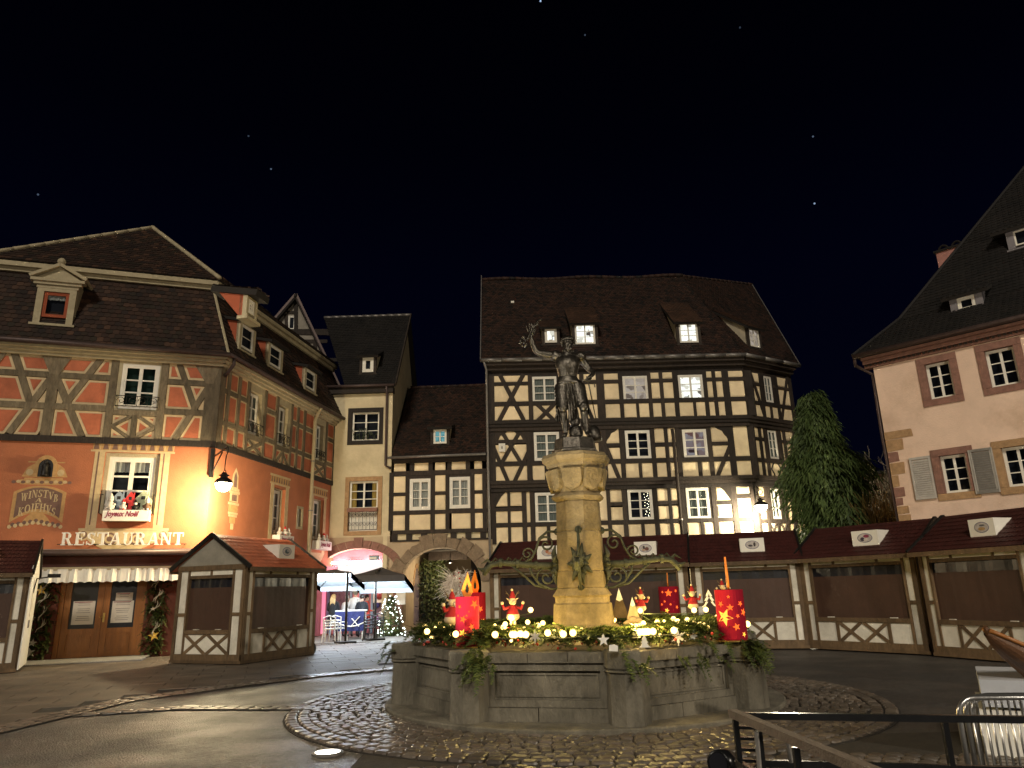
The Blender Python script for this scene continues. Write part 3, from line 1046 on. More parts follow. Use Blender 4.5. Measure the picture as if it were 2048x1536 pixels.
def balconet(F, par, r, o=.12, z0=None, h=.34):
 mb = MB()
 u0, u1 = r[0] - .06, r[1] + .06
 z0 = r[2] + .06 if z0 is None else z0
 for z in (z0, z0 + h):
  mb.tube([F.w(u0, z, o - .1), F.w(u0, z, o), F.w(u1, z, o), F.w(u1, z, o - .1)], .014, 5)
 n = 4
 for k in range(n):
  c = u0 + (u1 - u0) * (k + .5) / n
  sg = 1 if k % 2 else -1
  mb.tube([F.w(c + sg * (u1 - u0) / n * .42 * cos(t) * (1 - t / 9), z0 + h / 2 + h * .42 * sin(t) * (1 - t / 9), o) for t in [x * .5 for x in range(15)]], .011, 4)
 for k in range(n + 1):
  c = u0 + (u1 - u0) * k / n
  mb.tube([F.w(c, z0, o), F.w(c, z0 + h, o)], .01, 4)
 return mb.build('window_railing', M['iron'], par)
balconet(Rf, rest, wu, .16)
for r in sw:
 balconet(Rs, rest, r, .16)
# painted stone surround of the front window
mb = MB()
a, b, lo, hi = wf
T = .006
for uu0, uu1, zz0, zz1 in ((a - .42, a - .13, lo - .55, hi + .13), (b + .13, b + .42, lo - .55, hi + .13)):
 Rf.rect(mb, uu0, uu1, zz0, zz1, -.01, T, 0)
 Rf.rect(mb, uu0 + .09, uu0 + .13, zz0 + .1, zz1, T - .002, T + .004, 1)
Rf.rect(mb, a - .55, b + .55, hi + .131, hi + .19, -.01, T, 0)
Rf.rect(mb, a - .50, b + .50, hi + .191, hi + .41, -.01, T - .001, 2)
Rf.rect(mb, a - .58, b + .58, hi + .411, hi + .47, -.01, T, 0)
for k in range(9):
 u = a - .40 + (b - a + .8) * k / 8
 Rf.poly(mb, [(u - .08, hi + .21), (u + .08, hi + .21), (u + .05, hi + .38), (u - .05, hi + .38)], T - .004, T + .003, 1)
 Rf.rect(mb, u + .1, u + .12, hi + .20, hi + .39, T - .004, T + .002, 0)
Rf.rect(mb, a - .6, b + .6, lo - .62, lo - .551, -.01, T, 0)
pts = [(a - .55, lo - .625), (b + .55, lo - .625)] + [((a + b) / 2 + ((b - a) / 2 + .5) * cos(t), lo - .66 - .62 * abs(sin(t)) ** 1.5) for t in [pi * k / 14 for k in range(15)]]
Rf.poly(mb, pts, -.01, T - .001, 0)
for sg in (-1, 1):
 c = (a + b) / 2 + sg * .38
 for ph in range(3):
  rr = .2 - .06 * ph
  Rf.poly(mb, [(c + rr * cos(t), lo - .88 + rr * sin(t)) for t in [2 * pi * k / 14 for k in range(14)]], T - .004, T + .002 + .002 * ph, 1 if ph % 2 == 0 else 0)
 c = (a + b) / 2 + sg * ((b - a) / 2 + .45)
 for ph in range(3):
  rr = .17 - .05 * ph
  Rf.poly(mb, [(c + rr * cos(t), lo - .76 + rr * sin(t)) for t in [2 * pi * k / 14 for k in range(14)]], T - .004, T + .003 + .002 * ph, 0 if ph % 2 == 0 else 1)
mb.build('painted_surround', [M['painted_light'], M['painted_brown'], M['painted_ochre']], rest)
mb = MB()
Rf.sheet(mb, [(a - .12, lo - .1), (b + .12, lo - .1), (b + .12, hi + .12), (a - .12, hi + .12)], [[(a, lo), (b, lo), (b, hi), (a, hi)]], -.06, .2)
mb.build('window_frame', M['pale_wood'], rest)
# side windows: painted surround and inner board
for r in (w1, w2):
 a, b, lo, hi = r
 mb = MB()
 for uu0, uu1 in ((a - .26, a - .003), (b + .003, b + .26)):
  Rs.rect(mb, uu0, uu1, lo - .5, hi + .1, -.01, T, 0)
 Rs.rect(mb, a - .34, b + .34, hi + .103, hi + .17, -.01, T, 0)
 Rs.rect(mb, a - .30, b + .30, hi + .172, hi + .42, -.01, T - .001, 2)
 Rs.rect(mb, a - .36, b + .36, hi + .422, hi + .5, -.01, T, 0)
 for k in range(8):
  u = a - .22 + (b - a + .44) * k / 7
  Rs.poly(mb, [(u - .05, hi + .2), (u + .05, hi + .2), (u + .02, hi + .4), (u - .02, hi + .4)], T - .004, T + .003, 1)
 pts = [(a - .3, lo - .503), (b + .3, lo - .503)] + [((a + b) / 2 + ((b - a) / 2 + .25) * cos(t), lo - .53 - .5 * abs(sin(t)) ** 2) for t in [pi * k / 12 for k in range(13)]]
 Rs.poly(mb, pts, -.01, T - .001, 0)
 mb.build('painted_surround', [M['painted_light'], M['painted_brown'], M['painted_ochre']], rest)
 mb = MB()
 Rs.sheet(mb, [(a, lo), (b, lo), (b, hi), (a, hi)], [[(a + .05, lo + .09), (b - .05, lo + .09), (b - .05, hi - .05), (a + .05, hi - .05)]], -.14, .12)
 mb.build('window_frame', M['pale_wood'], rest)
# painted slender ornament on the side wall
mb = MB()
o = lambda x, y: Rs.uz(*c7(x, y))
cu = o(655, 700)[0]
zt_, zb_ = o(675, 385)[1], o(630, 1020)[1]
for zz0, zz1, hw_, mm in ((.62, .66, .30, 0), (.575, .615, .34, 0), (.44, .57, .26, 0), (.39, .43, .34, 0), (.28, .385, .28, 2), (.24, .275, .30, 0), (.20, .235, .26, 0), (.10, .195, .17, 2), (.0, .095, .09, 0)):
 Rs.rect(mb, cu - hw_, cu + hw_, zb_ + (zt_ - zb_) * zz0, zb_ + (zt_ - zb_) * zz1, -.01, T + R.uniform(0, .003), mm)
Rs.poly(mb, [(cu - .2, zb_ + (zt_ - zb_) * .66), (cu + .2, zb_ + (zt_ - zb_) * .66), (cu + .17, zb_ + (zt_ - zb_) * .88), (cu, zt_), (cu - .17, zb_ + (zt_ - zb_) * .88)], -.01, T, 0)
Rs.poly(mb, [(cu - .1, zb_ + (zt_ - zb_) * .68), (cu + .1, zb_ + (zt_ - zb_) * .68), (cu + .09, zb_ + (zt_ - zb_) * .85), (cu, zb_ + (zt_ - zb_) * .93), (cu - .09, zb_ + (zt_ - zb_) * .85)], T - .003, T + .004, 1)
Rs.rect(mb, cu - .16, cu + .16, zb_ + (zt_ - zb_) * .455, zb_ + (zt_ - zb_) * .555, T, T + .007, 1)
mb.build('painted_ornament', [M['painted_light'], M['painted_brown'], M['painted_ochre']], rest)
# painted tavern sign with niche and little statue
o3 = lambda x, y: Rf.uz(*c3(x, y))
mb = MB()
tlp, trp, brp, blp = o3(205, 600), o3(665, 625), o3(640, 900), o3(170, 900)
xm_ = (tlp[0] + trp[0]) / 2 - .05
hw_ = (trp[0] - tlp[0]) / 2
zt0, zb0 = o3(430, 590)[1], o3(420, 850)[1]
def arc(hw, zc, dz, n=12):
 return [(xm_ - hw + 2 * hw * k / n, zc + dz * (1 - ((k - n / 2) / (n / 2)) ** 2)) for k in range(n + 1)]
outer = arc(hw_ + .1, zb0 - .38, .36) + arc(hw_ + .1, zt0 - .12, .2)[::-1]
inner = arc(hw_, zb0 - .20, .30) + arc(hw_, zt0 - .18, .18)[::-1]
Rf.poly(mb, outer, -.01, T, 2)
def ribbon(mb, lo_, hi_, o0, o1, m):
 for k in range(len(lo_) - 1):
  Rf.poly(mb, [lo_[k], lo_[k + 1], hi_[k + 1], hi_[k]], o0, o1, m)
mb = MB()
ribbon(mb, arc(hw_ + .1, zb0 - .30, .30), arc(hw_ + .1, zt0 - .14, .2), -.01, T, 2)
ribbon(mb, arc(hw_, zb0 - .16, .28), arc(hw_, zt0 - .18, .18), T - .003, T + .004, 1)
ribbon(mb, arc(hw_ - .25, zb0 - .42, .1), arc(hw_ - .25, zb0 - .24, .28), -.012, T - .002, 2)
for k in range(19):
 u = xm_ + (k - 9) * .075
 zc = zb0 - .16 - .015 * abs(k - 9) + .05 * (k % 2)
 Rf.poly(mb, [(u + .055 * cos(t), zc - .12 + .06 * sin(t)) for t in [2 * pi * j / 10 for j in range(10)]], T - .003, T + .003 + .001 * (k % 3), 1 if k % 2 else 0)
Rf.rect(mb, xm_ - hw_ + .02, xm_ + hw_ - .02, zt0 + .09, zt0 + .24, -.01, T - .002, 2)
for k in range(13):
 u = xm_ + (k - 6) * .125
 Rf.poly(mb, [(u + .06 * cos(t), zt0 + .165 + .05 * sin(t) + .015 * (k % 2)) for t in [2 * pi * j / 10 for j in range(10)]], T - .003, T + .003, 0 if k % 2 else 1)
Rf.rect(mb, xm_ - hw_ + .12, xm_ + hw_ - .05, zt0 + .243, zt0 + .30, -.01, T, 2)
nx = o3(470, 400)[0]
zn0, zn1 = o3(470, 488)[1], o3(470, 295)[1]
for sg in (-1, 1):
 Rf.poly(mb, [(nx + sg * .22, zn0 + .02), (nx + sg * .62, zn0 + .02), (nx + sg * .5, zn0 + .3), (nx + sg * .34, zn0 + .42), (nx + sg * .22, zn0 + .45)], -.01, T, 2)
 Rf.poly(mb, [(nx + sg * .42 + .1 * cos(t), zn0 + .16 + .1 * sin(t)) for t in [2 * pi * j / 12 for j in range(12)]], T - .003, T + .004, 0)
 Rf.rect(mb, nx + sg * .35 - .15, nx + sg * .35 + .15, zn0 + .46, zn0 + .50, -.01, T, 2)
nring = [(nx + .2 * cos(t), zn1 - .25 + .24 * sin(t)) for t in [pi * j / 12 for j in range(13)]]
niche = [(nx - .2, zn0 + .02), (nx + .2, zn0 + .02)] + nring
oring = [(nx - .31, zn0 + .01), (nx + .31, zn0 + .01)] + [(nx + .31 * cos(t), zn1 - .25 + .36 * sin(t)) for t in [pi * j / 12 for j in range(13)]]
Rf.sheet(mb, oring, [niche], .03, .04, 2)
mb.build('painted_sign', [M['painted_light'], M['painted_brown'], M['painted_ochre']], rest)
mb = MB()
Rf.poly(mb, niche, .004, .009)
mb.build('niche', M['black'], rest)
mb = MB()
st = [(.11, 0), (.13, .05), (.10, .1), (.105, .25), (.09, .40), (.11, .5), (.075, .58), (.04, .62), (.06, .68), (.055, .73), (.0, .77)]
mb.lathe([(r_ * .9, z_ * (zn1 - zn0 - .06) / .8) for r_, z_ in st], Rf.w(nx, zn0 + .03, .10), 10)
stat = mb.build('niche_statue', M['iron'], rest, smooth=True)
# ---- serif capitals, made of strokes
def glyph(ch):
 """list of polygons in a box about .8 wide, 1 high"""
 th, tn, sf = .20, .085, .075
 def V(x, w=th, y0=0.0, y1=1.0):
  return [(x, y0), (x + w, y0), (x + w, y1), (x, y1)]
 def H(x0, x1, y, h=tn):
  return [(x0, y), (x1, y), (x1, y + h), (x0, y + h)]
 def S_(x0, x1, top):
  return H(x0, x1, 1 - sf if top else 0, sf)
 def D(x0, y0, x1, y1, w):
  return [(x0, y0), (x0 + w, y0), (x1 + w, y1), (x1, y1)]
 def A(cx, cy, rx, ry, t0, t1, w0, n=10):
  out_ = []
  for k in range(n):
   a_, b_ = radians(t0 + (t1 - t0) * k / n), radians(t0 + (t1 - t0) * (k + 1) / n)
   wa = tn + (w0 - tn) * abs(cos(a_)) ** 1.3
   wb = tn + (w0 - tn) * abs(cos(b_)) ** 1.3
   out_.append([(cx + rx * cos(a_), cy + ry * sin(a_)), (cx + rx * cos(b_), cy + ry * sin(b_)), (cx + (rx - wb) * cos(b_), cy + (ry - tn) * sin(b_)), (cx + (rx - wa) * cos(a_), cy + (ry - tn) * sin(a_))])
  return out_
 if ch == 'R':
  return [V(.08), S_(0, .34, 0), S_(0, .2, 1), H(.2, .42, .93), H(.2, .42, .48)] + A(.40, .74, .28, .26, -90, 90, th) + [D(.58, 0, .34, .5, .19), S_(.56, .86, 0)]
 if ch == 'E':
  return [V(.08), S_(0, .3, 0), S_(0, .3, 1), H(.2, .66, .93), H(.2, .70, 0), H(.2, .5, .48), V(.60, .06, .74, .96), V(.64, .06, .03, .27), V(.46, .05, .38, .64)]
 if ch == 'S':
  return A(.33, .74, .28, .26, 25, 270, th) + A(.33, .26, .30, .26, -155, 90, th) + [V(.54, .06, .7, .98), V(.02, .06, .02, .3)]
 if ch == 'T':
  return [V(.32), S_(.2, .61, 0), H(0, .80, .92, .08), V(0, .06, .68, .95), V(.74, .06, .68, .95)]
 if ch == 'A':
  return [D(.05, 0, .38, 1, .07), D(.60, 0, .36, 1, .19), H(.2, .62, .30), S_(-.04, .2, 0), S_(.52, .88, 0)]
 if ch == 'U':
  return [V(.1, th, .3, 1), V(.62, .07, .3, 1), S_(0, .36, 1), S_(.52, .80, 1)] + A(.395, .32, .295, .33, 180, 360, .13)
 if ch == 'V':
  return [D(.34, 0, .05, 1, .19), D(.40, 0, .66, 1, .07), S_(-.04, .32, 1), S_(.54, .80, 1)]
 if ch == 'N':
  return [V(.08, .07), V(.68, .07), D(.62, 0, .06, 1, .19), S_(0, .24, 0), S_(-.02, .2, 1), S_(.58, .84, 1)]
 if ch == 'W':
  return [D(.22, 0, .02, 1, .15), D(.26, 0, .44, 1, .06), D(.62, 0, .42, 1, .15), D(.66, 0, .84, 1, .06), S_(-.05, .24, 1), S_(.74, .98, 1)]
 if ch == 'I':
  return [V(.12), S_(0, .41, 0), S_(0, .41, 1)]
 if ch == 'B':
  return [V(.08), S_(0, .3, 0), S_(0, .3, 1)] + A(.32, .75, .28, .25, -90, 90, th) + A(.34, .26, .32, .26, -90, 90, th)
 if ch == 'K':
  return [V(.08), S_(0, .34, 0), S_(0, .34, 1), D(.2, .42, .6, 1, .08), D(.58, 0, .3, .55, .19), S_(.52, .84, 0), S_(.5, .78, 1)]
 if ch == 'O':
  return A(.42, .5, .42, .52, 0, 360, th, 22)
 if ch == 'H':
  return [V(.08), V(.62), S_(0, .34, 0), S_(0, .34, 1), S_(.54, .88, 0), S_(.54, .88, 1), H(.2, .66, .47)]
 if ch == 'F':
  return [V(.08), S_(0, .34, 0), S_(0, .3, 1), H(.2, .66, .93), H(.2, .5, .48), V(.60, .06, .72, .96), V(.46, .05, .38, .64)]
 return []
GW = {'R': .86, 'E': .74, 'S': .66, 'T': .82, 'A': .86, 'U': .82, 'V': .78, 'N': .86, 'W': 1.0, 'I': .42, 'B': .72, 'K': .84, 'O': .86, 'H': .9, 'F': .7}
def set_line(F, text, u0, u1, zfun, h, o0, o1, make):
 tot = sum(GW[c] for c in text) + .10 * (len(text) - 1)
 k = (u1 - u0) / tot
 x = u0
 for c in text:
  m = MB()
  z0 = zfun(x + GW[c] * k / 2)
  for i, pg in enumerate(glyph(c)):
   F.poly(m, [(x + p[0] * k, z0 + p[1] * h) for p in pg], o0, o1 + .0006 * i)
  make(m)
  x += (GW[c] + .10) * k
# painted words on the tavern sign
mt = MB()
zl = lambda off: (lambda u: zb0 + off - .26 * ((u - xm_) / hw_) ** 2)
hs = (zt0 - zb0)
set_line(Rf, 'WINSTVB', xm_ - hw_ + .12, xm_ + hw_ - .10, zl(hs * .62), hs * .30, T, T + .008, lambda m: mt.__dict__.update(v=mt.v + m.v, f=mt.f + [tuple(i + len(mt.v) for i in f) for f in m.f], m=mt.m + m.m))
set_line(Rf, 'A', xm_ - .10, xm_ + .08, zl(hs * .42), hs * .16, T, T + .008, lambda m: mt.__dict__.update(v=mt.v + m.v, f=mt.f + [tuple(i + len(mt.v) for i in f) for f in m.f], m=mt.m + m.m))
set_line(Rf, 'KOIFHVS', xm_ - hw_ + .1, xm_ + hw_ - .12, zl(hs * .06), hs * .32, T, T + .008, lambda m: mt.__dict__.update(v=mt.v + m.v, f=mt.f + [tuple(i + len(mt.v) for i in f) for f in m.f], m=mt.m + m.m))
mt.build('painted_lettering', M['painted_light'], rest)
# ---- ledge with gutter above the entrance, rolled awning, entrance
zl0 = 3.02
mb = MB()
Rf.poly(mb, [(U0, zl0), (UC + .05, zl0), (UC + .05, zl0 + .16), (U0, zl0 + .16)], -.05, .55)
mb.build('ledge', M['zinc'], rest)
mb = MB()
mb.tube([Rf.w(U0, zl0 + .05, .62), Rf.w(UC + .1, zl0 + .05, .62)], .09, 8)
mb.build('gutter', M['brown_zinc'], rest, smooth=True)
mb = MB()
Rf.rect(mb, U0, UC, zl0 - .34, zl0 - .003, -.02, .30)
mb.build('fascia', mat('dark red fascia', (.075, .022, .013), .7, .2, 4, .1), rest)
ua_, ub_ = Rf.uz(80, 1130)[0], Rf.uz(372, 1122)[0]
mb = MB()
Rf.rect(mb, ua_, ub_, zl0 - .46, zl0 - .36, .3, .55)
aw = mb.build('awning', M['pale_wood'], rest)
mb = MB()
n = 56
for k in range(n):
 x0, x1 = ua_ + (ub_ - ua_) * k / n, ua_ + (ub_ - ua_) * (k + 1) / n
 f = lambda i: .56 + .025 * sin(i * 1.35) + .025 * sin(i * 2.17 + 1)
 zz = lambda i: zl0 - .80 + .02 * sin(i * 1.9)
 mb.face([Rf.w(x0, zz(k), f(k) + .02), Rf.w(x1, zz(k + 1), f(k + 1) + .02), Rf.w(x1, zl0 - .42, f(k + 1)), Rf.w(x0, zl0 - .42, f(k))])
mb.build('valance', M['white_board'], aw, smooth=True)
mb = MB()
Rf.rect(mb, doorr[0] - 1.05, doorr[1] + 1.0, .0, zl0 - .36, -.04, .03)
# reddish brown plinth zone beside the entrance
mb = MB()
Rf.sheet(mb, [(U0, .02), (UC - .05, .02), (UC - .05, zl0 - .34), (U0, zl0 - .34)], [[(doorr[0], .03), (doorr[1], .03), (doorr[1], doorr[3]), (doorr[0], doorr[3])]], .02, .1)
M['dark_red_wall'] = mat('dark red brown wall', (.115, .032, .018), .85, .15, 3, .1)
mb.build('shopfront_wall', M['dark_red_wall'], rest)
DO = -.14
d0, d1, dz = doorr[0], doorr[1], doorr[3]
mb = MB()
Rf.rect(mb, d0, d0 + .12, 0, dz, DO - .1, DO + .04)
Rf.rect(mb, d1 - .12, d1, 0, dz, DO - .1, DO + .04)
Rf.rect(mb, d0 + .12, d1 - .12, dz - .12, dz, DO - .1, DO + .04)
mb.build('door_frame', M['door_wood'], rest)
dm = (d0 + d1) / 2
for a, b in ((d0 + .125, dm - .004), (dm + .004, d1 - .125)):
 mb = MB()
 s_ = .17
 Rf.rect(mb, a, a + s_, .06, dz - .125, DO - .06, DO)
 Rf.rect(mb, b - s_, b, .06, dz - .125, DO - .06, DO)
 Rf.rect(mb, a + s_, b - s_, dz - .37, dz - .125, DO - .06, DO - .001)
 Rf.rect(mb, a + s_, b - s_, .72, .88, DO - .06, DO - .001)
 Rf.rect(mb, a + s_, b - s_, .06, .2, DO - .06, DO - .001)
 Rf.rect(mb, a + s_, b - s_, .2, .72, DO - .06, DO - .03)
 Rf.rect(mb, a + s_ + .06, b - s_ - .06, .26, .66, DO - .03, DO - .012)
 dl = mb.build('door_leaf', M['door_wood'], rest)
 mb = MB()
 Rf.rect(mb, a + s_, b - s_, .88, dz - .37, DO - .05, DO - .04)
 mb.build('door_pane', M['tarp_band'], dl)
 pz0, pz1 = (1.0, 1.68) if a < dm - .1 else (1.02, 1.66)
 for ii, (pa, pb, za, zb) in enumerate(((a + s_ + .07, b - s_ - .05, pz0, pz1),) + (() if a < dm - .1 else ((a + s_ + .14, b - s_ - .1, 1.67, 1.9),))):
  mb = MB()
  Rf.rect(mb, pa, pb, za, zb, DO - .039, DO - .036 + ii * .001, 0)
  nl = int((zb - za) / .055)
  for k in range(1, nl):
   if k % 4 == 3:
    continue
   w_ = (pb - pa) * R.uniform(.25, .36)
   c_ = (pa + pb) / 2
   Rf.rect(mb, c_ - w_, c_ + w_, zb - k * .055 - .012, zb - k * .055, DO - .037, DO - .0345 + ii * .001, 1)
  Rf.rect(mb, pa + .03, pb - .08, zb - .04, zb - .02, DO - .037, DO - .034 + ii * .001, 2)
  mb.build('notice', [M['paper'], M['ink'], M['red_script']], dl)
mb = MB()
M['brass'] = mat('brass', (.55, .38, .12), .3, .1, 5, 0, metal=.9)
Rf.rect(mb, dm + .03, dm + .085, 1.05, 1.32, DO, DO + .012)
mb.tube([Rf.w(dm + .057, 1.2, DO), Rf.w(dm + .057, 1.2, DO + .06), Rf.w(dm - .06, 1.2, DO + .06)], .012, 6)
mb.build('door_handle', M['brass'], rest)
mb = MB()
zt1 = gp(56, 1345)
u_l, u_r = Rf.uz(104, 1323)[0] - .75, Rf.uz(275, 1315)[0] + .35
Rf.poly(mb, [(u_l, .0), (u_r, .0), (u_r, .045), (u_l, .045)], -.1, 1.75)
M['grating'] = mat('galvanised grating', (.34, .32, .29), .5, .15, 8, .05)
st_ = mb.build('door_mat_grating', M['zinc'], rest)
mb = MB()
n = 70
for k in range(n):
 u = u_l + (u_r - u_l) * (k + .5) / n
 Rf.rect(mb, u - .012, u + .012, .045, .065, -.1, 1.74)
for k in range(3):
 Rf.rect(mb, u_l, u_r, .045, .062, .2 + .6 * k, .225 + .6 * k)
mb.build('grating_bars', M['grating'], st_, kind='stuff')
# small round cellar light / sign disc beside the door
mb = MB()
mb.tube([Rf.w(Rf.uz(337, 1158)[0], 2.3, .03), Rf.w(Rf.uz(337, 1158)[0], 2.3, .07)], .07, 14)
mb.build('round_sign_disc', M['white_board'], rest)
# downpipe on the side
mb = MB()
ud = S(1440, 1000)
g0 = Rs.w(ud, ZC - .1, .16)
mb.tube([Rs.w(ud, ZE - .05, .44), Rs.w(ud, ZC + .05, .3), Rs.w(ud, ZC - .3, .17), Rs.w(ud, .15, .17)], .075, 10)
mb.build('downpipe', M['pale_wood'], rest, smooth=True)
mb = MB()
for z in (7.2, 5.1, 3.0):
 mb.tube([Rs.w(ud, z, .17), Rs.w(ud, z + .05, .17)], .095, 10)
mb.build('pipe_clamp', M['zinc'], rest)
mb = MB()
mb.tube([Rs.w(-.05, ZE - .05, .5), Rs.w(-.02, ZE - .28, .5), Rs.w(.05, ZC - .15, .28), Rs.w(.1, ZC - .3, .12)], .06, 8)
mb.build('gutter_spout', M['brown_zinc'], rest, smooth=True)
# cafe entrance at the side: pink shutter posts
M['pink_paint'] = mat('pink painted shopfront', (.42, .13, .15), .6, .12, 5, .05)
mb = MB()
for a, b in ((SL - 2.6, SL - 1.95), (SL - .22, SL - .02)):
 Rs.rect(mb, a, b, .05, 2.6, -.05, .12)
Rs.rect(mb, SL - 2.7, SL, 2.62, 2.9, -.05, .25)
mb.build('side_shopfront', M['pink_paint'], rest)
mb = MB()
Rs.rect(mb, SL - 1.9, SL - .25, .06, 2.55, -.3, -.25)
M['pink_glow'] = glow('pink shop light', (1, .28, .42), 1.1)
mb.build('side_shop_window', M['pink_glow'], rest)
# ================================================================== sign letters
sg = thing('restaurant_sign', 'white raised capitals reading RESTAURANT above the awning', 'sign', Rf.w(Rf.uz(120, 1092)[0], 3.3, .5))
ul_, ur_ = Rf.uz(122, 1080, .5)[0], Rf.uz(367, 1078, .5)[0]
zlo = Rf.uz(245, 1090, .5)[1]
zhi = Rf.uz(245, 1065, .5)[1]
set_line(Rf, 'RESTAURANT', ul_, ur_, lambda u: zlo, zhi - zlo, .46, .51, lambda m: m.build('letter', M['letters'], sg))
mb = MB()
for z in (zlo + .03,):
 mb.tube([Rf.w(ul_ - .1, z, .44), Rf.w(ur_ + .1, z, .44)], .012, 5)
for k in range(5):
 u = ul_ + (ur_ - ul_) * k / 4
 mb.tube([Rf.w(u, zlo + .03, .44), Rf.w(u, zlo + .03, .0)], .012, 5)
mb.build('mounting_rail', M['iron'], sg)
# ================================================================== flower boxes with small houses
M['toy_blue'] = mat('blue grey painted wood', (.22, .27, .34), .7, .1, 6, .05)
M['toy_red'] = mat('red painted wood', (.55, .03, .03), .6, .1, 6, .05)
M['toy_green'] = mat('sage painted wood', (.38, .42, .28), .7, .1, 6, .05)
M['doll_white'] = mat('white plush', (.62, .56, .48), .9, .1, 10, .1)
M['doll_red'] = mat('red felt', (.45, .02, .02), .9, .1, 10, .1)
M['doll_brown'] = mat('brown felt', (.16, .09, .05), .9, .1, 10, .1)
def script_text(F, text, u0, u1, z, h, o, par, mt_, shear=.35):
 cu = bpy.data.curves.new('lettering', 'FONT')
 cu.body = text
 cu.size = 1.0
 cu.shear = shear
 cu.offset = .028
 cu.extrude = .004
 tmp = bpy.data.objects.new('lettering', cu)
 COL.objects.link(tmp)
 dg = bpy.context.evaluated_depsgraph_get()
 me = bpy.data.meshes.new_from_object(tmp.evaluated_get(dg))
 bpy.data.objects.remove(tmp)
 bpy.data.curves.remove(cu)
 xs = [v.co.x for v in me.vertices]
 ys = [v.co.y for v in me.vertices]
 x0, x1, y0, y1 = min(xs), max(xs), min(ys), max(ys)
 og = ORI.get(par.name, Vector())
 for v in me.vertices:
  p = F.w(u0 + (v.co.x - x0) / (x1 - x0) * (u1 - u0), z + (v.co.y - y0) / (y1 - y0) * h, o + v.co.z)
  v.co = p - og
 me.materials.clear()
 me.materials.append(mt_)
 ob = bpy.data.objects.new('lettering', me)
 COL.objects.link(ob)
 ob.parent = par
 return ob
def doll(mb, p, h, ma, mb_, mc):
 """plump sitting figure: body, head, pointed hat, feet"""
 mb.lathe([(h * .05, 0), (h * .24, h * .08), (h * .26, h * .25), (h * .14, h * .45), (h * .05, h * .5)], p, 9, ma, cap=False)
 mb.ball((p[0], p[1], p[2] + h * .58), h * .15, 9, 6, mc)
 mb.lathe([(h * .16, 0), (h * .1, h * .16), (h * .0, h * .34)], (p[0], p[1], p[2] + h * .64), 9, mb_, cap=False)
 for s_ in (-1, 1):
  mb.ball((p[0] + s_ * h * .12, p[1] - h * .18, p[2] + h * .05), h * .09, 7, 5, mb_)
  mb.ball((p[0] + s_ * h * .24, p[1] - h * .03, p[2] + h * .3), h * .08, 7, 5, ma)
def toy_house(mb, F, u, z, w, h, o, m):
 F.poly(mb, [(u - w / 2, z), (u + w / 2, z), (u + w / 2, z + h * .55), (u, z + h), (u - w / 2, z + h * .55)], o - .12, o, m)
 F.rect(mb, u - w * .12, u + w * .12, z + h * .55, z + h * .72, o - .01, o + .004, 3)
 F.rect(mb, u - w * .3, u - w * .12, z + h * .15, z + h * .38, o - .01, o + .004, 3)
 F.rect(mb, u + w * .22, u + w * .32, z + h * .6, z + h * .95, o - .08, o - .03, m)
bx0, bx1 = Rf.uz(*c3(1050, 870), .35)[0], Rf.uz(*c3(1530, 870), .35)[0]
bz0, bz1 = Rf.uz(*c3(1290, 930), .35)[1], Rf.uz(*c3(1290, 818), .35)[1]
fb = thing('christmas_window_box', 'white window box lettered Joyeux Noël with three toy houses, at the front window', 'window box', Rf.w((bx0 + bx1) / 2, bz0, .1), group='christmas window boxes')
mb = MB()
Rf.rect(mb, bx0, bx1, bz0, bz1, .05, .35)
mb.build('box', M['white_board'], fb)
script_text(Rf, 'Joyeux Noël', bx0 + .06, bx1 - .30, bz0 + .08, (bz1 - bz0) * .66, .352, fb, M['red_script'])
w_ = bx1 - bx0
for uu_, hh, ww, mi in ((.27, .62, .42, 'toy_blue'), (.52, .60, .34, 'toy_red'), (.80, .64, .50, 'toy_green')):
 mb = MB()
 toy_house(mb, Rf, bx0 + w_ * uu_, bz1 + .003, ww, hh, .14, 0)
 mb.build('toy_house', [M[mi], M[mi], M[mi], M['black']], fb)
for uu_, hh, ms in ((.12, .55, ('doll_white', 'doll_white', 'doll_white')), (.40, .38, ('doll_white', 'doll_red', 'doll_white')), (.66, .36, ('iron', 'iron', 'doll_white')), (.92, .46, ('doll_brown', 'doll_white', 'doll_white'))):
 mb = MB()
 doll(mb, Rf.w(bx0 + w_ * uu_, bz1 + .003, .25), hh, 0, 1, 2)
 mb.build('plush_figure', [M[k] for k in ms], fb, smooth=True)
mb = MB()
for u in (bx0 - .12, bx1 + .06):
 mb.tube([Rf.w(u, bz1 - .1, .02), Rf.w(u, bz1 - .1, .3), Rf.w(u, bz1 + .5, .3), Rf.w(u, bz1 + .5, .02)], .015, 5)
mb.build('bracket', M['iron'], fb)
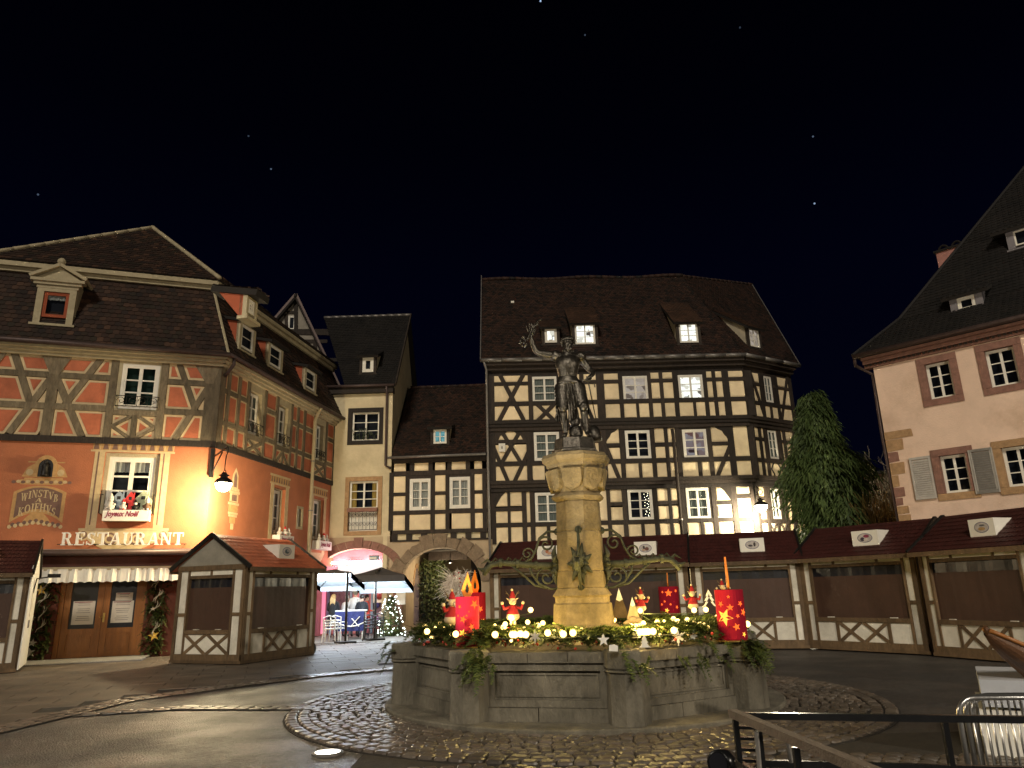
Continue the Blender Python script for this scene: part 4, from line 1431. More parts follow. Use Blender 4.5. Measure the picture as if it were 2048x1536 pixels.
for r, lb in ((w1, 'white window box with red lettering under the middle side window of the orange restaurant'), (w2, 'white window box under the last side window, beyond the downpipe')):
 a, b = r[0] - .05, r[1] + .25
 z = r[2] - .38
 f2 = thing('christmas_window_box', lb, 'window box', Rs.w(a, z, .1), group='christmas window boxes')
 mb = MB()
 Rs.rect(mb, a + .1, b, z, z + .36, .02, .34)
 mb.build('box', M['white_board'], f2)
 script_text(Rs, 'Joyeux Noël', a + .22, b - .12, z + .07, .24, .342, f2, M['red_script'])
 for k, (uu_, ms) in enumerate(((.25, ('doll_white', 'doll_white', 'doll_white')), (.6, ('doll_white', 'doll_red', 'doll_white')), (.85, ('doll_white', 'doll_white', 'doll_white')))):
  mb = MB()
  doll(mb, Rs.w(a + (b - a) * uu_, z + .362, .2), .34 + .06 * (k == 1), 0, 1, 2)
  mb.build('plush_figure', [M[q] for q in ms], f2, smooth=True)
 mb = MB()
 for k in range(9):
  p = Rs.w(a + .2 + .06 * k, z + .37, -.02)
  mb.tube([p, p + Vector((R.uniform(-.1, .1), R.uniform(-.1, .1), R.uniform(.3, .6)))], [.012, .002], 4)
 mb.build('dry_twig', M['doll_brown'], f2)
# ================================================================== lamp on the corner
LP = on_plane(447, 968, Rs.P + Rs.n * .95, Rs.n)
LT = Vector((LP.x, LP.y, LP.z))
lamp = thing('wall_lantern', 'lit bell shaped lantern hanging from a scrolled bracket on the orange corner', 'lamp', (LT.x, LT.y, LT.z))
mb = MB()
cz = ZB0 - .06
cp = Rs.w(-.10, cz, .06)
cb = Vector((cp.x, cp.y, LT.z + .55))
mb.bar(Vector((cp.x, cp.y, cz - .95)), Vector((cp.x, cp.y, cz)), .11, .11, up=Vector((0, 1, 0)))
arm = Vector((LT.x, LT.y, cz - .25)) - Vector((cp.x, cp.y, cz - .25))
A0 = Vector((cp.x, cp.y, cz - .30))
mb.bar(A0, A0 + arm * .95 + Vector((0, 0, .14)), .04, .04)
mb.bar(A0 + Vector((0, 0, -.55)), A0 + arm * .72 + Vector((0, 0, .06)), .035, .035)
mb.build('bracket', M['iron'], lamp)
mb = MB()
top = LT + Vector((0, 0, .95))
hook = [LT + Vector((0, 0, .42 + .06 * k)) for k in range(6)]
ad = arm.normalized()
cc = LT + Vector((0, 0, .92))
hook += [cc + ad * (.16 * sin(t)) * (1 if t < 3 else .8) + Vector((0, 0, .16 * (1 - cos(t)) * .9)) - ad * .0 for t in [.3 * k for k in range(1, 14)]]
mb.tube(hook, .016, 6)
mb.build('hook', M['iron'], lamp, smooth=True)
mb = MB()
mb.tube([LT + ad * .19 * cos(t) + Vector((0, 0, .12 + .32 * sin(t))) for t in [pi * k / 14 for k in range(15)]], .013, 5)
mb.build('handle_hoop', M['iron'], lamp, smooth=True)
mb = MB()
mb.lathe([(.27, .02), (.28, .06), (.22, .14), (.12, .20), (.10, .24), (.16, .26), (.16, .285), (.10, .29), (.08, .36), (.02, .38)], LT, 18)
mb.build('cap', M['iron'], lamp, smooth=True)
mb = MB()
mb.lathe([(.02, -.24), (.13, -.22), (.21, -.12), (.245, .0), (.25, .018)], LT, 18)
mb.build('globe', M['lamp_on'], lamp, smooth=True)
LAMP_A = lamp_light('lantern_light', LT + Vector((0, 0, -.38)), 1300, (1.0, .82, .48), .12, lamp)
# ================================================================== cream house with the pink shop (middle)
YB = 33.0
Wf = Fac((-5.66, YB + .02), radians(-1.0))
white = thing('cream_house', 'narrow cream plastered house with dark steep roof, pink lit shop under its arch', 'house', Wf.w(0, 0))
cA = crop(640, 760, 5.486)
cB = crop(600, 1020, 5.12)
u_left = -3.2
zE = Wf.uz(730, 787)[1]
wA = rect_of(Wf, cA(355, 355), cA(645, 660))
wB = rect_of(Wf, cA(325, 1112), cA(632, 1410))
# arch of the shop
ac = Wf.uz(*cB(600, 700))[0] - .05
ar, asp = 1.62, Wf.uz(*cB(800, 590))[1]
acz = Wf.uz(*cB(600, 395))[1]
arch = [(ac - ar, .02), (ac + ar, .02)] + [(ac + ar * cos(t), asp + (acz - asp) * sin(t)) for t in [pi * k / 18 for k in range(19)]]
mb = MB()
hA = [(wA[0] - .18, wA[2] - .18), (wA[1] + .18, wA[2] - .18), (wA[1] + .18, wA[3] + .18), (wA[0] - .18, wA[3] + .18)]
wBd = Wf.uz(*cB(650, 215))[1]
hB = [(wB[0] - .2, wBd - .12), (wB[1] + .2, wBd - .12), (wB[1] + .2, wB[3] + .2), (wB[0] - .2, wB[3] + .2)]
zsplit = 4.15
Wf.sheet(mb, [(u_left, zsplit), (0, zsplit), (0, zE), (u_left, zE)], [hA, hB], 0, .3)
mb.build('upper_wall', M['cream_plaster'], white)
mb = MB()
Wf.sheet(mb, [(u_left, 0), (0, 0), (0, zsplit), (u_left, zsplit)], [arch], 0.002, .5)
mb.build('lower_wall', M['old_plaster'], white)
for r, zlow, mt_ in ((wA, wA[2], 'dark_wood'), (wB, wBd, 'tan_sandstone')):
 mb = MB()
 a, b, hi = r[0], r[1], r[3]
 Wf.sheet(mb, [(a - .19, zlow - .19), (b + .19, zlow - .19), (b + .19, hi + .19), (a - .19, hi + .19)], [[(a, zlow), (b, zlow), (b, hi), (a, hi)]], .035, .3)
 mb.build('window_surround', M[mt_], white)
window(Wf, white, wA, -.1, 3, 2, .05, 'dark_room', deep=.3, mull=.07, bar=.03)
window(Wf, white, wB, -.1, 3, 2, .05, 'dark_room', 'curtain_y', deep=.3, mull=.08, bar=.035)
# railing with flower box under the lower window
mb = MB()
for z in (wBd + .05, wB[2] - .05):
 mb.tube([Wf.w(wB[0], z, .06), Wf.w(wB[1], z, .06)], .015, 5)
for k in range(9):
 c = wB[0] + (wB[1] - wB[0]) * k / 8
 sgn = 1 if k % 2 else -1
 mb.tube([Wf.w(c, wBd + .05, .06), Wf.w(c, wB[2] - .05, .06)], .01, 4)
 if k < 8:
  c += (wB[1] - wB[0]) / 16
  for zz_ in (.3, .7):
   zc_ = wBd + (wB[2] - wBd) * zz_
   mb.tube([Wf.w(c + sgn * .075 * cos(t) * (1 - t / 10), zc_ + .12 * sin(t) * (1 - t / 10), .06) for t in [x * .6 for x in range(14)]], .009, 4)
mb.build('window_railing', M['iron'], white)
mb = MB()
Wf.rect(mb, wB[0], wB[1], wBd, wB[2] - .06, -.2, -.12)
mb.build('white_infill', M['white_board'], white)
mb = MB()
Wf.rect(mb, wB[0] - .02, wB[1] + .02, wB[2] - .14, wB[2] + .03, .08, .24)
mb.build('flower_trough', M['red_sandstone'], white)
mb = MB()
for k in range(14):
 p = Wf.w(wA[0] + .1 + R.random() * (wA[1] - wA[0] - .2), wA[2] + .02, .08)
 q_ = p + Vector((R.uniform(-.25, .25), R.uniform(-.1, .1), R.uniform(.15, .5)))
 mb.tube([p, (p + q_) / 2 + Vector((0, -.05, .08)), q_], [.012, .01, .003], 4)
 for _ in range(5):
  c = q_ + Vector((R.uniform(-.08, .08), R.uniform(-.08, .08), R.uniform(-.08, .08)))
  mb.face([c, c + Vector((.06, 0, .03)), c + Vector((.03, .02, .08))])
M['dull_leaf'] = mat('dull leaves', (.035, .045, .02), .7, .4, 8, 0)
mb.build('window_plant', M['dull_leaf'], white)
# voussoirs of the shop arch
def voussoirs(F, par, cu, cz, rx, rz, t0, t1, n, thick, mt_, o0=-.3, o1=.03, rough=0.0, name='arch_stone', key=False):
 for k in range(n):
  a, b = t0 + (t1 - t0) * k / n + .006, t0 + (t1 - t0) * (k + 1) / n - .006
  th = thick * (1 + R.uniform(-rough, rough))
  big = key and k == n // 2
  oo = o1 + (.05 if big else R.uniform(-.006, .012))
  if big:
   th *= 1.35
  pts = []
  for j in range(4):
   t = a + (b - a) * j / 3
   pts.append((cu + rx * cos(t), cz + rz * sin(t)))
  out_ = []
  for j in range(4):
   t = a + (b - a) * (3 - j) / 3
   rr = th * (1 + R.uniform(-rough, rough) * .35)
   out_.append((cu + (rx + rr) * cos(t), cz + (rz + rr) * sin(t)))
  m_ = MB()
  F.poly(m_, pts + out_, o0, oo)
  m_.build(name, M[mt_], par)
voussoirs(Wf, white, ac, asp, ar, acz - asp, 0, pi, 15, .36, 'red_sandstone', key=True)
for sgn in (1,):
 for k in range(4):
  mb = MB()
  Wf.rect(mb, ac + ar - .02 + .003, ac + ar + .36, asp * k / 4 + .02, asp * (k + 1) / 4 - .008, -.3, .03 + R.uniform(-.005, .01))
  mb.build('jamb_stone', M['red_sandstone'], white)
# gutter, downpipe, roof, gable wall
mb = MB()
Wf.rect(mb, u_left, .05, zE - .02, zE + .26, -.2, .22)
mb.build('eaves_board', M['dark_wood'], white)
mb = MB()
mb.tube([Wf.w(u_left, zE + .30, .3), Wf.w(.12, zE + .30, .3)], .075, 8)
mb.build('gutter', M['brown_zinc'], white, smooth=True)
mb = MB()
pu = Wf.uz(774, 830)[0]
mb.tube([Wf.w(pu, zE + .25, .3), Wf.w(pu, zE - .1, .12), Wf.w(pu, 7.35, .1), Wf.w(pu + .25, 7.2, .1)], .055, 8)
mb.build('downpipe', M['brown_zinc'], white, smooth=True)
Wg = Fac((Wf.w(0, 0).x, Wf.w(0, 0).y), radians(90))      # gable wall to the right
GD = 7.6
rz = at_y(806, 630, YB + GD / 2).z
ze2 = zE + .3
pk = (GD / 2, rz - .12)
mb = MB()
Wg.poly(mb, [(0, 0), (GD, 0), (GD, ze2), pk, (0, ze2)], -.3, 0.0)
mb.build('gable_wall', M['cream_plaster'], white)
for uu_, zz_ in ((GD * .70, ze2 + .7),):
 mb = MB()
 Wg.rect(mb, uu_, uu_ + .45, zz_ - 1.2, zz_, .0, .02)
 mb.build('blocked_opening', M['old_plaster'], white)
ua_, ub_ = Wf.shift(.34).uz(690, 773)[0], Wf.shift(-GD / 2).uz(648, 645)[0]
e0, e1 = Wf.w(ua_, ze2, .34), Wf.w(.16, ze2, .34)
r0, r1 = Wf.w(ub_, rz, -GD / 2), Wf.w(.16, rz, -GD / 2)
_, pl_w = tile_roof(white, [e0, e1, r1, r0], 'tile_dark', .17, .18, 'roof')
tile_roof(white, [Wf.w(.16, ze2, -GD - .3), Wf.w(ua_, ze2, -GD - .3), r0, r1], 'tile_dark', .4, .4, 'roof')
ridge_caps(white, r0, r1, 'zinc', .42, .08)
mb = MB()
mb.bar(e1 + Vector((.03, 0, .02)), r1 + Vector((.03, 0, .02)), .06, .14)
mb.build('verge_board', M['dark_wood'], white)
dormer(white, pl_w, (725, 715), (747, 715), (725, 744), (747, 744), radians(24), 'dark_wood', 'cream_plaster', 'tile_dark', 'dark_room', rows=1, F=Wf, cols=1, over=.12, fw=.13)
# shop front inside the arch
So = -.55
M['pink_wall'] = mat('pink shop wall', (.55, .20, .22), .7, .1, 4, .03)
M['shop_sign'] = glow('backlit shop sign', (1, .86, .80), 1.25)
M['led'] = glow('white led strip', (.86, .95, 1), 26)
M['slate_blue'] = mat('slate blue joinery', (.17, .24, .31), .5, .1, 4, .03)
mb = MB()
Wf.rect(mb, ac - ar - .3, ac + ar + .3, -.02, acz + .3, So - .1, So)
mb.build('shop_back_wall', M['pink_wall'], white)
mb = MB()
Wf.rect(mb, ac - 1.0, ac + 1.2, 2.05, 3.02, So + .05, So + .15)
mb.build('shop_sign_board', M['shop_sign'], white)
mb = MB()
mb.tube([Wf.w(ac - 1.25, 3.06, So + .25), Wf.w(ac + .95, 3.06, So + .25)], .05, 6)
mb.build('strip_lamp', M['led'], white)
# looping script on the sign
mb = MB()
so = lambda x, y: Wf.w(*Wf.uz(*cB(x, y), So + .17), So + .17)
for st_ in ([(478, 565), (490, 550), (500, 515), (505, 508), (512, 512), (498, 530), (520, 528)], [(520, 530), (532, 520), (545, 512), (552, 530), (540, 532)], [(555, 530), (568, 520), (580, 512), (588, 530), (575, 532)], [(590, 530), (602, 518), (610, 510), (612, 530)], [(622, 505), (630, 520), (626, 535)]):
 mb.tube([so(*p) for p in st_], .028, 5)
mb.build('sign_script', M['ink'], white)
M['shelf_dark'] = mat('shop window display', (.10, .05, .07), .6, .7, 6, 0)
for ua, ub in ((-1.35, -.42), (.62, 1.42)):
 mb = MB()
 Wf.rect(mb, ac + ua, ac + ub, .35, 1.95, So - .01, So + .01)
 mb.build('shop_window', M['shelf_dark'], white)
for a in (ac - 1.45, ac - .42, ac + .0, ac + .52, ac + 1.42):
 mb = MB()
 Wf.rect(mb, a, a + .10, .02, 2.02, So + .0, So + .10)
 mb.build('shop_post', M['slate_blue'], white)
mb = MB()
Wf.rect(mb, ac + .105, ac + .515, .05, 1.95, So + .005, So + .05, 0)
Wf.rect(mb, ac + .16, ac + .46, 1.1, 1.75, So + .051, So + .055, 1)
mb.build('shop_door', [M['pink_paint'], M['shelf_dark']], white)
for k, (uu_, zz_, c) in enumerate(((-1.1, 1.3, (.25, .06, .4)), (-.85, .9, (.5, .10, .2)), (-.6, 1.2, (.5, .35, .5)), (.8, 1.2, (.05, .05, .2)), (1.0, .8, (.55, .5, .5)), (1.25, 1.3, (.4, .05, .1)), (-1.2, .7, (.6, .3, .1)), (.75, .6, (.3, .1, .3)), (.9, 1.6, (.3, .05, .05)))):
 mb = MB()
 mb.ball(Wf.w(ac + uu_, zz_, So + .06), .12 + .03 * (k % 3), 8, 5)
 mb.build('display_item', mat('display colour', c, .6, .2, 8, 0), white)
mb = MB()
Wf.rect(mb, ac + .63, ac + 1.2, 1.3, 1.75, So + .06, So + .09)
mb.build('white_notice', M['white_board'], white)
mb = MB()
Wf.rect(mb, ac + 1.75, ac + 2.15, 1.2, 1.95, .05, .09)
mb.build('notice_board', M['white_board'], white)
# small lit bracket sign by the arch
bs = thing('bracket_sign', 'small dark projecting sign box over a lit globe, at the pink shop arch', 'sign', Wf.w(ac + .9, 2.8, .1))
mb = MB()
p = Wf.w(*Wf.uz(*cB(765, 490)), .12)
mb.box((p.x, p.y, p.z), .42, .25, .2, .1)
mb.build('sign_box', M['slate_blue'], bs)
mb = MB()
mb.box((p.x - .02, p.y - .14, p.z - .02), .3, .02, .1, .1)
mb.build('sign_face', M['white_board'], bs)
mb = MB()
mb.lathe([(.02, -.55), (.14, -.5), (.18, -.3), (.14, -.14), (.03, -.12)], (p.x, p.y, p.z), 12)
mb.build('lamp_globe', M['shop_sign'], bs, smooth=True)
# ================================================================== timbered gable behind
Gf = Fac((-9.6, 37.2), radians(8))
gab = thing('gable_house', 'narrow timbered gable with one small attic window, rising behind the orange restaurant', 'house', Gf.w(0, 0))
pk = Gf.uz(593, 594)
lw = Gf.uz(540, 650)
rw = Gf.uz(678, 772)
slope_l = (pk[1] - lw[1]) / (pk[0] - lw[0])
lo2 = (pk[0] - 3.6, pk[1] - 3.6 * slope_l * 1.1)
zg = rw[1] - 1.5
rw2 = (pk[0] + (rw[0] - pk[0]) * (pk[1] - zg) / (pk[1] - rw[1]), zg)
mb = MB()
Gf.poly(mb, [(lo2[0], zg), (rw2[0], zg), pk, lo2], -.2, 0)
mb.build('gable_wall', mat('grey gable plaster', (.26, .23, .19), .9, .15, 3, .1), gab)  # one even grey over the whole gable
gu = lambda x, y: Gf.uz(x, y)
for p, q_, w_ in (((592, 600), (592, 720), .2), ((575, 662), (660, 662), .2), ((600, 683), (655, 683), .2), ((618, 720), (680, 720), .2), ((630, 684), (632, 760), .2), ((612, 684), (605, 716), .16), ((560, 665), (672, 668), .2), ((574, 625), (592, 625), .16), ((572, 628), (574, 662), .18)):
 a, b = gu(*p), gu(*q_)
 mb = MB()
 Gf.line(mb, a, b, w_, -.02, .05 + R.uniform(0, .006))
 mb.build('beam', M['dark_wood'], gab)
a, b = gu(577, 632), gu(590, 660)
window(Gf, gab, (a[0], b[0], b[1], a[1]), .04, 1, 1, .05, 'dark_room', deep=.035)
for e in (lo2, rw2):
 mb = MB()
 Gf.line(mb, e, (pk[0], pk[1] + .05), .16, -.05, .3)
 mb.build('verge_board', M['brown_zinc'], gab)
A, B = Gf.w(*rw2, .3), Gf.w(*pk, .3)
back = -Gf.n * 6.5
tile_roof(gab, [A, A + back, B + back, B], 'tile_dark', .18, .2, 'roof')
A2 = Gf.w(*lo2, .3)
tile_roof(gab, [A2 + back, A2, B, B + back], 'tile_dark', .4, .4, 'roof')
ridge_caps(gab, B, B + back, 'tile_dark', .4, .08)
# ================================================================== timbered house over the stone arch
Bf = Fac((-5.5, YB), radians(-1.95))
brg = thing('gateway_house', 'low yellow timbered house bridging over a rough stone archway', 'house', Bf.w(0, 0))
bu0, bu1 = Bf.uz(786, 1000)[0], Bf.uz(969, 1000)[0] + .12
zb_, zt_ = Bf.uz(870, 1072)[1], Bf.uz(870, 925)[1]
zb = Bf.uz(*cB(1200, 205))[1]
wL = rect_of(Bf, cA(985, 1088), cA(1222, 1425))
wR = rect_of(Bf, cA(1418, 1068), cA(1660, 1405))
A_ = lambda x, y: Bf.uz(*cA(x, y))
zr = A_(870, 1040)[1] - .0
z2, z3 = A_(870, 1255)[1], A_(870, 1460)[1]
items = []
for x in (785, 962, 1238, 1400, 1672, 1805):
 items.append(((A_(x, 1200)[0], zb), (A_(x, 1200)[0], A_(900, 1015)[1]), .19))
zt2 = A_(1200, 1020)[1]
items += [((bu0, zt2 - .0), (bu1, zt2 - .0), .22)]
for xa, xb in ((785, 962), (1238, 1400), (1672, 1805)):
 items.append(((A_(xa, 0)[0], z2), (A_(xb, 0)[0], z2), .15))
items.append(((bu0, z3), (bu1, z3), .17))
for k in range(1, 5):
 u = bu0 + (bu1 - bu0) * k / 5
 items.append(((u, zt2 + .1), (u, zt_), .2))
framing(Bf, brg, (bu0, bu1, zb, zt_), items, 'yellow_plaster', 'dark_wood', [wL, wR])
window(Bf, brg, wL, .04, 3, 2, .11, 'dark_room', 'curtain', deep=.2, mull=.1, bar=.035)
window(Bf, brg, wR, .04, 3, 2, .11, 'dark_room', 'curtain', deep=.2, mull=.1, bar=.035)
mb = MB()
Bf.rect(mb, bu0, bu1, zt_, zt_ + .18, -.3, .12)
mb.build('eaves_beam', M['dark_wood'], brg)
mb = MB()
Bf.rect(mb, bu0, bu1, zb - .17, zb, -.4, .09)
mb.build('storey_beam', M['dark_wood'], brg)
zlow = zb - .62
for k in range(7):
 u = bu0 + .1 + (bu1 - bu0 - .3) * k / 6
 mb = MB()
 Bf.rect(mb, u - .13, u + .13, zb - .42, zb - .173, -.4, .06)
 mb.build('joist_end', M['dark_wood'], brg)
mb = MB()
Bf.rect(mb, bu0, bu1, zb - .5, zb - .423, -.4, .04)
mb.build('lower_beam', M['dark_wood'], brg)
mb = MB()
Bf.rect(mb, bu0, bu1, zb - .42, zb - .172, -.4, -.02)
mb.build('joist_infill', M['cream_plaster'], brg)
# masonry with the archway
gc = Bf.uz(*cB(1435, 700))[0]
gr = (Bf.uz(*cB(1850, 700))[0] - Bf.uz(*cB(1012, 700))[0]) / 2
gz1 = Bf.uz(*cB(1435, 383))[1]
gz0 = Bf.uz(*cB(1015, 690))[1] - .35
gate = [(gc - gr, .02), (gc + gr, .02)] + [(gc + gr * cos(t), gz0 + (gz1 - gz0) * sin(t)) for t in [pi * k / 20 for k in range(21)]]
mb = MB()
Bf.sheet(mb, [(bu0 - .4, 0), (bu1 + .2, 0), (bu1 + .2, zb - .5), (bu0 - .4, zb - .5)], [gate], -.02, .7)
mb.build('gate_wall', M['old_plaster'], brg)
voussoirs(Bf, brg, gc, gz0, gr, gz1 - gz0, .05, pi - .05, 11, .55, 'brown_stone', -.5, .05, .28)
# inside of the passage
PD = 9.0
Pl = Fac((Bf.w(gc - gr - .02, 0).x, Bf.w(0, 0, -.6).y), radians(88))
mb = MB()
door = [(3.4, .1), (4.9, .1)] + [(4.15 + .75 * cos(t), 2.0 + .9 * sin(t)) for t in [pi * k / 12 for k in range(13)]]
Pl.sheet(mb, [(-.4, 0), (PD, 0), (PD, 4.2), (-.4, 4.2)], [door], 0, .35)
mb.build('passage_wall', M['old_plaster'], brg)
mb = MB()
Pl.poly(mb, door, -.34, -.3)
M['blue_door_glow'] = glow('blue lit doorway', (.10, .16, .8), .35)
mb.build('passage_door', M['blue_door_glow'], brg)
for k in range(9):
 t0_, t1_ = pi * k / 9, pi * (k + 1) / 9
 mb = MB()
 Pl.poly(mb, [(4.15 + rr * cos(t), 2.0 + (rr + .15) * sin(t)) for rr, t in ((.76, t0_ + .01), (.76, t1_ - .01), (.98, t1_ - .01), (.98, t0_ + .01))], -.1, .03)
 mb.build('door_arch_stone', M['tan_sandstone'], brg)
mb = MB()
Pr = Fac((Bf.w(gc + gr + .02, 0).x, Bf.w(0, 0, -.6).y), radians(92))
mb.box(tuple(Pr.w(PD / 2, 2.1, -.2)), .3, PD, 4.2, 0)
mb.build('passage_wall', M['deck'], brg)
mb = MB()
c = Bf.w(gc, 3.9, -.8 - PD / 2 * .55)
mb.box((c.x, c.y, gz1 + .2), gr * 2 + .6, PD * .62, .3, 0)
mb.build('passage_ceiling', M['dark_wood'], brg)
mb = MB()
Bf.rect(mb, gc - 1.0, gc + .9, gz1 - .42, gz1 - .02, -3.2, -3.1)
mb.build('hanging_panel', M['dark_wood'], brg)
# plank hatch on the wall right of the shop
mb = MB()
a, b = Bf.uz(*cB(1058, 895)), Bf.uz(*cB(1128, 1150))
Pl.rect(mb, .35, 1.1, b[1], a[1], .002, .04)
mb.build('wall_hatch', M['brown_stone'], brg)
gd = 4.1
ze_ = zt_ + .22
rzb = at_y(890, 775, YB + gd).z
_, pl_b = tile_roof(brg, [Bf.w(bu0 - .05, ze_, .4), Bf.w(bu1, ze_, .4), Bf.w(bu1 + .1, rzb, -gd), Bf.w(bu0 - .05, rzb, -gd)], 'tile_brown', .16, .17, 'roof')
tile_roof(brg, [Bf.w(bu1, ze_, -2 * gd - .4), Bf.w(bu0 - .05, ze_, -2 * gd - .4), Bf.w(bu0 - .05, rzb, -gd), Bf.w(bu1 + .1, rzb, -gd)], 'tile_dark', .4, .4, 'roof')
ridge_caps(brg, Bf.w(bu0, rzb + .03, -gd), Bf.w(bu1, rzb + .03, -gd), 'tile_brown', .4, .09)
mb = MB()
mb.tube([Bf.w(bu0 - .2, ze_ - .02, .48), Bf.w(bu1, ze_ + .02, .48)], .06, 8)
mb.build('gutter', M['zinc'], brg, smooth=True)
dormer(brg, pl_b, (867, 859), (893, 859), (867, 887), (893, 887), radians(16), 'dark_wood', 'cream_plaster', 'tile_brown', 'lit_cyan', rows=2, F=Bf, cols=1, over=.14, half=True) if False else dormer(brg, pl_b, (867, 859), (893, 859), (867, 887), (893, 887), radians(16), 'dark_wood', 'cream_plaster', 'tile_brown', 'lit_cyan', rows=2, F=Bf, cols=2, over=.14, fw=.06)
# ================================================================== big timbered house
H1, H2, H3 = (Fac((0, YB - o_), radians(.9)) for o_ in (0, .12, .24))
big = thing('half_timbered_house', 'tall three storey yellow house with dark timber frame and lit dormers, behind the statue', 'house', H1.w(0, 0))
a = crop(960, 720, 5.486)
b = crop(1240, 720, 5.12)
c_ = crop(1260, 900, 5.12)
d = crop(960, 920, 5.12)
U = lambda F, f, x, y: F.uz(*f(x, y))[0]
ZZ = lambda F, f, x, y: F.uz(*f(x, y))[1]
def post(F, f, x, y, w, z0, z1):
 u = U(F, f, x, y)
 return ((u, z0), (u, z1), w)
# --- third storey
F = H3
z0, z1 = ZZ(F, a, 600, 662), ZZ(F, a, 700, 165)
uL, uR = U(F, a, 98, 400), U(F, b, 1352, 330)
zA, zBm = ZZ(F, a, 340, 262), ZZ(F, a, 340, 483)
wn3 = [rect_of(F, a(568, 188), a(848, 462)), rect_of(F, a(1558, 182), a(1850, 455)), rect_of(F, b(587, 158), b(862, 408))]
X = lambda x, y=300: U(F, a, x, y)
Y_ = lambda x, y=310: U(F, b, x, y)
it = [post(F, a, 122, 400, .3, z0, z1), post(F, a, 552, 330, .2, z0, z1), post(F, a, 868, 330, .2, z0, z1), post(F, a, 1322, 350, .36, z0, z1), post(F, a, 1545, 350, .18, z0, z1), post(F, b, 304, 330, .18, z0, z1), post(F, b, 428, 330, .17, z0, z1), post(F, b, 570, 330, .2, z0, z1), post(F, b, 877, 330, .18, z0, z1), post(F, b, 973, 330, .17, z0, z1), post(F, b, 1090, 330, .3, z0, z1), post(F, b, 1325, 330, .34, z0, z1), post(F, a, 1120, 350, .2, z0, z1)]
it += [((uL, zBm), (uR, zBm), .2)]
for xa, xb, ff in ((122, 552, X), (868, 1120, X), (1120, 1322, X), (1322, 1545, X), (304, 570, Y_), (877, 1325, Y_)):
 it.append(((ff(xa), zA), (ff(xb), zA), .17))
it += [((X(1713), z0), (X(1713), zBm - .1), .13), ((Y_(748), z0), (Y_(748), zBm - .1), .13)]
it += [LB(F, a, 222, 172, 482, 665, .19), LB(F, a, 468, 172, 212, 665, .19), LB(F, a, 640, 500, 810, 660, .17), LB(F, a, 800, 500, 640, 660, .17), LB(F, a, 1165, 490, 1240, 665, .17)]
framing(F, big, (uL, uR, z0, z1), it, 'yellow_plaster', 'dark_wood', wn3)
z3top, z3bot = z1, z0
# --- second storey
F = H2
z0, z1 = ZZ(F, a, 350, 1327), ZZ(F, a, 350, 785)
z2bot, z2top = z0, z1
uL, uR = U(F, a, 98, 1000), U(F, b, 1385, 900)
wn2 = [rect_of(F, a(588, 797), a(878, 1102)), rect_of(F, a(1585, 778), a(1880, 1082)), rect_of(F, b(630, 715), b(905, 1003))]
zA, zBm = ZZ(F, a, 340, 898), ZZ(F, a, 340, 1140)
zC_ = ZZ(F, b, 900, 1030)
X = lambda x, y=1000: U(F, a, x, y)
Y_ = lambda x, y=880: U(F, b, x, y)
it = [post(F, a, 128, 1000, .34, z0, z1), post(F, a, 540, 1000, .24, z0, z1), post(F, a, 905, 1000, .22, z0, z1), post(F, a, 1348, 1000, .36, z0, z1), post(F, a, 1560, 1000, .2, z0, z1), post(F, b, 338, 880, .2, z0, z1), post(F, b, 478, 880, .17, z0, z1), post(F, b, 596, 880, .2, z0, z1), post(F, b, 920, 880, .2, z0, z1), post(F, b, 1142, 900, .28, z0, z1), post(F, b, 1355, 900, .3, z0, z1)]
it += [((uL, zBm), (uR, zBm), .2)]
for xa, xb, ff, zz_ in ((128, 540, X, zA), (905, 1348, X, zA - .05), (1348, 1560, X, ZZ(F, a, 1450, 935)), (338, 596, Y_, ZZ(F, b, 420, 865)), (920, 1142, Y_, ZZ(F, b, 1030, 855))):
 it.append(((ff(xa), zz_), (ff(xb), zz_), .17))
it += [((X(720), z0), (X(720), zBm - .1), .15), ((X(1745), z0), (X(1745), zBm - .1), .14), ((Y_(797), z0), (Y_(797), zBm - .1), .17)]
it += [LB(F, a, 235, 780, 450, 1130, .17), LB(F, a, 440, 780, 240, 1125, .17), LB(F, a, 165, 1000, 305, 1330, .17), LB(F, a, 525, 1020, 380, 1330, .17), LB(F, a, 1385, 960, 1530, 1310, .18), LB(F, b, 1118, 900, 995, 1195, .17)]
framing(F, big, (uL, uR, z0, z1), it, 'yellow_plaster', 'dark_wood', wn2)
sq = rect_of(F, a(205, 922), a(278, 1010))
window(F, big, (sq[0], sq[1], sq[2], sq[3]), .13, 1, 1, .08, 'dark_room', deep=.04)
for uu_, ww_ in ((X(155), 1), (X(522), -1), (X(1322), -1), (X(1378), 1), (Y_(1122), -1)):
 mb = MB()
 pts = [(uu_, z1), (uu_ + ww_ * .62, z1), (uu_ + ww_ * .5, z1 - .1), (uu_ + ww_ * .3, z1 - .2), (uu_ + ww_ * .22, z1 - .36), (uu_ + ww_ * .1, z1 - .5), (uu_, z1 - .7)]
 F.poly(mb, pts, -.1, .062)
 mb.build('curved_bracket', M['dark_wood'], big)
